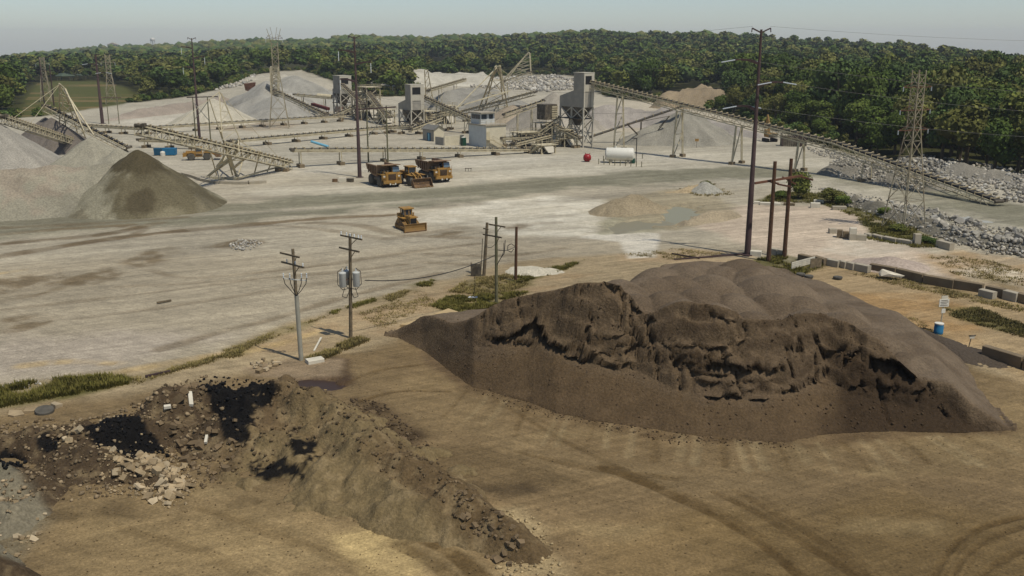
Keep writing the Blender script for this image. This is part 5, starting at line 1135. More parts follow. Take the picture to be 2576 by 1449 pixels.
# ================================================================== machines (x forward, y left, z up; origin on the ground)
def wheel(parent, x, y, r, w, rim_mat='yellow', lugs=18):
    prof = [(r * 0.55, -w / 2), (r * 0.86, -w / 2), (r * 0.97, -w * 0.38), (r, -w * 0.2), (r, w * 0.2), (r * 0.97, w * 0.38), (r * 0.86, w / 2), (r * 0.55, w / 2)]
    e = MB(); e.lathe([(r * 0.56, -w * 0.30), (r * 0.56, w * 0.30)], (0, 0, 0), 'y', 14)
    for s in (-1, 1): e.lathe([(r * 0.30, s * w * 0.30), (r * 0.26, s * w * 0.40), (r * 0.12, s * w * 0.42)], (0, 0, 0), 'y', 10)
    wheel_o = e.build('wheel', M[rim_mat], parent, loc=(x, y, r), smooth=True)
    t = MB(); t.lathe(prof, (0, 0, 0), 'y', 24); t.build('tyre', M['tyre'], wheel_o, smooth=True)
    lg = MB()
    for k in range(lugs):
        for s in (-1, 1):
            a = 2 * math.pi * (k + 0.25 * s) / lugs; c, sn = math.cos(a), math.sin(a)
            p = Vector((c * r * 0.99, s * w * 0.27, sn * r * 0.99)); q = Vector((c * r * 0.99, s * w * 0.02, sn * r * 0.99)); lg.bar(p, q, r * 0.10, r * 0.07, (c, 0, sn))
    lg.build('tread', M['tyre'], wheel_o)
    return wheel_o
def haul_truck(label, loc, rz, scale=1.0, group='haul trucks'):
    t = thing('haul_truck', label, 'haul truck', loc, rz, group); t.scale = (scale,) * 3
    MB().box((-0.2, 0, 1.35), (7.6, 1.5, 0.6)).build('chassis', M['black'], t)
    for y in (-1.75, 1.75): wheel(t, 2.1, y, 1.08, 0.72)
    for y in (-1.62, 1.62): wheel(t, -2.1, y, 1.08, 1.2)
    b = MB(); b.box((3.15, 0, 2.0), (1.5, 2.3, 1.5)); b.box((3.05, 0, 2.82), (1.6, 2.4, 0.16)); b.build('engine_hood', M['yellow'], t)
    gr = MB(); gr.box((3.93, 0.05, 2.05), (0.08, 1.55, 1.1)); g_ = gr.build('radiator_grille', M['black'], t)
    fin = MB().box((0, 0, 0), (0.05, 1.5, 0.06)).mesh('grille_bar', M['bed_dark'])
    for k in range(6): inst('grille_bar', fin, g_, (3.99, 0.05, 1.62 + k * 0.17))
    bp = MB(); bp.box((4.1, 0, 1.12), (0.5, 3.7, 0.5)); bp.box((4.0, 0, 0.85), (0.4, 2.0, 0.3)); bp.build('bumper', M['yellow'], t)
    for s in (-1, 1):
        fd = MB(); fd.box((2.5, s * 1.55, 2.55), (2.4, 1.05, 0.16)); fd.box((3.5, s * 1.5, 1.9), (0.35, 0.9, 1.2)); fd.build('fender', M['yellow'], t)
        MB().box((3.72, s * 1.5, 2.2), (0.12, 0.42, 0.3)).build('headlight', M['white'], t)
        st = MB()
        for k in range(4): st.box((3.95, s * 1.55, 0.75 + k * 0.4), (0.3, 0.6, 0.06))
        for q in (-0.28, 0.28): st.bar((3.95, s * 1.55 + q, 0.6), (3.9, s * 1.55 + q, 3.3), 0.05)
        st.build('ladder', M['yellow'], t)
        MB().box((4.3, s * 0.55, 0.75), (0.12, 0.22, 0.34)).build('tow_hook', M['white'], t)
    cb = MB(); cb.hexa([(1.3, 0.35, 2.62), (3.3, 0.35, 2.62), (3.3, 1.95, 2.62), (1.3, 1.95, 2.62), (1.3, 0.45, 4.0), (3.0, 0.45, 4.0), (3.0, 1.85, 4.0), (1.3, 1.85, 4.0)]); cb.build('cab', M['yellow'], t)
    MB().hexa([(3.26, 0.45, 2.98), (3.34, 0.45, 2.98), (3.34, 1.85, 2.98), (3.26, 1.85, 2.98), (3.04, 0.5, 3.9), (3.12, 0.5, 3.9), (3.12, 1.8, 3.9), (3.04, 1.8, 3.9)]).build('windscreen', M['glass_sky'], t)
    for y in (0.37, 1.93): MB().box((2.2, y, 3.45), (1.3, 0.06, 0.8)).build('side_window', M['glass'], t)
    ac = MB(); ac.tube((2.9, -0.5, 2.65), (2.9, -0.5, 3.4), 0.26, n=10); ac.tube((2.9, -1.2, 2.65), (2.9, -1.2, 3.4), 0.26, n=10); ac.box((2.2, -1.0, 2.95), (0.9, 1.2, 0.6)); ac.build('air_cleaner', M['dark_steel'], t)
    tk = MB(); tk.tube((-0.8, -1.5, 1.5), (0.8, -1.5, 1.5), 0.42, n=12); tk.tube((-0.8, 1.5, 1.5), (0.8, 1.5, 1.5), 0.42, n=12); tk.build('fuel_tank', M['dark_steel'], t)
    bd = MB(); side = [(-4.7, 3.75), (-4.3, 2.95), (-1.2, 2.05), (1.1, 1.95), (1.35, 4.05), (-4.4, 4.0)]
    for y in (-1.98, 1.86): bd.prism(side, y, y + 0.12, 'xz')
    bd.hexa([(-4.6, -1.9, 3.1), (-1.2, -1.9, 2.05), (-1.2, 1.9, 2.05), (-4.6, 1.9, 3.1), (-4.6, -1.9, 3.25), (-1.2, -1.9, 2.2), (-1.2, 1.9, 2.2), (-4.6, 1.9, 3.25)])
    bd.hexa([(-1.2, -1.9, 2.05), (1.1, -1.9, 1.98), (1.1, 1.9, 1.98), (-1.2, 1.9, 2.05), (-1.2, -1.9, 2.2), (1.1, -1.9, 2.13), (1.1, 1.9, 2.13), (-1.2, 1.9, 2.2)])
    bd.hexa([(1.0, -1.9, 2.0), (1.15, -1.9, 2.0), (1.15, 1.9, 2.0), (1.0, 1.9, 2.0), (1.2, -1.9, 4.2), (1.4, -1.9, 4.2), (1.4, 1.9, 4.2), (1.2, 1.9, 4.2)])
    body = bd.build('dump_body', M['bed'], t)
    MB().hexa([(1.2, -1.95, 4.05), (3.7, -1.95, 4.3), (3.7, 1.95, 4.3), (1.2, 1.95, 4.05), (1.2, -1.95, 4.25), (3.7, -1.95, 4.45), (3.7, 1.95, 4.45), (1.2, 1.95, 4.25)]).build('canopy', M['bed'], body)
    rib = MB().box((0, 0, 0), (0.22, 0.16, 1.5)).mesh('body_rib', M['bed_dark'])
    for k in range(5):
        x = -3.2 + k * 0.95
        for y in (-2.06, 2.06): inst('body_rib', rib, body, (x, y, 3.1))
    for y in (-2.05, 2.05): MB().bar((-4.45, y, 3.95), (1.35, y, 4.05), 0.2).build('top_rail', M['bed'], body)
    return t
def wheel_loader(label, loc, rz, scale=1.0, lift=0.0):
    t = thing('wheel_loader', label, 'wheel loader', loc, rz, 'wheel loaders'); t.scale = (scale,) * 3
    for x in (-2.1, 2.1):
        for y in (-1.3, 1.3): wheel(t, x, y, 1.02, 0.72)
    b = MB(); b.box((-2.5, 0, 1.55), (3.2, 1.7, 1.0)); b.box((-2.3, 0, 2.25), (2.6, 1.5, 0.6), 0, 0.9); b.box((-4.15, 0, 1.45), (0.4, 2.3, 1.0)); b.build('engine_hood', M['yellow'], t)
    MB().box((-4.02, 0, 2.0), (0.1, 1.2, 0.7)).build('rear_grille', M['black'], t)
    fr = MB(); fr.box((-0.2, 0, 1.2), (2.2, 1.1, 0.7)); fr.box((2.0, 0, 1.35), (1.6, 1.0, 1.3)); fr.build('articulated_frame', M['yellow_dusty'], t)
    for x in (-2.1, 2.1):
        for y in (-1.35, 1.35): fd = MB(); fd.box((x, y, 2.15), (1.9, 0.7, 0.1)); fd.bar((x - 0.95, y, 2.15), (x - 1.2, y, 1.7), 0.7, 0.1); fd.build('fender', M['yellow'], t)
    c = MB()
    for (x, y) in ((-0.9, -0.75), (0.7, -0.75), (0.7, 0.75), (-0.9, 0.75)): c.bar((x, y, 1.9), (x, y, 3.5), 0.14)
    c.box((-0.1, 0, 2.05), (1.8, 1.7, 0.6)); c.build('cab_frame', M['yellow'], t)
    MB().box((-0.1, 0, 2.9), (1.55, 1.42, 1.15)).build('cab_glass', M['glass'], t)
    MB().box((-0.1, 0, 3.58), (2.2, 1.9, 0.18)).build('cab_roof', M['yellow'], t)
    MB().tube((-2.0, 0.4, 2.4), (-2.0, 0.4, 3.3), 0.1, n=8).build('exhaust', M['black'], t)
    bz = 0.55 + lift
    for y in (-0.6, 0.6):
        a = MB(); a.bar((1.5, y, 2.35), (3.2, y, 1.75 + lift * 0.5), 0.22, 0.5); a.bar((3.2, y, 1.75 + lift * 0.5), (4.3, y, bz), 0.22, 0.42); a.build('lift_arm', M['yellow'], t)
        MB().tube((1.7, y * 0.75, 1.2), (3.2, y * 0.75, 1.6), 0.12, n=8).build('hydraulic_cylinder', M['dark_steel'], t)
    MB().bar((1.9, 0, 2.5), (3.5, 0, 2.2 + lift), 0.26, 0.4).build('tilt_link', M['yellow'], t)
    bk = MB(); pr = [(5.75, -0.48), (5.75, -0.4), (4.75, -0.36), (4.42, -0.1), (4.36, 0.45), (4.5, 0.95), (4.72, 1.12), (4.66, 1.2), (4.38, 1.02), (4.22, 0.5), (4.28, -0.18), (4.62, -0.5)]
    pr = [(x, z + bz) for x, z in pr]; bk.prism(pr, -2.0, 2.0, 'xz')
    for y in (-2.06, 1.98): bk.prism([(5.75, bz - 0.48), (4.7, bz + 1.15), (4.25, bz + 0.6), (4.3, bz - 0.2), (4.62, bz - 0.5)], y, y + 0.08, 'xz')
    bo = bk.build('bucket', M['bed_dark'], t)
    tooth = MB().hexa([(0, -0.1, -0.06), (0.32, -0.06, -0.04), (0.32, 0.06, -0.04), (0, 0.1, -0.06), (0, -0.1, 0.08), (0.32, -0.06, 0.0), (0.32, 0.06, 0.0), (0, 0.1, 0.08)]).mesh('bucket_tooth', M['yellow_dusty'])
    for k in range(7): inst('bucket_tooth', tooth, bo, (5.7, -1.8 + k * 0.6, bz - 0.42))
    ld = MB()
    for k in range(4): ld.box((-0.6, 1.15, 0.6 + k * 0.36), (0.5, 0.25, 0.06))
    ld.build('ladder', M['yellow'], t)
    return t
def bulldozer(label, loc, rz):
    t = thing('bulldozer', label, 'bulldozer', loc, rz)
    out = [(-1.9, 0.12), (1.75, 0.06), (1.98, 0.28), (1.9, 0.62), (1.5, 0.82), (-0.35, 1.72), (-0.8, 1.78), (-1.15, 1.6), (-2.1, 0.62), (-2.12, 0.3)]
    for s in (-1, 1):
        y0 = s * 0.98
        tr = MB(); tr.prism(out, y0 - 0.28, y0 + 0.28, 'xz'); to = tr.build('track', M['bed_dark'], t)
        shoe = MB().box((0, 0, 0), (0.16, 0.6, 0.07)).mesh('track_shoe', M['yellow_dusty'])
        per = [(Vector((out[i][0], 0, out[i][1])), Vector((out[(i + 1) % len(out)][0], 0, out[(i + 1) % len(out)][1]))) for i in range(len(out))]
        for a, b in per:
            n = max(1, int((b - a).length / 0.24)); an = math.atan2(b.z - a.z, b.x - a.x); nn = Vector((b.z - a.z, 0, a.x - b.x)).normalized()
            for k in range(n): inst('track_shoe', shoe, to, a.lerp(b, (k + 0.5) / n) + Vector((0, y0, 0)) + nn * 0.03, (0, -an, 0))
        rf = MB(); rf.box((0.0, y0 + s * 0.3, 0.42), (3.0, 0.08, 0.34)); rf.build('roller_frame', M['yellow_dusty'], t)
        for x, z, r in ((-0.75, 1.35, 0.36), (1.6, 0.46, 0.34), (-1.7, 0.46, 0.32)): MB().lathe([(r, -0.06), (r, 0.06)], (x, y0 + s * 0.32, z), 'y', 14).build('sprocket', M['yellow_dusty'], t)
        MB().box((-0.2, y0, 1.86), (2.0, 0.62, 0.12)).build('fender', M['yellow'], t)
        MB().bar((-0.2, s * 1.36, 0.55), (2.45, s * 1.36, 0.55), 0.2, 0.26).build('push_arm', M['yellow_dusty'], t)
        MB().tube((1.0, s * 0.5, 1.75), (2.35, s * 0.5, 0.95), 0.08, n=8).build('lift_cylinder', M['dark_steel'], t)
    b = MB(); b.box((0.95, 0, 1.55), (1.9, 1.05, 1.1)); b.box((0.95, 0, 2.14), (1.8, 0.95, 0.12)); b.box((-1.2, 0, 1.6), (1.5, 1.3, 1.1)); b.build('engine_hood', M['yellow'], t)
    MB().box((1.93, 0, 1.5), (0.08, 0.9, 0.95)).build('radiator_grille', M['black'], t)
    c = MB()
    for (x, y) in ((-1.15, -0.7), (0.1, -0.55), (0.1, 0.55), (-1.15, 0.7)): c.bar((x, y, 1.7), (x, y, 3.12), 0.12)
    c.build('cab_frame', M['yellow'], t); MB().box((-0.52, 0, 2.5), (1.2, 1.15, 1.2)).build('cab_glass', M['glass'], t)
    MB().box((-0.6, 0, 3.18), (1.9, 1.75, 0.16)).build('cab_roof', M['yellow'], t)
    ex = MB(); ex.tube((1.0, -0.3, 2.15), (1.0, -0.3, 3.0), 0.09, n=8); ex.tube((1.2, 0.32, 2.15), (1.2, 0.32, 2.75), 0.13, n=8); ex.build('exhaust', M['yellow_dusty'], t)
    MB().box((-2.1, 0, 2.0), (0.6, 1.6, 0.5)).build('fuel_tank', M['yellow'], t)
    bl = MB(); ys = 1.75; pr = [(2.62, 0.02), (2.50, 0.30), (2.46, 0.65), (2.52, 1.0), (2.66, 1.28), (2.56, 1.30), (2.40, 1.0), (2.34, 0.65), (2.38, 0.28), (2.5, 0.0)]
    bl.prism(pr, -ys, ys, 'xz'); 
    for y in (-ys - 0.04, ys - 0.04): bl.prism([(2.68, 0.0), (2.72, 1.3), (2.34, 1.25), (2.3, 0.0)], y, y + 0.08, 'xz')
    bo = bl.build('blade', M['yellow_dusty'], t); MB().box((2.64, 0, 0.1), (0.08, ys * 2, 0.22)).build('cutting_edge', M['bed_dark'], bo)
    rp = MB(); rp.box((-2.5, 0, 0.9), (0.3, 1.6, 0.4)); rp.bar((-2.5, 0, 0.9), (-2.7, 0, 0.2), 0.16); rp.build('ripper', M['bed_dark'], t)
    return t
def ctr(*ps): return sum(ps, Vector()) / len(ps)
h_t = R(-60.5)
fx, fy = math.cos(h_t), math.sin(h_t)
f1 = at(978, 469); haul_truck('yellow haul truck left of the parked wheel loader by the steel pole', (f1.x - fx * 2.1, f1.y - fy * 2.1, 0), h_t)
f2 = at(1104, 457); haul_truck('yellow haul truck right of the parked wheel loader', (f2.x - fx * 2.1, f2.y - fy * 2.1, 0), h_t + R(3))
b1 = at(1066, 472); hl = R(-57); wheel_loader('wheel loader with empty bucket lowered between the two haul trucks', (b1.x - math.cos(hl) * 5.5, b1.y - math.sin(hl) * 5.5, 0), hl)
p = ctr(at(483, 404), at(521, 400)); wheel_loader('yellow wheel loader working beside the lattice stacker conveyor', (p.x, p.y, 0), R(14), 0.86, 0.8)
p = at(1027, 584); hd = R(-60); bulldozer('yellow bulldozer standing alone in the middle of the pale yard', (p.x - math.cos(hd) * 2.2 + 0.9, p.y - math.sin(hd) * 2.2 + 0.3, 0), hd)
p = at(110, 366); haul_truck('haul truck half hidden behind the charcoal gravel pile', (p.x, p.y + 2, 0), R(160), 1.0)
# excavator under the long conveyor, arm folded upright
p = at(1936, 356); t = thing('excavator', 'yellow excavator with raised boom behind the long inclined conveyor', 'excavator', (p.x, p.y, 0), R(100))
for s in (-1, 1):
    MB().prism([(-1.9, 0.15), (-1.6, 0.0), (1.6, 0.0), (1.95, 0.2), (1.95, 0.7), (1.6, 0.95), (-1.6, 0.95), (-1.95, 0.7)], s * 1.25 - 0.3, s * 1.25 + 0.3, 'xz').build('track', M['black'], t)
MB().box((-0.4, 0, 1.9), (3.2, 2.6, 1.2)).build('body', M['yellow'], t); MB().box((-1.9, 0, 1.8), (0.7, 2.6, 1.0), 0, 0.95).build('counterweight', M['dark_steel'], t)
MB().box((0.6, 0.8, 2.6), (1.4, 1.0, 1.6)).build('cab', M['yellow'], t); MB().box((1.2, 0.8, 2.75), (0.3, 0.9, 1.1)).build('cab_window', M['glass'], t)
MB().bar((0.8, -0.1, 1.9), (1.6, -0.1, 5.6), 0.4, 0.55).bar((1.6, -0.1, 5.6), (2.6, -0.1, 7.4), 0.36, 0.45).build('boom', M['yellow_dusty'], t)
MB().bar((2.6, -0.1, 7.4), (3.2, -0.1, 4.6), 0.3, 0.4).build('stick', M['yellow_dusty'], t); MB().prism([(3.0, 4.6), (3.6, 4.4), (3.7, 3.8), (3.2, 3.6), (2.9, 4.1)], -0.6, 0.4, 'xz').build('bucket', M['bed_dark'], t)
# rusted scrap hopper at the far rubble, in two broken halves
p = PY(642, 216, 452); t = thing('scrap_hopper', 'rusty overturned steel hopper on the far stone bank', 'hopper', (p.x, p.y, p.z - 2.2), 0.3)
MB().hexa([(-4.5, -2, 0.2), (-0.5, -2, -0.6), (-0.5, 2, -0.6), (-4.5, 2, 0.2), (-5, -2.6, 3.2), (0.2, -2.6, 3.8), (0.2, 2.6, 3.8), (-5, 2.6, 3.2)]).build('shell', M['rust'], t); MB().box((2.6, 0, 0.9), (4.0, 3.0, 1.8), 0.2, 1.2).build('side_plate', M['rust'], t)
# slatted steel bins under the long conveyor
def slat_bin(label, p, w, d, h, rz):
    t = thing('steel_bin', label, 'steel bin', (p.x, p.y, 0), rz)
    for (x, y) in ((0, 0), (w, 0), (w, d), (0, d)): MB().bar((x, y, -0.1), (x, y, h + 0.6), 0.25).build('post', M['rust_pole'], t)
    for (a, b) in (((0, 0), (w, 0)), ((0, d), (w, d)), ((0, 0), (0, d)), ((w, 0), (w, d))):
        n = int(Vector((b[0] - a[0], b[1] - a[1])).length / 0.55)
        me = MB().box((0, 0, h / 2), (0.42, 0.1, h)).mesh('plank', M['dark_steel'])
        for k in range(n):
            u = (k + 0.5) / n; inst('plank', me, t, (lerp(a[0], b[0], u), lerp(a[1], b[1], u), 0), (0, 0, math.atan2(b[1] - a[1], b[0] - a[0])))
        MB().bar((*a, h), (*b, h), 0.18).build('rail', M['rust_pole'], t)
    return t
slat_bin('dark slatted steel bin beneath the long conveyor, the larger one', at(1967, 368), 5.0, 3.2, 2.6, R(-8))
slat_bin('dark slatted steel bin beneath the long conveyor, the smaller right one', at(2003, 367), 2.6, 2.6, 2.2, R(-8))
# tanks
p = at(1560, 411); t = thing('fuel_tank', 'large white cylindrical fuel tank behind a row of bollards', 'tank', (p.x, p.y + 1.2, 0), R(-9))
mb = MB(); mb.lathe([(0.3, -3.45), (1.1, -3.35), (1.5, -3.1), (1.55, -2.9), (1.55, 2.9), (1.5, 3.1), (1.1, 3.35), (0.3, 3.45)], (0, 0, 2.0), 'x', 24); mb.build('shell', M['white'], t, smooth=True)
for x in (-2, 2): MB().box((x, 0, 0.35), (0.5, 2.2, 0.8)).build('saddle', M['concrete'], t)
MB().tube((-1, 0, 3.5), (-1, 0, 3.9), 0.25, n=10).build('manhole', M['white'], t)
pr = MB(); rail(pr, (-2.6, 0.4, 3.45), (2.6, 0.4, 3.45), 0.5); pr.build('top_rail', M['cream'], t)
for k in range(9):
    q = at(1506 + k * 13.5, 413 + k * 0.9); tag(MB().tube((0, 0, -0.1), (0, 0, 1.25), 0.09, n=8).build('bollard', M['green_wood'], None, loc=(q.x, q.y, 0)), 'thin post of the guard row in front of the white fuel tank', 'bollard', 'guard posts around the fuel tank')
for k in range(3):
    q = at(1518 + k * 5 + (88 if k == 2 else 0), 405 - k * 3); tag(MB().tube((0, 0, -0.1), (0, 0, 1.25), 0.09, n=8).build('bollard', M['green_wood'], None, loc=(q.x, q.y, 0)), 'thin guard post at the ends of the white fuel tank', 'bollard', 'guard posts around the fuel tank')
p = at(1607, 410); tag(MB().lathe([(0.55, 0), (0.6, 0.4), (0.55, 1.1), (0.2, 1.25)], (0, 0, 0), 'z', 12).build('drum', M['green'], None, loc=(p.x - 1.5, p.y - 0.4, 0)), 'small green drum at the right end of the white fuel tank', 'drum')
p = at(1600, 408); t = thing('lamp_post', 'thin dark lamp post beside the white fuel tank', 'lamp post', (p.x, p.y, 0))
MB().tube((0, 0, -0.1), (0, 0, 5.6), 0.1, n=8).build('pole', M['black'], t); MB().bar((0.1, 0, 5.6), (-1.1, 0, 5.65), 0.3, 0.16).build('lamp_head', M['black'], t)
p = at(1477, 407); t = thing('red_tank', 'small round red tank on the ground left of the white fuel tank', 'tank', (p.x, p.y, 0))
mb = MB(); mb.lathe([(0.1, -0.95), (0.55, -0.85), (0.85, -0.5), (0.95, 0), (0.85, 0.5), (0.55, 0.85), (0.1, 0.95)], (0, 0, 0.98), 'x', 16); mb.build('shell', M['red'], t, smooth=True); MB().tube((-0.4, 0, 1.7), (-0.4, 0, 2.1), 0.1, n=8).bar((0.35, 0, 1.8), (0.75, 0, 2.1), 0.1).build('valve', M['red'], t)
for x in (-0.4, 0.4): MB().box((x, 0, 0.15), (0.15, 1.0, 0.4)).build('saddle', M['red'], t)
# blue containers behind the dark cone
for x, w, m, l in ((402, 2.2, 'blue_dark', 'dark blue container left of the white tote behind the dark cone'), (428, 3.0, 'blue', 'bright blue container right of the white tote behind the dark cone')):
    p = at(x, 391); t = thing('waste_container', l, 'container', (p.x, p.y, 0), 0.05)
    MB().box((0, 0, 0.95), (w, 1.8, 1.5), 0, 1.06).build('tub', M[m], t); MB().box((0, 0, 1.78), (w * 1.08, 1.9, 0.14)).build('lid', M[m], t)
    for s in (-1, 1): MB().box((s * w * 0.35, 0, 0.1), (0.2, 1.6, 0.25)).build('skid', M['black'], t)
p = at(414, 391); tag(MB().lathe([(0.6, 0.0), (0.62, 0.9), (0.5, 1.1), (0.15, 1.2)], (0, 0, 0), 'z', 12).build('white_tote', M['white'], None, loc=(p.x, p.y - 1.2, 0)), 'small white tank between the two blue containers', 'tank')
# pale blue pipe section
p = at(800, 368); tag(MB().tube(at(783, 356, 1.4) - p, at(826, 369, 0.3) - p, 0.35, n=10).build('pipe', M['cyan'], None, loc=p), 'pale blue pipe leaning on the ground conveyor', 'pipe')
# ================================================================== power lines
def insulator_mesh(L=1.9, r=0.10, n_rib=11):
    prof = [(0.03, 0)]
    for k in range(n_rib):
        z = L * (k + 0.15) / n_rib; prof += [(r * 0.55, z), (r, z + L / n_rib * 0.35), (r * 0.55, z + L / n_rib * 0.7)]
    return MB().lathe(prof + [(0.03, L)], (0, 0, 0), 'z', 8).mesh('insulator', M['ceramic'])
INSUL = insulator_mesh(); INSUL_S = insulator_mesh(0.32, 0.07, 3)
def put_insulator(parent, a, b, me=None):
    a, b = Vector(a), Vector(b); d = b - a; me = me or INSUL; L = 1.9 if me is INSUL else 0.32
    o = inst('insulator', me, parent, a); o.rotation_mode = 'QUATERNION'; o.rotation_quaternion = d.to_track_quat('Z', 'Y'); s = d.length / L; o.scale = (1, 1, s)
    return o
def steel_pole(label, base, top, arms, r0=0.43, r1=0.15):
    """arms: (height, (dx, dy), 'strain' or 'hang')"""
    t = thing('steel_pole', label, 'power pole', base, 0, 'tall brown steel power poles'); T_ = Vector(top) - Vector(base); hgt = T_.z; ends = []
    prof = [(r0 * 1.25, -0.3), (r0 * 1.25, 0.12), (r0, 0.15), (lerp(r0, r1, 0.33), hgt * 0.33), (lerp(r0, r1, 0.33) * 0.94, hgt * 0.332), (r1, hgt)]
    s = MB().lathe(prof, (0, 0, 0), 'z', 12).build('shaft', M['rust_pole'], t, smooth=True)
    MB().lathe([(r0 * 1.9, -0.1), (r0 * 1.9, 0.1)], (0, 0, 0), 'z', 12).build('base_plate', M['rust_pole'], t)
    fk = MB()
    for sx in (-1, 1): fk.bar((0, 0, hgt - 0.4), (sx * 1.15, 0, hgt + 0.15), 0.16); fk.bar((sx * 1.15, 0, hgt + 0.2), (sx * 1.2, 0, hgt - 0.35), 0.1)
    fk.build('top_fork', M['rust_pole'], t)
    for (z, (dx, dy), kind) in arms:
        a = MB(); p0 = Vector((0, 0, z)); p1 = Vector((dx * 0.55, dy * 0.55, z + 0.42)); p2 = Vector((dx, dy, z + 0.5)); a.bar(p0, p1, 0.3, 0.36).bar(p1, p2, 0.22, 0.26); ao = a.build('arm', M['rust_pole'], t)
        if kind == 'strain':
            for sx in (-1, 1):
                q0 = p2 + Vector((sx * 0.75, sx * 0.16, -0.05)); q1 = q0 + Vector((sx * 1.85, sx * 0.4, -0.30)); MB().bar(p2, q0, 0.16).build('link', M['rust_pole'], ao); put_insulator(ao, q0, q1); ends.append(Vector(base) + q1)
        else:
            q0 = p2 - Vector((0, 0, 0.3)); q1 = q0 - Vector((0, 0, 1.9)); put_insulator(ao, q0, q1); ends.append(Vector(base) + q1); MB().bar(p2, q0, 0.04).build('link', M['rust_pole'], ao)
    return t, ends
def hz(base, x, y): return atY(x, y, base.y).z
B1 = at(1880, 641); sp1, e1 = steel_pole('tallest brown steel pole with white strain insulators behind the sand heap', B1, (B1.x, B1.y, hz(B1, 1915, 74)), [(hz(B1, 1905, 160), (-2.2, 0.6), 'strain'), (hz(B1, 1900, 216), (2.3, -0.5), 'strain'), (hz(B1, 1893, 277), (-1.7, 0.6), 'strain')])
B2 = at(905, 446); sp2, e2 = steel_pole('brown steel pole beside the left parked haul truck', B2, (B2.x, B2.y, hz(B2, 893, 92)), [(hz(B2, 895, 132), (-3.4, 0.3), 'hang'), (hz(B2, 897, 162), (3.2, -0.3), 'hang'), (hz(B2, 898, 205), (-3.3, 0.3), 'hang')])
B3 = at(502, 346); sp3, e3 = steel_pole('brown steel pole behind the lattice stacker conveyor', B3, (B3.x, B3.y, hz(B3, 484, 96)), [(hz(B3, 486, 122), (-3.4, 0.3), 'hang'), (hz(B3, 488, 147), (3.4, -0.3), 'hang'), (hz(B3, 490, 172), (-3.3, 0.3), 'hang')])
B4 = at(258, 311); sp4, e4 = steel_pole('brown steel pole at the far edge of the left yard', B4, (B4.x, B4.y, hz(B4, 243, 137)), [(hz(B4, 245, 164), (-2.4, 0.5), 'strain'), (hz(B4, 247, 186), (2.4, -0.5), 'strain')], 0.6, 0.3)
def sag(a, b, s, n=14):
    a, b = Vector(a), Vector(b); return [a.lerp(b, k / n) - Vector((0, 0, 4 * s * (k / n) * (1 - k / n))) for k in range(n + 1)]
def wire(label, a, b, s, r=0.014, name='power_line', mat='wire', n=14):
    P = sag(a, b, s, n); o = P[0].copy(); tag(MB().path([p - o for p in P], r, 4).build(name, M[mat], None, loc=o), label, 'cable', 'overhead wires')
LV = ['upper', 'middle', 'lower']
for i in range(3):
    wire(LV[i] + ' overhead wire from the tallest steel pole to the pole by the haul truck', e1[2 * i], e2[i], 2.2)
    wire(LV[i] + ' overhead wire between the two left brown steel poles', e2[i], e3[i], 2.2)
    wire(LV[i] + ' overhead wire leaving the tallest steel pole to the right', e1[2 * i + 1], e1[2 * i + 1] + Vector((95, 6, -4)), 2.5)
wire('upper overhead wire to the farthest left steel pole', e3[0], e4[1], 2.0); wire('lower overhead wire to the farthest left steel pole', e3[1], e4[3], 2.0)
topz = lambda t_, x: Vector(t_.location) + Vector((x, 0, 29.2))
wire('thin ground wire on top of the tallest steel pole running left', topz(sp1, -1.1), topz(sp2, 1.1), 1.6, 0.012); wire('thin ground wire on top of the tallest steel pole running right', topz(sp1, 1.1), topz(sp1, 100), 2.0, 0.012)
# ------------------------------------------------------------------ two-pole frames
def h_frame(label, pa, pb, za, zb, mat, beam, r=0.16, brace=True, extra=()):
    c = (pa + pb) / 2; t = thing('pole_frame', label, 'power pole', c, 0)
    for p, z in ((pa, za), (pb, zb)): MB().tube(p - c - Vector((0, 0, 0.3)), p - c + Vector((0, 0, z)), r, r * 0.75, 8).build('pole', M[mat], t)
    a, b = beam; MB().bar(a - c, b - c, 0.22, 0.28).build('crossarm', M['rust_pole'] if mat != 'red_wood' else M['rust'], t)
    if brace:
        for u, v in (((pa, za), (pb, zb)), ((pb, zb), (pa, za))):
            MB().bar(u[0] - c + Vector((0, 0, u[1] * 0.88)), v[0] - c + Vector((0, 0, v[1] * 0.45)), 0.14).build('brace', M['galv'], t)
    for e0, e1_, w in extra: MB().bar(e0 - c, e1_ - c, w).build('short_arm', M['rust'], t)
    return t
pa, pb = at(1933, 656), at(1973, 646); za, zb = hz(pa, 1946, 406), hz(pb, 1989, 399)
h_frame('pair of rusty poles with a crooked crossarm right of the tallest steel pole', pa, pb, za, zb, 'red_wood', (PY(1899, 461, pa.y - 0.2), PY(2018, 442, pb.y - 0.2)), 0.30, False,
        [(PY(1958, 462, pa.y - 0.4), PY(1930, 455, pa.y + 1.5), 0.2), (PY(1955, 463, pa.y - 0.4), PY(1990, 470, pa.y - 0.8), 0.2), (PY(2010, 443, pb.y), PY(2046, 453, pb.y - 0.6), 0.2), (PY(1968, 445, pb.y - 0.5), PY(2002, 463, pb.y - 0.6), 0.2)])
pa, pb = at(927, 408), at(976, 409); h_frame('grey wooden two-pole frame with X brace behind the left haul truck', pa, pb, hz(pa, 922, 272), hz(pb, 974, 266), 'green_wood', (PY(892, 276, pa.y - 0.3), PY(996, 269, pb.y - 0.3)), 0.2)
pa, pb = at(493, 349), at(530, 353); h_frame('thin wooden two-pole frame beside the second steel pole', pa, pb, hz(pa, 485, 243), hz(pb, 526, 243), 'green_wood', (PY(470, 245, pa.y), PY(548, 243, pb.y)), 0.2)
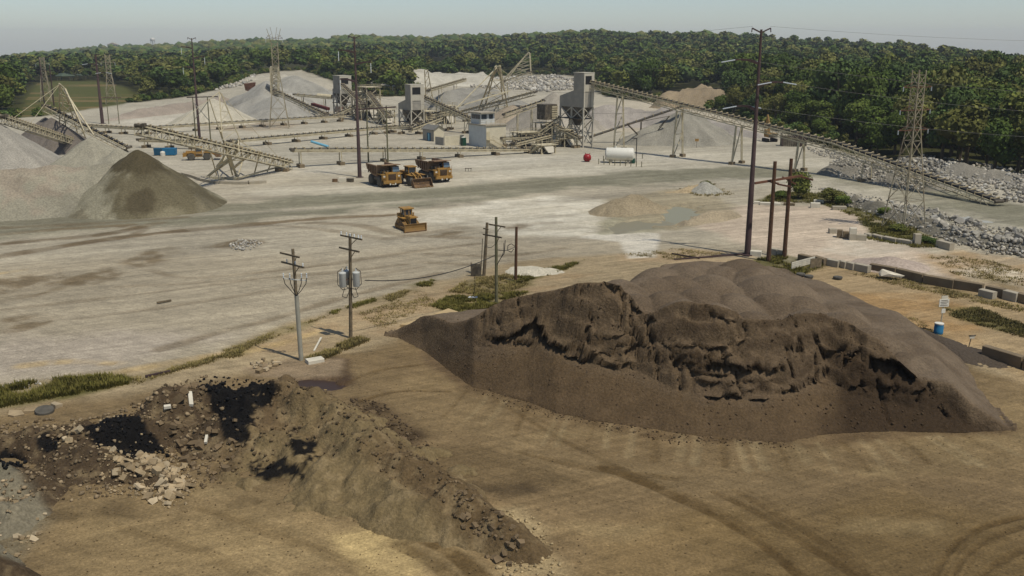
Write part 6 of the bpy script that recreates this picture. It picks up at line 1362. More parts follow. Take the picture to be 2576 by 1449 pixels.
pa, pb = at(112, 262), at(136, 266); h_frame('distant dark two-pole frame beyond the meadow at left', pa, pb, hz(pa, 109, 150), hz(pb, 132, 164), 'rust_pole', (PY(95, 175, pa.y), PY(150, 178, pb.y)), 0.3, False)
pa, pb = at(274, 312), at(300, 311); h_frame('thin dark pole pair right of the far left steel pole', pa, pb, hz(pa, 271, 232), hz(pb, 294, 232), 'green_wood', (PY(258, 246, pa.y), PY(305, 246, pb.y)), 0.16, False)
# ------------------------------------------------------------------ lattice towers
def lattice_tower(label, base, hgt, w0, w1, z_waist, arms, rz=0.3, th=0.16, yoke=False, group='lattice power towers'):
    t = thing('lattice_tower', label, 'lattice tower', base, rz, group)
    def corner(i, z):
        w = lerp(w0, w1, z / z_waist) if z < z_waist else w1
        sx, sy = ((-1, -1), (1, -1), (1, 1), (-1, 1))[i]; return Vector((sx * w / 2, sy * w / 2, z))
    for i in range(4): MB().bar(corner(i, -0.3), corner(i, z_waist), th).bar(corner(i, z_waist), corner(i, hgt), th).build('leg', M['tower_steel'], t)
    br = MB(); zs = [0.0]; step = w0 * 1.0
    while zs[-1] < hgt - 1: zs.append(min(hgt, zs[-1] + max(1.5, lerp(step, w1 * 1.15, min(1, zs[-1] / z_waist)))))
    for k in range(len(zs) - 1):
        for i in range(4):
            j = (i + 1) % 4; br.bar(corner(i, zs[k]), corner(j, zs[k + 1]), th * 0.5); br.bar(corner(j, zs[k]), corner(i, zs[k + 1]), th * 0.5)
            br.bar(corner(i, zs[k + 1]), corner(j, zs[k + 1]), th * 0.5)
    br.build('bracing', M['tower_steel'], t)
    for (z, L, m) in arms:
        a = MB()
        for s in (-1, 1): a.bar((s * L, 0, z), (0, -w1 / 2, z), th * 0.7).bar((s * L, 0, z), (0, w1 / 2, z), th * 0.7).bar((s * L, 0, z), (s * w1 / 2, 0, z + w1 * 0.6), th * 0.5)
        ao = a.build('crossarm', M[m], t)
        for s in (-1, 1): put_insulator(ao, (s * L, 0, z), (s * L, 0, z - (0.6 if m == 'rust' else 1.4)))
    if yoke:
        y = MB()
        for s in (-1, 1):
            y.bar((s * w1 * 0.5, 0, hgt), (s * 2.2, 0, hgt + 4.5), th * 0.8).bar((s * 0.2, 0, hgt + 0.6), (s * 1.1, 0, hgt + 5.0), th * 0.6).bar((0, 0, hgt + 1.5), (s * 2.2, 0, hgt + 2.4), th * 0.6)
        y.build('peak', M['tower_steel'], t)
    return t
p = at(2272, 575); lattice_tower('lattice tower with rusty crossarms standing by the boulder bank on the right', (p.x, p.y, 0), hz(p, 2310, 176), 4.4, 1.3, 15.5, [(hz(p, 2300, 327), 3.0, 'rust'), (hz(p, 2303, 277), 3.0, 'rust'), (hz(p, 2306, 219), 2.8, 'rust')], R(25), 0.115)
p = at(703, 322); lattice_tower('tall lattice tower with yoke top in front of the far gravel piles', (p.x, p.y, 0), 27.5, 6.4, 2.0, 18, [(29.0, 2.7, 'rust_pole')], 0.2, 0.20, True)
p = at(118, 256); lattice_tower('distant lattice tower at the meadow edge far left', (p.x, p.y, 0), 21, 5, 2.0, 14, [(18, 3, 'tower_steel')], 0.3, 0.24)
p = at(282, 262); lattice_tower('distant lattice tower behind the far left steel pole', (p.x, p.y, 0), 22.5, 5, 2.0, 14, [(19, 3, 'tower_steel')], 0.3, 0.22)
# ------------------------------------------------------------------ wooden utility poles
def utility_pole(label, base, top, r=0.16, mat='wood', arms=(), name='utility_pole'):
    """arms: (height, left length, right length, direction angle)"""
    t = thing(name, label, 'utility pole', base, 0, 'wooden utility poles'); d = Vector(top) - Vector(base)
    MB().tube((0, 0, -0.4), d, r, r * 0.78, 10).build('pole', M[mat], t, smooth=True)
    for (z, l0, l1, an, ins) in arms:
        c = d * (z / d.z); u = Vector((math.cos(an), math.sin(an), 0)); n = Vector((-u.y, u.x, 0)) * -(r + 0.05)
        ao = MB().bar(c - u * l0 + n, c + u * l1 + n, 0.11, 0.14).build('crossarm', M['wood'], t)
        MB().bar(c + u * l1 * 0.6 + n - Vector((0, 0, 0.07)), c - Vector((0, 0, 0.85)), 0.05).build('brace', M['wood'], t)
        for q in ins: p = c + u * q + n + Vector((0, 0, 0.07)); put_insulator(ao, p, p + Vector((0, 0, 0.3)), INSUL_S)
    return t
AN = R(-42)
b = at(757, 906); up1 = utility_pole('utility pole with grey lower conduit and two crossarms, nearest to the rubble heap', b, (b.x - 0.15, b.y, hz(b, 752, 626)), 0.165, 'wood', [(9.5, 1.6, 1.2, AN, ()), (8.7, 1.5, 1.75, AN, (-0.7, 0.5, 1.6))])
MB().tube((0.05, -0.10, -0.1), (-0.04, -0.10, 5.9), 0.21, 0.19, 12).build('conduit', M['galv'], up1, smooth=True)
ca = MB().bar((-1.05, -0.1, 7.45), (0.95, -0.1, 7.25), 0.08, 0.10).build('cable_bracket', M['white'], up1)
for x in (-1.05, -0.5, 0.5, 0.95):
    MB().path([(-0.05, -0.2, 5.9), (x * 0.45, -0.2, 6.4), (x * 0.9, -0.2, 7.0), (x, -0.2, 7.5)], 0.035, 6).build('cable', M['rubber_cable'], up1); put_insulator(ca, (x, -0.18, 7.5), (x, -0.18, 7.95), INSUL_S)
b = at(882, 851); up2 = utility_pole('leaning utility pole carrying three pale transformer cans', b, (b.x + 0.42, b.y - 0.3, hz(b, 893, 587)), 0.18, 'wood', [(9.9, 1.1, 2.0, AN, (-1.0, -0.2, 0.3, 0.9, 1.5, 1.9)), (8.7, 1.3, 1.6, AN, ())])
for (x, y) in ((-0.62, -0.35), (0.62, -0.15), (-0.35, 0.55)):
    c = MB().lathe([(0.30, 0), (0.33, 0.05), (0.34, 1.25), (0.36, 1.3), (0.34, 1.36), (0.12, 1.46)], (x + 0.2, y - 0.15, 5.15), 'z', 16).build('transformer', M['transformer'], up2, smooth=True)
    MB().bar((x * 0.4 + 0.2, y * 0.4 - 0.15, 5.8), (x + 0.2, y - 0.15, 5.8), 0.12).build('bracket', M['rust'], c); put_insulator(c, (x + 0.2, y - 0.15, 6.6), (x + 0.2, y - 0.1, 6.9), INSUL_S)
    MB().path([(x + 0.2, y - 0.15, 6.9), (x * 1.7 + 0.2, y - 0.2, 6.6), (x * 1.75 + 0.2, y - 0.2, 5.4), (x * 1.0 + 0.2, y - 0.3, 4.9), (0.2, -0.3, 5.0)], 0.03, 6).build('cable', M['rubber_cable'], c)
for s in (-1, 1): MB().path([(s * 0.5 + 0.2, -0.3, 5.0), (s * 0.75 + 0.2, -0.35, 4.2), (s * 0.35 + 0.2, -0.35, 4.05), (0.2, -0.25, 4.9)], 0.03, 6).build('cable', M['rubber_cable'], up2)
b3 = at(1249, 764); up3 = utility_pole('greenish utility pole at the left shoulder of the sand heap', b3, (b3.x, b3.y, hz(b3, 1247, 546)), 0.19, 'green_wood', [(8.6, 0.8, 1.5, AN, ()), (7.4, 1.7, 1.0, AN, ())])
MB().path([(0.12, -0.15, 4.4), (0.5, -0.2, 5.1), (0.85, -0.2, 5.6), (0.95, -0.2, 7.0)], 0.045, 6).build('cable', M['rubber_cable'], up3); MB().path([(0.5, -0.2, 5.1), (0.8, -0.2, 5.8), (0.8, -0.2, 6.7)], 0.035, 6).build('cable', M['rubber_cable'], up3)
b4 = at(1217, 694); up4 = utility_pole('old leaning utility pole with a switch board at its foot', b4, (b4.x + 0.45, b4.y, hz(b4, 1223, 560)), 0.22, 'wood', [(5.8, 0.3, 0.5, AN, ())])
MB().box((-0.95, -0.3, 0.8), (1.2, 0.1, 1.5)).build('switch_board', M['dark_steel'], up4); 
for x in (-1.5, -0.4): MB().bar((x, -0.22, -0.2), (x, -0.22, 1.7), 0.12).build('board_post', M['wood'], up4)
MB().tube((-0.35, -0.1, 0.2), (-0.1, -0.1, 4.6), 0.05, n=6).build('conduit', M['dark_steel'], up4)
b5 = at(1297, 706); up5 = utility_pole('short rust-brown pole without crossarms beside the white washout mound', b5, (b5.x + 0.1, b5.y, hz(b5, 1299, 571)), 0.2, 'red_wood')
MB().path([(-0.1, -0.2, 4.2), (-0.5, -0.3, 4.5), (-0.9, -0.3, 4.3), (-0.95, -0.3, 3.7), (-0.5, -0.3, 3.5), (-0.2, -0.3, 3.9)], 0.04, 6).build('cable_coil', M['rubber_cable'], up5)
wire('thick black cable sagging from the transformer pole to the greenish pole', Vector(b) + Vector((0.8, -0.3, 5.1)) if False else PY(918, 705, at(882, 851).y - 0.4), PY(1248, 641, b3.y), 0.9, 0.045, 'service_cable', 'rubber_cable', 24)
wire('thick cable from the greenish pole to the short rust-brown pole', PY(1249, 628, b3.y), PY(1297, 620, b5.y), 0.25, 0.04, 'service_cable', 'rubber_cable', 10)
wire('cable looping between old leaning pole and greenish pole', PY(1222, 618, b4.y), PY(1247, 612, b3.y), 0.35, 0.035, 'service_cable', 'rubber_cable', 10)
# ================================================================== broken rock, rubble, blocks
def rock_mesh(name, seed, flat=1.0, n=13, col=(0.3, 0.28, 0.24), mat='rock', jitter=0.12):
    rr = np.random.default_rng(seed); P = rr.normal(0, 1, (n, 3)); P /= np.linalg.norm(P, axis=1)[:, None]; P *= rr.uniform(0.75, 1.1, (n, 1)); P[:, 2] *= flat
    bm = bmesh.new()
    for p in P: bm.verts.new(p * 0.5)
    r = bmesh.ops.convex_hull(bm, input=bm.verts); bmesh.ops.delete(bm, geom=[v for v in bm.verts if not v.link_faces], context='VERTS')
    me = bpy.data.meshes.new(name); bm.to_mesh(me); bm.free()
    a = me.color_attributes.new('Col', 'FLOAT_COLOR', 'POINT'); k = 1 + rr.normal(0, jitter)
    for d in a.data: d.color = (col[0] * k, col[1] * k, col[2] * k, 1)
    me.materials.append(M[mat]); return me
def slab_mesh(name, seed, col, flat=0.35):
    """broken slab: irregular prism"""
    rr = random.Random(seed); n = rr.choice((4, 5, 5, 6)); mb = MB(); pl = []
    for k in range(n):
        a = 2 * math.pi * (k + rr.uniform(-0.25, 0.25)) / n; r = rr.uniform(0.38, 0.58); pl.append((r * math.cos(a), r * math.sin(a) * rr.uniform(0.6, 1.0)))
    mb.prism(pl, -flat / 2, flat / 2, 'xy'); me = mb.mesh(name, M['rock'])
    a = me.color_attributes.new('Col', 'FLOAT_COLOR', 'POINT'); k = rr.uniform(0.82, 1.15)
    for d in a.data: d.color = (col[0] * k, col[1] * k, col[2] * k, 1)
    return me
BOULDERS = [rock_mesh('boulder', 700 + i, 0.8, 15, A(*c)) for i, c in enumerate([(172, 166, 150), (158, 152, 138), (146, 141, 130), (182, 175, 158), (134, 129, 119), (166, 158, 142), (176, 172, 160), (150, 143, 126)])]
SLABS = [slab_mesh('concrete_chunk', 730 + i, A(*((172, 152, 118), (150, 131, 100), (184, 166, 134))[i % 3]), 0.22 + 0.1 * (i % 4)) for i in range(14)]
BROWN = [slab_mesh('asphalt_chunk', 760 + i, A(120, 102, 76), 0.34 + 0.1 * (i % 3)) for i in range(7)]
_pg = np.random.default_rng(404)
def in_poly_points(px, n, rr, z=0.0):
    poly = [at(x, y, z) for x, y in px]; xs = [p.x for p in poly]; ys = [p.y for p in poly]; out = np.zeros((0, 2))
    for _ in range(40):
        q = np.stack([_pg.uniform(min(xs), max(xs), n * 3), _pg.uniform(min(ys), max(ys), n * 3)], 1); out = np.concatenate([out, q[inside(q[:, 0], q[:, 1], poly)]])
        if len(out) >= n: break
    return [(float(a), float(b)) for a, b in out[:n]]
rr = random.Random(21)
def waste_tops(X, Y): return waste_h(X[None, :], Y[None, :])[0] + terrain(X, Y) + ground_micro(X, Y)
def heap_tops(X, Y): return dark_heap_h(X[None, :], Y[None, :])[0] - 0.02
def on_black(X, Y, Z):
    px, py = px_of(np.asarray(X), np.asarray(Y), np.asarray(Z)); m = np.zeros(np.shape(px), bool)
    for poly in _px_black: m |= inside(px, py, poly)
    return m
def zs_of(P, zfun):
    X = np.array([p[0] for p in P]); Y = np.array([p[1] for p in P])
    return zfun(X, Y) if zfun else terrain(X, Y) + ground_micro(X, Y)
def scatter_things(name, meshes, label, cat, group, px, n, smin, smax, zfun=None, zref=0.0, tilt=0.5, sink=0.25, split=False):
    P = in_poly_points(px, n, rr, zref); Z = zs_of(P, zfun); ys = sorted(p[1] for p in P)
    blk = on_black(*np.array(P).T, Z)
    for (x, y), z, bk in zip(P, Z, blk):
        if bk and rr.random() < 0.8: continue
        s = lerp(smin, smax, rr.random() ** 2.0); me = rr.choice(meshes); o = inst(name, me, None, (x, y, z + s * (0.5 - sink) * 0.6), (rr.uniform(-tilt, tilt), rr.uniform(-tilt, tilt), rr.uniform(0, 6.28)), (s, s * rr.uniform(0.75, 1.1), s * rr.uniform(0.8, 1.1)))
        sz = 'large' if s > lerp(smin, smax, 0.55) else ('small' if s < lerp(smin, smax, 0.12) else 'middling'); row = 'front' if y < ys[len(ys) // 3] else ('back' if y > ys[2 * len(ys) // 3] else 'middle')
        tag(o, (sz + ' ' + label + ', ' + row + ' part') if split else label, cat, group)
# --- banks of broken stone on the right
def bank(name_label, ridge, sl, color, seed): return stockpile('stone_bank', name_label, [ridge], color, sl, 0.5, 1.0, seed, cat='stone bank')
R_NEAR = [pk(2150, 496, 166), pk(2250, 512, 152), pk(2340, 536, 142), pk(2430, 575, 133), pk(2540, 585, 127), pk(2680, 610, 120)]
R_MID = [pk(2125, 402, 205), pk(2200, 408, 200), pk(2290, 425, 190), pk(2360, 452, 182)]
R_FAR = [pk(2262, 400, 214), pk(2340, 402, 208), pk(2450, 420, 200), pk(2600, 450, 190), pk(2800, 500, 175)]
R_FAR = [(x, y, max(1.2, min(z, 3.2))) for x, y, z in R_FAR]; R_MID = [(x, y, max(1.0, min(z, 3.0))) for x, y, z in R_MID]; R_NEAR = [(x, y, max(0.5, min(z, 1.3))) for x, y, z in R_NEAR]
bank('near bank of large grey boulders right of the lattice tower', R_NEAR, 0.55, A(128, 122, 106), 60)
bank('bank of broken grey stone under the lower end of the long conveyor', R_MID, 0.55, A(134, 128, 114), 61)
bank('long bank of broken grey stone along the wood on the right', R_FAR, 0.42, A(138, 132, 118), 62)
def ridge_top(L, sl):
    def f(X, Y):
        d, t = seg_dist(X, Y, L, True); z = np.interp(t, range(len(L)), [p[2] for p in L]); return np.maximum(0.0, z - sl * d) + terrain(X, Y)
    return f
f_near, f_mid, f_far = ridge_top(R_NEAR, 0.55), ridge_top(R_MID, 0.55), ridge_top(R_FAR, 0.42)
G_R = 'loose boulders of the stone banks'
scatter_things('boulder', BOULDERS, 'grey boulder of the near bank right of the lattice tower', 'boulder', G_R, [(2210, 520), (2330, 522), (2440, 560), (2600, 585), (2600, 640), (2480, 632), (2390, 600), (2320, 570), (2230, 545)], 190, 0.5, 1.9, f_near, split=True)
scatter_things('boulder', BOULDERS, 'broken grey rock in the weeds left of the lattice tower', 'boulder', G_R, [(2140, 490), (2220, 500), (2330, 535), (2300, 560), (2200, 530), (2150, 515)], 40, 0.35, 1.0, f_near, split=True)
scatter_things('boulder', BOULDERS, 'grey rock on the stone bank under the long conveyor', 'boulder', G_R, [(2095, 405), (2200, 402), (2300, 430), (2330, 470), (2230, 475), (2110, 435)], 70, 0.5, 1.2, f_mid, split=True)
# the thousands of smaller stones of the two far banks and the rubble field
def near_ridge(L, w, back=True):
    def f(n):
        out = []
        for _ in range(n):
            i = rr.randrange(len(L) - 1); u = rr.random(); a, b = L[i], L[i + 1]; dx, dy = b[0] - a[0], b[1] - a[1]; k = math.hypot(dx, dy); o = rr.uniform(-w, w); out.append((lerp(a[0], b[0], u) - dy / k * o, lerp(a[1], b[1], u) + dx / k * o))
        return out
    return f
def stone_mass(name, label, zones):
    Vs, Fs, Cs = [], [], []; o = 0; g = np.random.default_rng(33)
    base = []
    for me in BOULDERS:
        V = np.array([v.co[:] for v in me.vertices]); Fc = np.array([p.vertices[:] for p in me.polygons]); base.append((V, Fc, np.array(me.color_attributes[0].data[0].color[:3])))
    for px, n, s0, s1, zf, bright, *tint in zones:
        if callable(px): P = px(n)
        else: P = in_poly_points(px, n, rr)
        Zs = zs_of(P, zf)
        dark = on_black(*np.array(P).T, Zs) if zf is waste_tops else np.zeros(len(P), bool)
        for (x, y), z, dk_ in zip(P, Zs, dark):
            V, Fc, c = base[g.integers(len(base))]; s = lerp(s0, s1, g.random() ** 2); a = g.uniform(0, 6.28); ca, sa = math.cos(a), math.sin(a)
            vx, vy, vz = V[:, 0] * s, V[:, 1] * s, V[:, 2] * s; ti = g.uniform(-0.6, 0.6); vy, vz = vy * math.cos(ti) - vz * math.sin(ti), vy * math.sin(ti) + vz * math.cos(ti)
            Vs.append(np.stack([x + vx * ca - vy * sa, y + vx * sa + vy * ca, z + vz + s * 0.2], 1)); Fs.append(Fc + o); o += len(V); Cs.append(np.tile((np.array((0.006, 0.006, 0.006)) if dk_ and g.random() < 0.9 else np.array(tint[0]) if tint else c) * bright * g.uniform(0.7, 1.3), (len(V), 1)))
    me = np_mesh(name, np.concatenate(Vs), np.concatenate(Fs), M['rock'], np.clip(np.concatenate(Cs), 0, 0.8)); ob = bpy.data.objects.new(name, me); C.objects.link(ob); ob['kind'] = 'stuff'; ob['label'] = label; ob['category'] = 'stones'
RUB_Z = {}
stone_mass('stone_rubble', 'small broken stones covering the banks on the right and the far rubble field', [
    (near_ridge(R_FAR, 7.5), 2600, 0.35, 1.15, f_far, 1.0), (near_ridge(R_MID, 5.5), 1500, 0.3, 1.0, f_mid, 1.0), (near_ridge(R_NEAR, 2.6), 900, 0.25, 0.9, f_near, 1.0),
    ([(2262, 398), (2340, 392), (2450, 408), (2640, 445), (2640, 520), (2500, 505), (2380, 470), (2290, 440)], 1500, 0.35, 1.15, f_far, 1.0),
    ([(2085, 410), (2130, 395), (2230, 402), (2310, 428), (2360, 470), (2260, 482), (2100, 440)], 1300, 0.3, 0.95, f_mid, 1.0),
    ([(2140, 486), (2330, 520), (2440, 560), (2640, 590), (2640, 645), (2480, 640), (2390, 612), (2320, 578), (2150, 520)], 900, 0.2, 0.6, f_near, 1.0),
    ([(2030, 370), (2100, 382), (2200, 400), (2090, 400), (2040, 385)], 250, 0.3, 0.8, None, 1.0),
    ([(2050, 470), (2120, 480), (2160, 505), (2090, 490)], 160, 0.2, 0.6, None, 1.0),
    ([(1180, 222), (1240, 204), (1400, 202), (1460, 210), (1455, 226), (1380, 232), (1280, 226)], 1300, 1.0, 3.4, None, 1.25),
    ([(545, 238), (590, 218), (640, 212), (650, 224), (600, 236)], 420, 1.0, 2.6, None, 1.3),
    ([(1520, 215), (1560, 205), (1600, 210), (1560, 222)], 120, 1.0, 2.8, None, 1.25),
    ([(575, 616), (600, 604), (645, 602), (660, 612), (635, 628), (590, 634)], 150, 0.18, 0.6, None, 1.2),
    ([(1080, 885), (1260, 880), (1420, 895), (1620, 950), (1800, 1010), (2060, 985), (2300, 1040), (2440, 1080), (2100, 1086), (1760, 1094), (1480, 1058), (1190, 974)], 1500, 0.05, 0.26, heap_tops, 1.0, A(86, 70, 50)),
    ([(-40, 1060), (250, 1050), (500, 945), (760, 960), (1000, 1110), (1300, 1340), (1250, 1400), (1050, 1290), (800, 1160), (500, 1240), (200, 1260), (-40, 1280)], 2600, 0.06, 0.34, waste_tops, 1.0, A(104, 88, 64)),
    ([(-40, 1060), (250, 1050), (500, 945), (620, 960), (600, 1140), (480, 1250), (200, 1260), (-40, 1300)], 1300, 0.08, 0.42, waste_tops, 1.0, A(140, 122, 94)),
    ([(240, 1120), (420, 1130), (500, 1200), (460, 1290), (260, 1240)], 500, 0.08, 0.3, waste_tops, 1.0, A(168, 148, 114)),
    ([(0, 1200), (900, 1200), (1400, 1300), (1500, 1449), (0, 1449)], 900, 0.03, 0.14, None, 1.0, A(120, 102, 72)),
    ([(900, 950), (2500, 1100), (2600, 1449), (1400, 1449), (1000, 1150)], 700, 0.03, 0.13, None, 1.0, A(112, 94, 66)),
    ([(1170, 975), (1330, 1008), (1480, 1056), (1760, 1094), (2000, 1108), (2000, 1130), (1700, 1120), (1300, 1035)], 500, 0.04, 0.2, None, 1.0, A(84, 68, 48)),
    ([(880, 1000), (960, 1010), (1080, 1120), (1120, 1190), (1000, 1130), (900, 1060)], 400, 0.05, 0.3, None, 1.0, A(84, 70, 52)),
    ([(1230, 1290), (1300, 1280), (1380, 1330), (1420, 1449), (1240, 1449)], 260, 0.05, 0.3, None, 1.0, A(170, 150, 112)),
    ([(0, 965), (120, 950), (250, 940), (180, 960), (0, 990)], 140, 0.08, 0.3, None, 1.1)])
# --- rubble of the waste heap
G_C = 'concrete rubble on the waste heap'
scatter_things('concrete_chunk', SLABS, 'pale broken concrete slab in the rubble spill below the black slope', 'concrete chunk', G_C, [(268, 1135), (335, 1122), (400, 1145), (470, 1165), (482, 1215), (432, 1258), (350, 1248), (290, 1205)], 250, 0.16, 0.86, waste_tops, 0.4, 0.7, 0.1, True)
scatter_things('concrete_chunk', SLABS, 'pale concrete lump left of the black asphalt slope', 'concrete chunk', G_C, [(130, 1080), (190, 1062), (205, 1090), (190, 1125), (140, 1130)], 34, 0.2, 0.7, waste_tops, 1.2, 0.6, 0.15)
scatter_things('asphalt_chunk', BROWN, 'brown asphalt chunk on the upper slope of the waste heap', 'asphalt chunk', 'asphalt chunks on the waste heap', [(390, 1020), (470, 965), (560, 960), (600, 1040), (590, 1110), (540, 1140), (470, 1120), (420, 1070)], 120, 0.25, 0.95, waste_tops, 2.2, 0.6, 0.2, True)
scatter_things('asphalt_chunk', BROWN, 'brown lump at the low right end of the waste heap', 'asphalt chunk', 'asphalt chunks on the waste heap', [(1130, 1250), (1200, 1270), (1300, 1340), (1320, 1390), (1250, 1390), (1170, 1330)], 70, 0.2, 0.6, waste_tops, 0.8, 0.6, 0.2, True)
scatter_things('concrete_chunk', SLABS, 'grey stone in the pale gravel at lower left', 'concrete chunk', G_C, [(0, 1235), (70, 1245), (130, 1300), (70, 1390), (0, 1420)], 34, 0.15, 0.6, waste_tops, 0.2, 0.5, 0.2)
scatter_things('asphalt_chunk', BROWN, 'small dark lump along the back foot of the waste heap', 'asphalt chunk', 'asphalt chunks on the waste heap', [(880, 1010), (960, 1030), (1060, 1110), (1080, 1150), (1000, 1110), (920, 1060)], 46, 0.12, 0.4, None, 0, 0.5, 0.2)
scatter_things('concrete_chunk', SLABS, 'pale rubble piece left of the conduit pole', 'concrete chunk', G_C, [(632, 915), (670, 903), (715, 908), (710, 925), (650, 938)], 22, 0.3, 0.95, None, 0, 0.3, 0.1)
scatter_things('asphalt_chunk', BROWN, 'dark clod fallen in front of the sand heap', 'clod', 'clods at the foot of the sand heap', [(1180, 985), (1340, 1015), (1500, 1066), (1760, 1100), (2000, 1115), (2000, 1125), (1700, 1112), (1300, 1030)], 40, 0.1, 0.32, None, 0, 0.4, 0.1)
def single_block(name, label, cat, a, b, w, h, mat, z=0.0, group=None, skew=0.0):
    a, b = Vector(a), Vector(b); c = (a + b) / 2; L = (b - a).length; bev = 0.05
    pr = [(-w / 2, 0), (w / 2, 0), (w / 2, h - bev), (w / 2 - bev, h), (-w / 2 + bev, h), (-w / 2, h - bev)]
    mb = MB(); mb.prism(pr, -L / 2, L / 2, 'yz'); o = mb.build(name, M[mat], None, loc=(c.x, c.y, T(c.x, c.y) + z - 0.05)); o.rotation_euler = (0, 0, math.atan2(b.y - a.y, b.x - a.x) + skew)
    return tag(o, label, cat, group)
zz = lambda x, y: at((2900 + x / 2.154) * 0.629, (600 + y / 2.154) * 0.629)
WALL = [((640, 945), (755, 972)), ((768, 960), (868, 992)), ((872, 985), (982, 1008)), ((988, 1000), (1048, 1018)), ((1052, 1014), (1116, 1030)), ((1118, 1026), (1240, 1052)), ((1252, 1030), (1470, 1068)), ((1482, 1082), (1708, 1136)), ((1712, 1140), (1968, 1185)), ((1972, 1182), (2218, 1224)), ((2250, 1235), (2400, 1268)), ((2404, 1275), (2520, 1305)), ((2526, 1300), (2700, 1345)), ((2706, 1348), (2860, 1385))]
WM = ['concrete_dark', 'concrete_dark', 'concrete', 'concrete', 'concrete', 'concrete', 'concrete_dark', 'concrete_dark', 'concrete_dark', 'concrete_dark', 'concrete_dark', 'concrete', 'concrete_dark', 'concrete_dark']
ORD = ['first', 'second', 'third', 'fourth', 'fifth', 'sixth', 'seventh', 'eighth', 'ninth', 'tenth', 'eleventh', 'twelfth', 'thirteenth', 'fourteenth']
for i, (a, b) in enumerate(WALL): single_block('barrier_block', ORD[i] + ' concrete block from the poles in the wall behind the sand heap', 'concrete block', zz(*a), zz(*b), 0.75, 0.85 if i < 7 else 1.0, WM[i], group='barrier blocks behind the sand heap')
for i, (a, b, h, m, l) in enumerate([((218, 905), (312, 912), 0.7, 'slab_white', 'pale concrete block right of the tallest steel pole foot'), ((386, 888), (455, 900), 0.8, 'concrete', 'concrete block between the two rusty poles'), ((458, 902), (525, 912), 0.8, 'concrete', 'concrete block at the foot of the right rusty pole'),
    ((892, 722), (952, 722), 0.85, 'concrete', 'lone leftmost block of the stacked block group on the pale pad'), ((960, 752), (1008, 755), 1.2, 'concrete_dark', 'second block of the group on the pale pad'), ((1012, 760), (1060, 762), 1.1, 'concrete_dark', 'third block of the group on the pale pad'), ((1066, 774), (1125, 776), 1.0, 'concrete', 'lower block of the two-high stack on the pale pad'),
    ((1128, 776), (1214, 780), 0.9, 'concrete', 'rightmost long block of the group on the pale pad'), ((1212, 745), (1262, 758), 0.6, 'concrete', 'first low kerb block below the lattice tower'), ((1266, 752), (1360, 775), 0.6, 'concrete', 'second low kerb block below the lattice tower'), ((1364, 772), (1480, 796), 0.6, 'concrete', 'third low kerb block below the lattice tower'), ((1484, 794), (1615, 815), 0.6, 'concrete', 'fourth low kerb block below the lattice tower'),
    ((1622, 815), (1675, 815), 1.6, 'concrete', 'upright concrete block at the front leg of the lattice tower'), ((1832, 830), (1952, 862), 1.0, 'concrete', 'grey concrete block lying in dry grass right of the lattice tower'), ((735, 495), (815, 497), 0.9, 'slab_white', 'pale concrete block near the bush on the pale pad'), ((762, 455), (848, 458), 0.6, 'slab_white', 'pale slab behind the block near the bush'),
    ((920, 515), (1040, 516), 0.7, 'concrete', 'long pale block on the far side of the pale pad'), ((300, 470), (475, 478), 0.5, 'slab_white', 'long pale beam on the ground behind the rusty poles'), ((248, 462), (298, 464), 0.5, 'slab_white', 'short pale beam left of the rusty poles'), ((505, 472), (600, 478), 0.45, 'wood', 'brown timber beam right of the rusty poles'), ((1690, 780), (1780, 775), 0.5, 'concrete', 'low pale kerb piece at the right leg of the lattice tower'),
    ((2196, 1250), (2320, 1280), 0.8, 'concrete', 'loose concrete block in front of the wall near the picture edge')]):
    single_block('concrete_block', l, 'concrete block', zz(*a), zz(*b), 0.8, h, m, group='loose concrete blocks')
single_block('concrete_block', 'upper block of the two-high stack on the pale pad', 'concrete block', zz(1066, 774), zz(1125, 776), 0.75, 0.85, 'slab_white', 0.97, group='loose concrete blocks')
single_block('barrier_block', 'long dark concrete block at the right edge beyond the grit spill', 'concrete block', at(2474, 896), at(2572, 926), 0.7, 1.1, 'concrete_dark'); single_block('barrier_block', 'dark concrete block cut off by the right picture edge', 'concrete block', at(2576, 928), at(2680, 958), 0.7, 1.1, 'concrete_dark')
# big pale slab-like rock
me = rock_mesh('slab_rock', 790, 0.42, 22, A(214, 204, 180), jitter=0.0); p = at(2238, 700); o = inst('slab_rock', me, None, (p.x, p.y, 0.55), (0.05, 0.12, -0.25), (3.4, 2.0, 2.6)); tag(o, 'large pale flat rock lying in front of the block wall', 'rock')
# wash-out mound, slabs, boards
stockpile('washout_mound', 'white concrete washout mound beside the short rust-brown pole', [[pk(1338, 668, 114.2), pk(1366, 670, 113.6)]], A(200, 191, 168), 0.22, 0.25, 0.9, 70, cat='mound', mat='heap')
def flat_slab(label, px, h, mat, name='concrete_slab'):
    P = [at(*p) for p in px]; c = sum(P, Vector()) / len(P); mb = MB(); mb.prism([(p.x - c.x, p.y - c.y) for p in P], -0.1, h, 'xy'); o = mb.build(name, M[mat], None, loc=(c.x, c.y, 0.02)); return tag(o, label, 'slab')
flat_slab('tan concrete slab lying at the left shoulder of the sand heap', [(1006, 822), (1080, 800), (1128, 781), (1160, 792), (1110, 815), (1060, 826)], 0.22, 'slab_tan' if 'slab_tan' in M else 'concrete')
o = single_block('concrete_footing', 'white concrete footing with debris beside the conduit pole', 'concrete block', at(772, 915), at(812, 908), 0.9, 0.4, 'slab_white')
p = at(790, 884); tag(MB().bar((0, 0, 0.05), at(808, 849, 0.35) - p, 0.16, 0.08).build('white_board', M['slab_white'], None, loc=p), 'white board leaning on the ground between the two near poles', 'board')
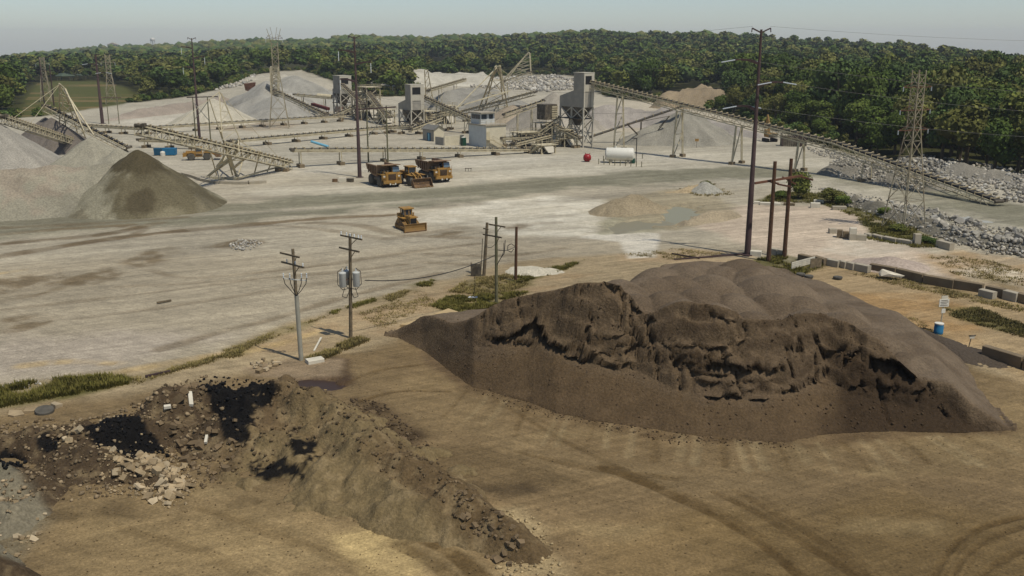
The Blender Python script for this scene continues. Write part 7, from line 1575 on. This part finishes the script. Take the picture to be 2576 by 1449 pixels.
for (a, b, m, l, w) in (((395, 764), (431, 758), 'wood', 'brown plank lying on the pale yard', 0.2), ((366, 950), (428, 937), 'rust_pole', 'dark iron bar at the weed strip', 0.16), ((1695, 655), (1880, 640), 'rust_pole', 'dark pipe on the ground left of the tallest steel pole', 0.12), ((1690, 640), (1760, 652), 'rust_pole', 'thin dark rod crossing the pipe on the ground', 0.08)):
    A_, B_ = at(*a), at(*b); tag(MB().bar((0, 0, 0.12), B_ - A_ + Vector((0, 0, 0.12)), w, 0.18).build('ground_beam', M[m], None, loc=A_), l, 'beam')
for (x, y, z, s, rot, l) in ((478, 992, 2.6, (0.32, 1.3, 0.2), (0.6, 0.2, 0.5), 'long white slab standing in the top of the waste heap'), (517, 1080, 1.6, (0.2, 0.8, 0.16), (0.5, 0, 0.1), 'short white slab on the slope of the waste heap'), (420, 1012, 2.6, (0.5, 0.3, 0.2), (0.2, 0, 0.4), 'small white lump near the top of the waste heap')):
    q = at(x, y, z); zt = waste_top(q.x, q.y); o = MB().box((0, 0, 0), s, 0, 0.9).build('white_slab', M['slab_white'], None, loc=(q.x, q.y, zt + 0.25)); o.rotation_euler = rot; tag(o, l, 'slab')
# timber crate leftovers and tyres behind the heap
t = thing('broken_crate', 'broken wooden crate side and debris behind the sand heap', 'debris', zz(690, 1010)); 
for k in range(4): MB().bar(zz(570, 1030) - Vector(t.location) + Vector((0, 0, 0.15 + k * 0.22)), zz(770, 975) - Vector(t.location) + Vector((0, 0, 0.15 + k * 0.22)), 0.06, 0.18).build('plank', M['slab_white'], t)
MB().box((1.2, -0.3, 0.6), (1.6, 0.1, 1.2), 0.3).build('panel', M['wood'], t)
for (x, y, l) in ((650, 1080, 'old black tyre lying nearest the sand heap edge'), (720, 1098, 'old black tyre lying right of the first tyre'), (970, 1108, 'small dark tyre on the tan ground behind the heap')):
    q = zz(x, y); o = MB().lathe([(0.30, -0.12), (0.52, -0.12), (0.56, 0), (0.52, 0.12), (0.30, 0.12)], (0, 0, 0), 'z', 18).build('tyre', M['tyre'], None, loc=(q.x, q.y, 0.14), smooth=True); tag(o, l, 'tyre', 'old tyres behind the sand heap')
o = MB().lathe([(0.42, -0.14), (0.66, -0.14), (0.7, 0), (0.66, 0.14), (0.42, 0.14)], (0, 0, 0), 'z', 18).build('tyre', M['tyre'], None, loc=(*at(110, 1018, 0.6).xy, waste_top(*at(110, 1018, 0.6).xy) + 0.12), smooth=True); o.rotation_euler = (0.15, 0.1, 0); tag(o, 'worn tyre on top of the waste heap near the weeds', 'tyre')
for k, (x, y, s) in enumerate(((40, 1030, 1.6), (75, 1022, 1.3), (140, 1010, 1.1))): q = at(x, y, 0.4); o = inst('flat_stone', SLABS[k], None, (q.x, q.y, waste_top(q.x, q.y) + 0.1), (0.1, 0.05, k), (s, s, 0.8)); tag(o, ['long', 'middle', 'right'][k] + ' flat stone at the edge of the weed strip', 'stone')
# blue barrel with sign
p = at(2360, 840); t = thing('barrel', 'bright blue barrel with white lid at the sign post', 'barrel', (p.x, p.y, 0)); MB().lathe([(0.40, 0), (0.42, 0.05), (0.44, 0.35), (0.42, 0.38), (0.44, 0.7), (0.42, 0.73), (0.42, 1.0)], (0, 0, 0), 'z', 18).build('body', M['blue'], t, smooth=True); MB().lathe([(0.43, 1.0), (0.43, 1.1), (0.2, 1.12)], (0, 0, 0), 'z', 18).build('lid', M['white'], t)
p = at(2367, 838); t = thing('sign_post', 'white sign board on a thin post behind the blue barrel', 'sign', (p.x, p.y + 0.3, 0), R(12))
MB().bar((0, 0, -0.2), (0.12, 0, 3.6), 0.07).build('post', M['galv'], t); so = MB().box((0.08, -0.06, 2.95), (1.05, 0.05, 0.75)).build('sign_board', M['white'], t); MB().box((0.1, -0.06, 2.15), (0.42, 0.05, 0.42)).build('small_sign', M['white'], t); MB().box((0.12, -0.03, 3.45), (0.7, 0.04, 0.4)).build('top_sign', M['slab_white'], t)
for k, (w, dx) in enumerate(((0.7, 0), (0.85, 0.02), (0.6, -0.05), (0.8, 0))): MB().box((0.08 + dx, -0.092, 3.2 - k * 0.16), (w, 0.01, 0.05)).build('text_line', M['dark_steel'], so)
p = at(2434, 880); t = thing('sign_post', 'small leaning dark-edged sign near the right edge', 'sign', (p.x, p.y, 0), 0.2); MB().bar((0, 0, -0.2), (0.25, 0, 1.3), 0.06).build('post', M['dark_steel'], t); MB().box((0.28, -0.05, 1.35), (0.7, 0.04, 0.14)).build('sign_board', M['dark_steel'], t); MB().box((0.28, -0.04, 1.18), (0.5, 0.03, 0.2)).build('lower_board', M['slab_white'], t)
p = at(1752, 372); t = thing('sign_post', 'tiny yellow sign at the foot of the big gravel cone', 'sign', (p.x, p.y, 0), 0); MB().bar((0, 0, -0.2), (0, 0, 2.0), 0.08).build('post', M['dark_steel'], t); MB().box((0, -0.06, 2.1), (1.0, 0.05, 0.7)).build('sign_board', M['yellow'], t)
# plastic bags, bin
for x, l in ((1182, 'left'), (1190, 'middle'), (1198, 'right')): q = at(x, 752); o = inst('plastic_bag', rock_mesh('plastic_bag', 800 + x, 0.6, 16, A(226, 228, 228), jitter=0), None, (q.x, q.y, 0.16), (0, 0, x), (0.5, 0.45, 0.5)); tag(o, l + ' one of three white bags in the grass by the greenish pole', 'bag', 'white bags in the grass')
p = at(862, 458); t = thing('scrap_crate', 'small pile of scrap boxes left of the brown steel pole', 'scrap', (p.x, p.y, 0)); MB().box((0, 0, 0.4), (1.4, 0.9, 0.9), 0.2).build('white_box', M['slab_white'], t); MB().box((1.5, 0.2, 0.35), (1.3, 0.8, 0.7), -0.2).build('dark_box', M['dark_steel'], t); MB().box((-1.6, 0.3, 0.3), (1.0, 0.7, 0.6)).build('left_box', M['bed_dark'], t)
p = at(1178, 432); t = thing('saw_horse', 'small dark trestle on the yard right of the trucks', 'trestle', (p.x, p.y, 0)); MB().box((0, 0, 0.75), (1.5, 0.4, 0.1)).build('top', M['dark_steel'], t); [MB().bar((x, 0, -0.05), (x, 0, 0.75), 0.1).build('leg', M['dark_steel'], t) for x in (-0.6, 0.0, 0.6)]
p = at(988, 236); t = thing('lamp_post', 'pale lamp post behind the screening tower', 'lamp post', (p.x, p.y, 0)); MB().tube((0, 0, -0.2), (0, 0, 8.5), 0.2, n=8).build('pole', M['white'], t); MB().bar((0, 0, 8.5), (-1.6, 0, 8.4), 0.3).build('lamp_head', M['white'], t)
# ------------------------------------------------------------------ water
def water_sheet(name, px, z, col, rough, kind='structure'):
    m = bpy.data.materials.new(name); m.use_nodes = True; b = m.node_tree.nodes['Principled BSDF']; b.inputs['Base Color'].default_value = (*col, 1); b.inputs['Roughness'].default_value = rough; b.inputs['Specular IOR Level'].default_value = 0.3
    P = [at(x, y, 0) for x, y in px]; ring = []
    for i in range(len(P)):
        a, bb, c, d = P[i - 1], P[i], P[(i + 1) % len(P)], P[(i + 2) % len(P)]
        for s in range(5):
            u = s / 5; ring.append(0.5 * ((2 * bb) + (c - a) * u + (2 * a - 5 * bb + 4 * c - d) * u * u + (3 * bb - a - 3 * c + d) * u ** 3))
    me = bpy.data.meshes.new(name); me.from_pydata([(p.x, p.y, z) for p in ring], [], [tuple(range(len(ring)))]); me.materials.append(m); o = bpy.data.objects.new(name, me); C.objects.link(o); o['kind'] = kind
water_sheet('pond_water', [(1630, 516), (1700, 502), (1780, 510), (1795, 535), (1760, 568), (1690, 578), (1630, 552)], -0.34, A(146, 142, 116), 0.45)
water_sheet('shallow_water', [(1480, 576), (1540, 552), (1640, 550), (1700, 562), (1650, 584), (1560, 592)], -0.19, A(140, 132, 104), 0.45)
water_sheet('puddle_water', [(680, 962), (770, 948), (870, 946), (885, 968), (800, 988), (710, 986)], -0.20, A(66, 50, 38), 0.5)
water_sheet('road_water', [(2350, 538), (2420, 536), (2510, 556), (2450, 570), (2380, 558)], -0.2, A(176, 174, 160), 0.4)
# ================================================================== grass, weeds, bushes
def blades(name, label, zones):
    """many tufts of narrow blades, one object; zones: (px polygon, tufts, height, colour a, colour b)"""
    g = np.random.default_rng(77); V, Fc, Cl = [], [], []; o = 0
    for px, n, h, ca, cb in zones:
        P = np.array(in_poly_points(px, n, rr)); 
        if not len(P): continue
        dens = fbm(P[:, 0] / 1.6, P[:, 1] / 1.6, 3, 900); P = P[dens > 0.40]
        zt = ground_micro(P[:, 0], P[:, 1])
        for (x, y), z in zip(P, zt):
            m = 9; a = g.uniform(0, 6.28, m); r = g.uniform(0.02, 0.45, m); hh = h * 0.75 * g.uniform(0.3, 1.4, m) * g.uniform(0.5, 1.2); w = 0.045 * (1 + h)
            bx, by = x + np.cos(a) * r, y + np.sin(a) * r; tx, ty = bx + np.cos(a) * hh * 0.45, by + np.sin(a) * hh * 0.45
            q = np.stack([np.stack([bx - np.sin(a) * w, by + np.cos(a) * w, np.full(m, z - 0.03)], 1), np.stack([bx + np.sin(a) * w, by - np.cos(a) * w, np.full(m, z - 0.03)], 1), np.stack([tx, ty, z + hh], 1)], 1)
            V.append(q.reshape(-1, 3)); Fc.append(np.arange(m * 3).reshape(-1, 3) + o); o += m * 3
            t = g.random(); Cl.append(np.tile((np.array(ca) * (1 - t) + np.array(cb) * t) * g.uniform(0.75, 1.25), (m * 3, 1)))
    me = np_mesh(name, np.concatenate(V), np.concatenate(Fc), M['leaf'], np.concatenate(Cl)); ob = bpy.data.objects.new(name, me); C.objects.link(ob); ob['kind'] = 'stuff'; ob['label'] = label; ob['category'] = 'grass'
GA, GB, DRY = A(100, 98, 44), A(126, 116, 60), A(156, 138, 94)
blades('grass', 'patches of weeds and grass along the pole line and right yard', [
    ([(-60, 985), (120, 955), (300, 945), (330, 962), (160, 995), (0, 1022), (-60, 1030)], 2600, 0.45, GA, GB),
    ([(1085, 770), (1130, 745), (1250, 740), (1330, 735), (1240, 775), (1160, 790)], 1700, 0.32, GA, GB),
    ([(1130, 735), (1180, 700), (1280, 690), (1330, 715), (1250, 745)], 1300, 0.25, GB, DRY),
    ([(1270, 702), (1400, 672), (1470, 655), (1420, 680), (1300, 714)], 900, 0.3, GA, GB),
    ([(770, 905), (900, 850), (925, 858), (860, 885), (800, 910)], 800, 0.35, GB, DRY),
    ([(830, 788), (960, 745), (965, 752), (840, 793)], 400, 0.2, GA, GB), ([(560, 885), (700, 832), (820, 797), (700, 845), (600, 888)], 420, 0.18, GB, DRY),
    ([(1890, 655), (1960, 642), (2080, 665), (2010, 692), (1900, 672)], 1000, 0.4, GA, GB),
    ([(2370, 768), (2460, 772), (2576, 818), (2576, 850), (2400, 800)], 1400, 0.25, A(100, 96, 52), A(120, 108, 66)),
    ([(1900, 508), (1960, 480), (2100, 488), (2200, 520), (2330, 556), (2310, 600), (2200, 592), (2150, 545), (2060, 512)], 2600, 0.5, GA, GB),
    ([(2200, 575), (2330, 592), (2400, 622), (2300, 622), (2180, 602)], 900, 0.4, GA, GB),
    ([(2100, 675), (2300, 706), (2576, 772), (2576, 785), (2280, 722)], 700, 0.22, GB, DRY), ([(2330, 640), (2480, 650), (2576, 680), (2576, 720), (2400, 690)], 700, 0.22, GB, DRY),
    ([(1020, 722), (1095, 704), (1080, 720)], 200, 0.25, GA, GB), ([(330, 952), (480, 914), (600, 882), (620, 892), (460, 930), (350, 962)], 700, 0.2, GB, DRY), ([(960, 750), (1040, 722), (1060, 730), (980, 760)], 300, 0.2, GB, DRY), ([(1700, 475), (1800, 462), (1850, 490), (1760, 495)], 260, 0.4, GB, DRY),
    ([(1560, 640), (1700, 625), (1860, 640), (1700, 655)], 500, 0.18, GB, DRY), ([(2150, 780), (2300, 800), (2420, 870), (2300, 850)], 400, 0.15, GB, DRY), ([(900, 790), (1060, 740), (1100, 760), (960, 830)], 500, 0.16, GB, DRY)])
# bushes one can tell apart
def bush(label, x, y, r, h, k, group='bushes in the quarry'):
    p = at(x, y); t = thing('bush', label, 'bush', (p.x, p.y, 0), rr.uniform(0, 6), group)
    st = MB()
    for q in range(5): a = q * 1.26; st.tube((0, 0, -0.1), (math.cos(a) * r * 0.4, math.sin(a) * r * 0.4, h * 0.6), 0.05, 0.02, 5)
    st.build('stem', M['bark'], t); inst('crown', CROWNS[k], t, (0, 0, h * 0.52), (0, 0, rr.uniform(0, 6)), (r, r, h * 0.55))
for l, x, y, r, h, k in (('tall loose green bush behind the rusty poles', 2008, 500, 2.6, 5.4, 3), ('round bush right of the tall bush on the pale pad edge', 2085, 512, 2.4, 2.9, 7), ('low bush in front of the round bush', 2120, 520, 1.8, 2.0, 1), ('low bush left of the tall bush', 1962, 502, 1.5, 1.7, 1), ('small bush at the left lattice tower leg', 2225, 545, 1.6, 1.6, 1), ('bush inside the lattice tower legs', 2262, 585, 1.7, 1.4, 3), ('dark bush right of the lattice tower foot', 2330, 612, 1.6, 1.0, 6), ('small shrub at the pond bank', 1775, 475, 1.6, 1.6, 5), ('dark bush on the gravel behind the middle bin', 1200, 236, 3.2, 2.4, 6)):
    bush(l, x, y, r, h, k)
# thicket along the edge of the woods
def thicket():
    g = np.random.default_rng(91); Vs, Fs, Cs = [], [], []; o = 0; edge = YARD[2:24]; pts_ = []
    for i in range(len(edge) - 1):
        a, b = edge[i], edge[i + 1]; L = (b - a).length; n = int(L / 1.6)
        nx, ny = -(b.y - a.y) / L, (b.x - a.x) / L
        for k in range(n):
            u = g.random(); off = abs(g.normal(0, 5)) + 0.5; pts_.append((lerp(a.x, b.x, u) + nx * off, lerp(a.y, b.y, u) + ny * off, off))
    PX, PY_ = np.array([q[0] for q in pts_]), np.array([q[1] for q in pts_]); skip = inside(PX, PY_, MEADOW) | inside(PX, PY_, CLEAR[0]); ZT = terrain(PX, PY_)
    for (x, y, off), sk, zt in zip(pts_, skip, ZT):
        if sk: continue
        V, Fc, sh = LOW[g.integers(len(LOW))]; r = g.uniform(0.9, 2.3) + off * 0.06; h = r * g.uniform(0.8, 1.4) + off * 0.10; a = g.uniform(0, 6.28); ca, sa = math.cos(a), math.sin(a)
        vx, vy = V[:, 0] * r, V[:, 1] * r; Vs.append(np.stack([x + vx * ca - vy * sa, y + vx * sa + vy * ca, zt + h * 0.5 + V[:, 2] * h * 0.75], 1)); Fs.append(Fc + o); o += len(V)
        Cs.append(np.array(GREENS[g.integers(len(GREENS))])[None, :] * sh[:, None] * g.uniform(0.9, 1.35))
    me = np_mesh('undergrowth', np.concatenate(Vs), np.concatenate(Fs), M['leaf'], np.concatenate(Cs)); ob = bpy.data.objects.new('undergrowth', me); C.objects.link(ob); ob['kind'] = 'stuff'; ob['label'] = 'bushy undergrowth along the edge of the woods'; ob['category'] = 'undergrowth'
thicket()
# ================================================================== far things: pit bank, pale heaps, shelters, town, water tower
stockpile('quarry_bank', 'bare tan earth bank cut into the wood behind the long conveyor', [[pk(1690, 222, 425), pk(1760, 217, 425), pk(1835, 222, 418)]], A(150, 134, 108), 0.9, 1.2, 2.4, 71, cat='earth bank')
stockpile('stone_heap', 'white stone heap half hidden by trees behind the far bins', [[pk(1005, 172, 640), pk(1035, 170, 640), pk(1072, 175, 640)], [pk(1088, 181, 650), pk(1215, 182, 650)]], A(186, 180, 162), 0.55, 1.6, 1.0, 72, cat='stone heap')
stockpile('stone_heap', 'white stone bank behind the far steel mast', [[pk(622, 193, 600), pk(660, 188, 600), pk(720, 188, 600)]], A(182, 175, 156), 0.6, 1.6, 1.0, 73, cat='stone heap')
def on_ground(x, y):
    d = np.linspace(500, 3100, 900); r_ = ray(x, HOR); k = math.hypot(r_[0], r_[1]); X, Y = d * r_[0] / k, d * r_[1] / k; z = terrain(X, Y); pz = np.array([atY(x, y, v).z for v in Y])
    i = int(np.argmax(z + 4 >= pz)) if (z + 4 >= pz).any() else 899
    return Vector((X[i], Y[i], z[i]))
def far_building(label, x, y, w, d, h, mat, roof='flat_roof', gable=False):
    p = on_ground(x, y); p.z -= 9 if x > 440 or x < 200 else 2; t = thing('distant_building', label, 'building', p, rr.uniform(-0.3, 0.3), 'buildings of the distant town')
    MB().box((0, 0, h / 2 + 2), (w, d, h + 24)).build('wall', M[mat], t)
    if gable: MB().prism([(-w / 2 - 1, h / 2 + 14 + h / 2), (0, h + 14 + w * 0.22), (w / 2 + 1, h + 14)], -d / 2 - 1, d / 2 + 1, 'xz').build('roof', M[roof], t)
    else: MB().box((0, 0, h + 14.3), (w + 1, d + 1, 0.5)).build('roof', M[roof], t)
    me = MB().box((0, 0, 0), (w * 0.08, 0.3, h * 0.22)).mesh('window', M['glass'])
    for k in range(5):
        for q in range(2): inst('window', me, t, (-w * 0.4 + k * w * 0.2, -d / 2 - 0.1, h * (0.35 + 0.4 * q) + 13.5))
material('town_brick', A(140, 100, 84), 0.9); M['brick'] = _mats['town_brick']
for i, (x, y, w, h, m, l) in enumerate([(292, 124, 34, 10, 'brick', 'leftmost brick building of the distant town'), (318, 122, 40, 12, 'brick', 'long brick building of the distant town'), (340, 119, 26, 14, 'brick', 'tall brick building in the middle of the distant town'), (362, 117, 34, 13, 'brick', 'brick block left of the water tower'), (284, 128, 22, 6, 'cream_wall', 'small cream building below the brick town'), (396, 116, 46, 6, 'white', 'long white shed right of the water tower'), (432, 114, 30, 6, 'white', 'white shed further right of the water tower'),
    (466, 108, 24, 5, 'white', 'small white hillside building right of the town'), (105, 124, 30, 5, 'white', 'pale building on the far left skyline'), (840, 105, 34, 5, 'white', 'white flat building on the hill above the wood'), (880, 108, 40, 4, 'white', 'long pale roof right of the white hill building'), (908, 98, 18, 5, 'white', 'small pale hill building under the ridge')]):
    far_building(l, x, y, w, 16, h, m, 'flat_roof', i in (1, 4))
p = on_ground(385, 112); t = thing('water_tower', 'white water tower rising over the distant town', 'water tower', p); k = 1.0; zt = max(40.0, atY(385, 95, p.y).z - p.z)
MB().lathe([(1, zt - 10), (6.5, zt - 8.5), (7.5, zt - 5), (6.5, zt - 1.8), (2, zt)], (0, 0, 0), 'z', 14).build('tank', M['white'], t, smooth=True); MB().tube((0, 0, -2), (0, 0, zt - 9), 1.2, n=8).build('riser', M['white'], t)
for a in range(6): MB().bar((7.5 * math.cos(a * 1.047), 7.5 * math.sin(a * 1.047), -2), (6 * math.cos(a * 1.047), 6 * math.sin(a * 1.047), zt - 8), 0.8).build('leg', M['white'], t)
for (x, y, w, l) in ((165, 204, 10.5, 'open green-roofed shelter in the meadow, the larger one'), (209, 203, 7, 'open green-roofed shelter in the meadow, the smaller right one')):
    p = at(x, y); t = thing('picnic_shelter', l, 'shelter', (p.x, p.y, T(p.x, p.y)), 0.1, 'meadow shelters'); MB().lathe([(w * 0.72, 3.0), (w * 0.74, 3.3), (w * 0.3, 5.4), (0.2, 5.8)], (0, 0, 0), 'z', 4).build('roof', M['green_roof'], t)
    for sx in (-1, 1):
        for sy in (-1, 1): MB().bar((sx * w * 0.42, sy * w * 0.42, -0.2), (sx * w * 0.42, sy * w * 0.42, 3.1), 0.4).build('post', M['dark_steel'], t)
# ================================================================== haze
def haze():
    m = bpy.data.materials.new('haze_air'); m.use_nodes = True; n = m.node_tree.nodes; n.clear(); out = n.new('ShaderNodeOutputMaterial'); v = n.new('ShaderNodeVolumePrincipled')
    v.inputs['Color'].default_value = (0.86, 0.92, 1.0, 1); v.inputs['Density'].default_value = 0.00010; v.inputs['Anisotropy'].default_value = 0.1
    m.node_tree.links.new(v.outputs[0], out.inputs['Volume'])
    mb = MB(); zmin = -1200.0; mb.hexa([(-9000, -400, zmin), (9000, -400, zmin), (9000, 7200, zmin), (-9000, 7200, zmin), (-9000, -400, 130), (9000, -400, 130), (9000, 7200, 130), (-9000, 7200, 130)])
    o = mb.build('haze', m); o['kind'] = 'stuff'
haze()
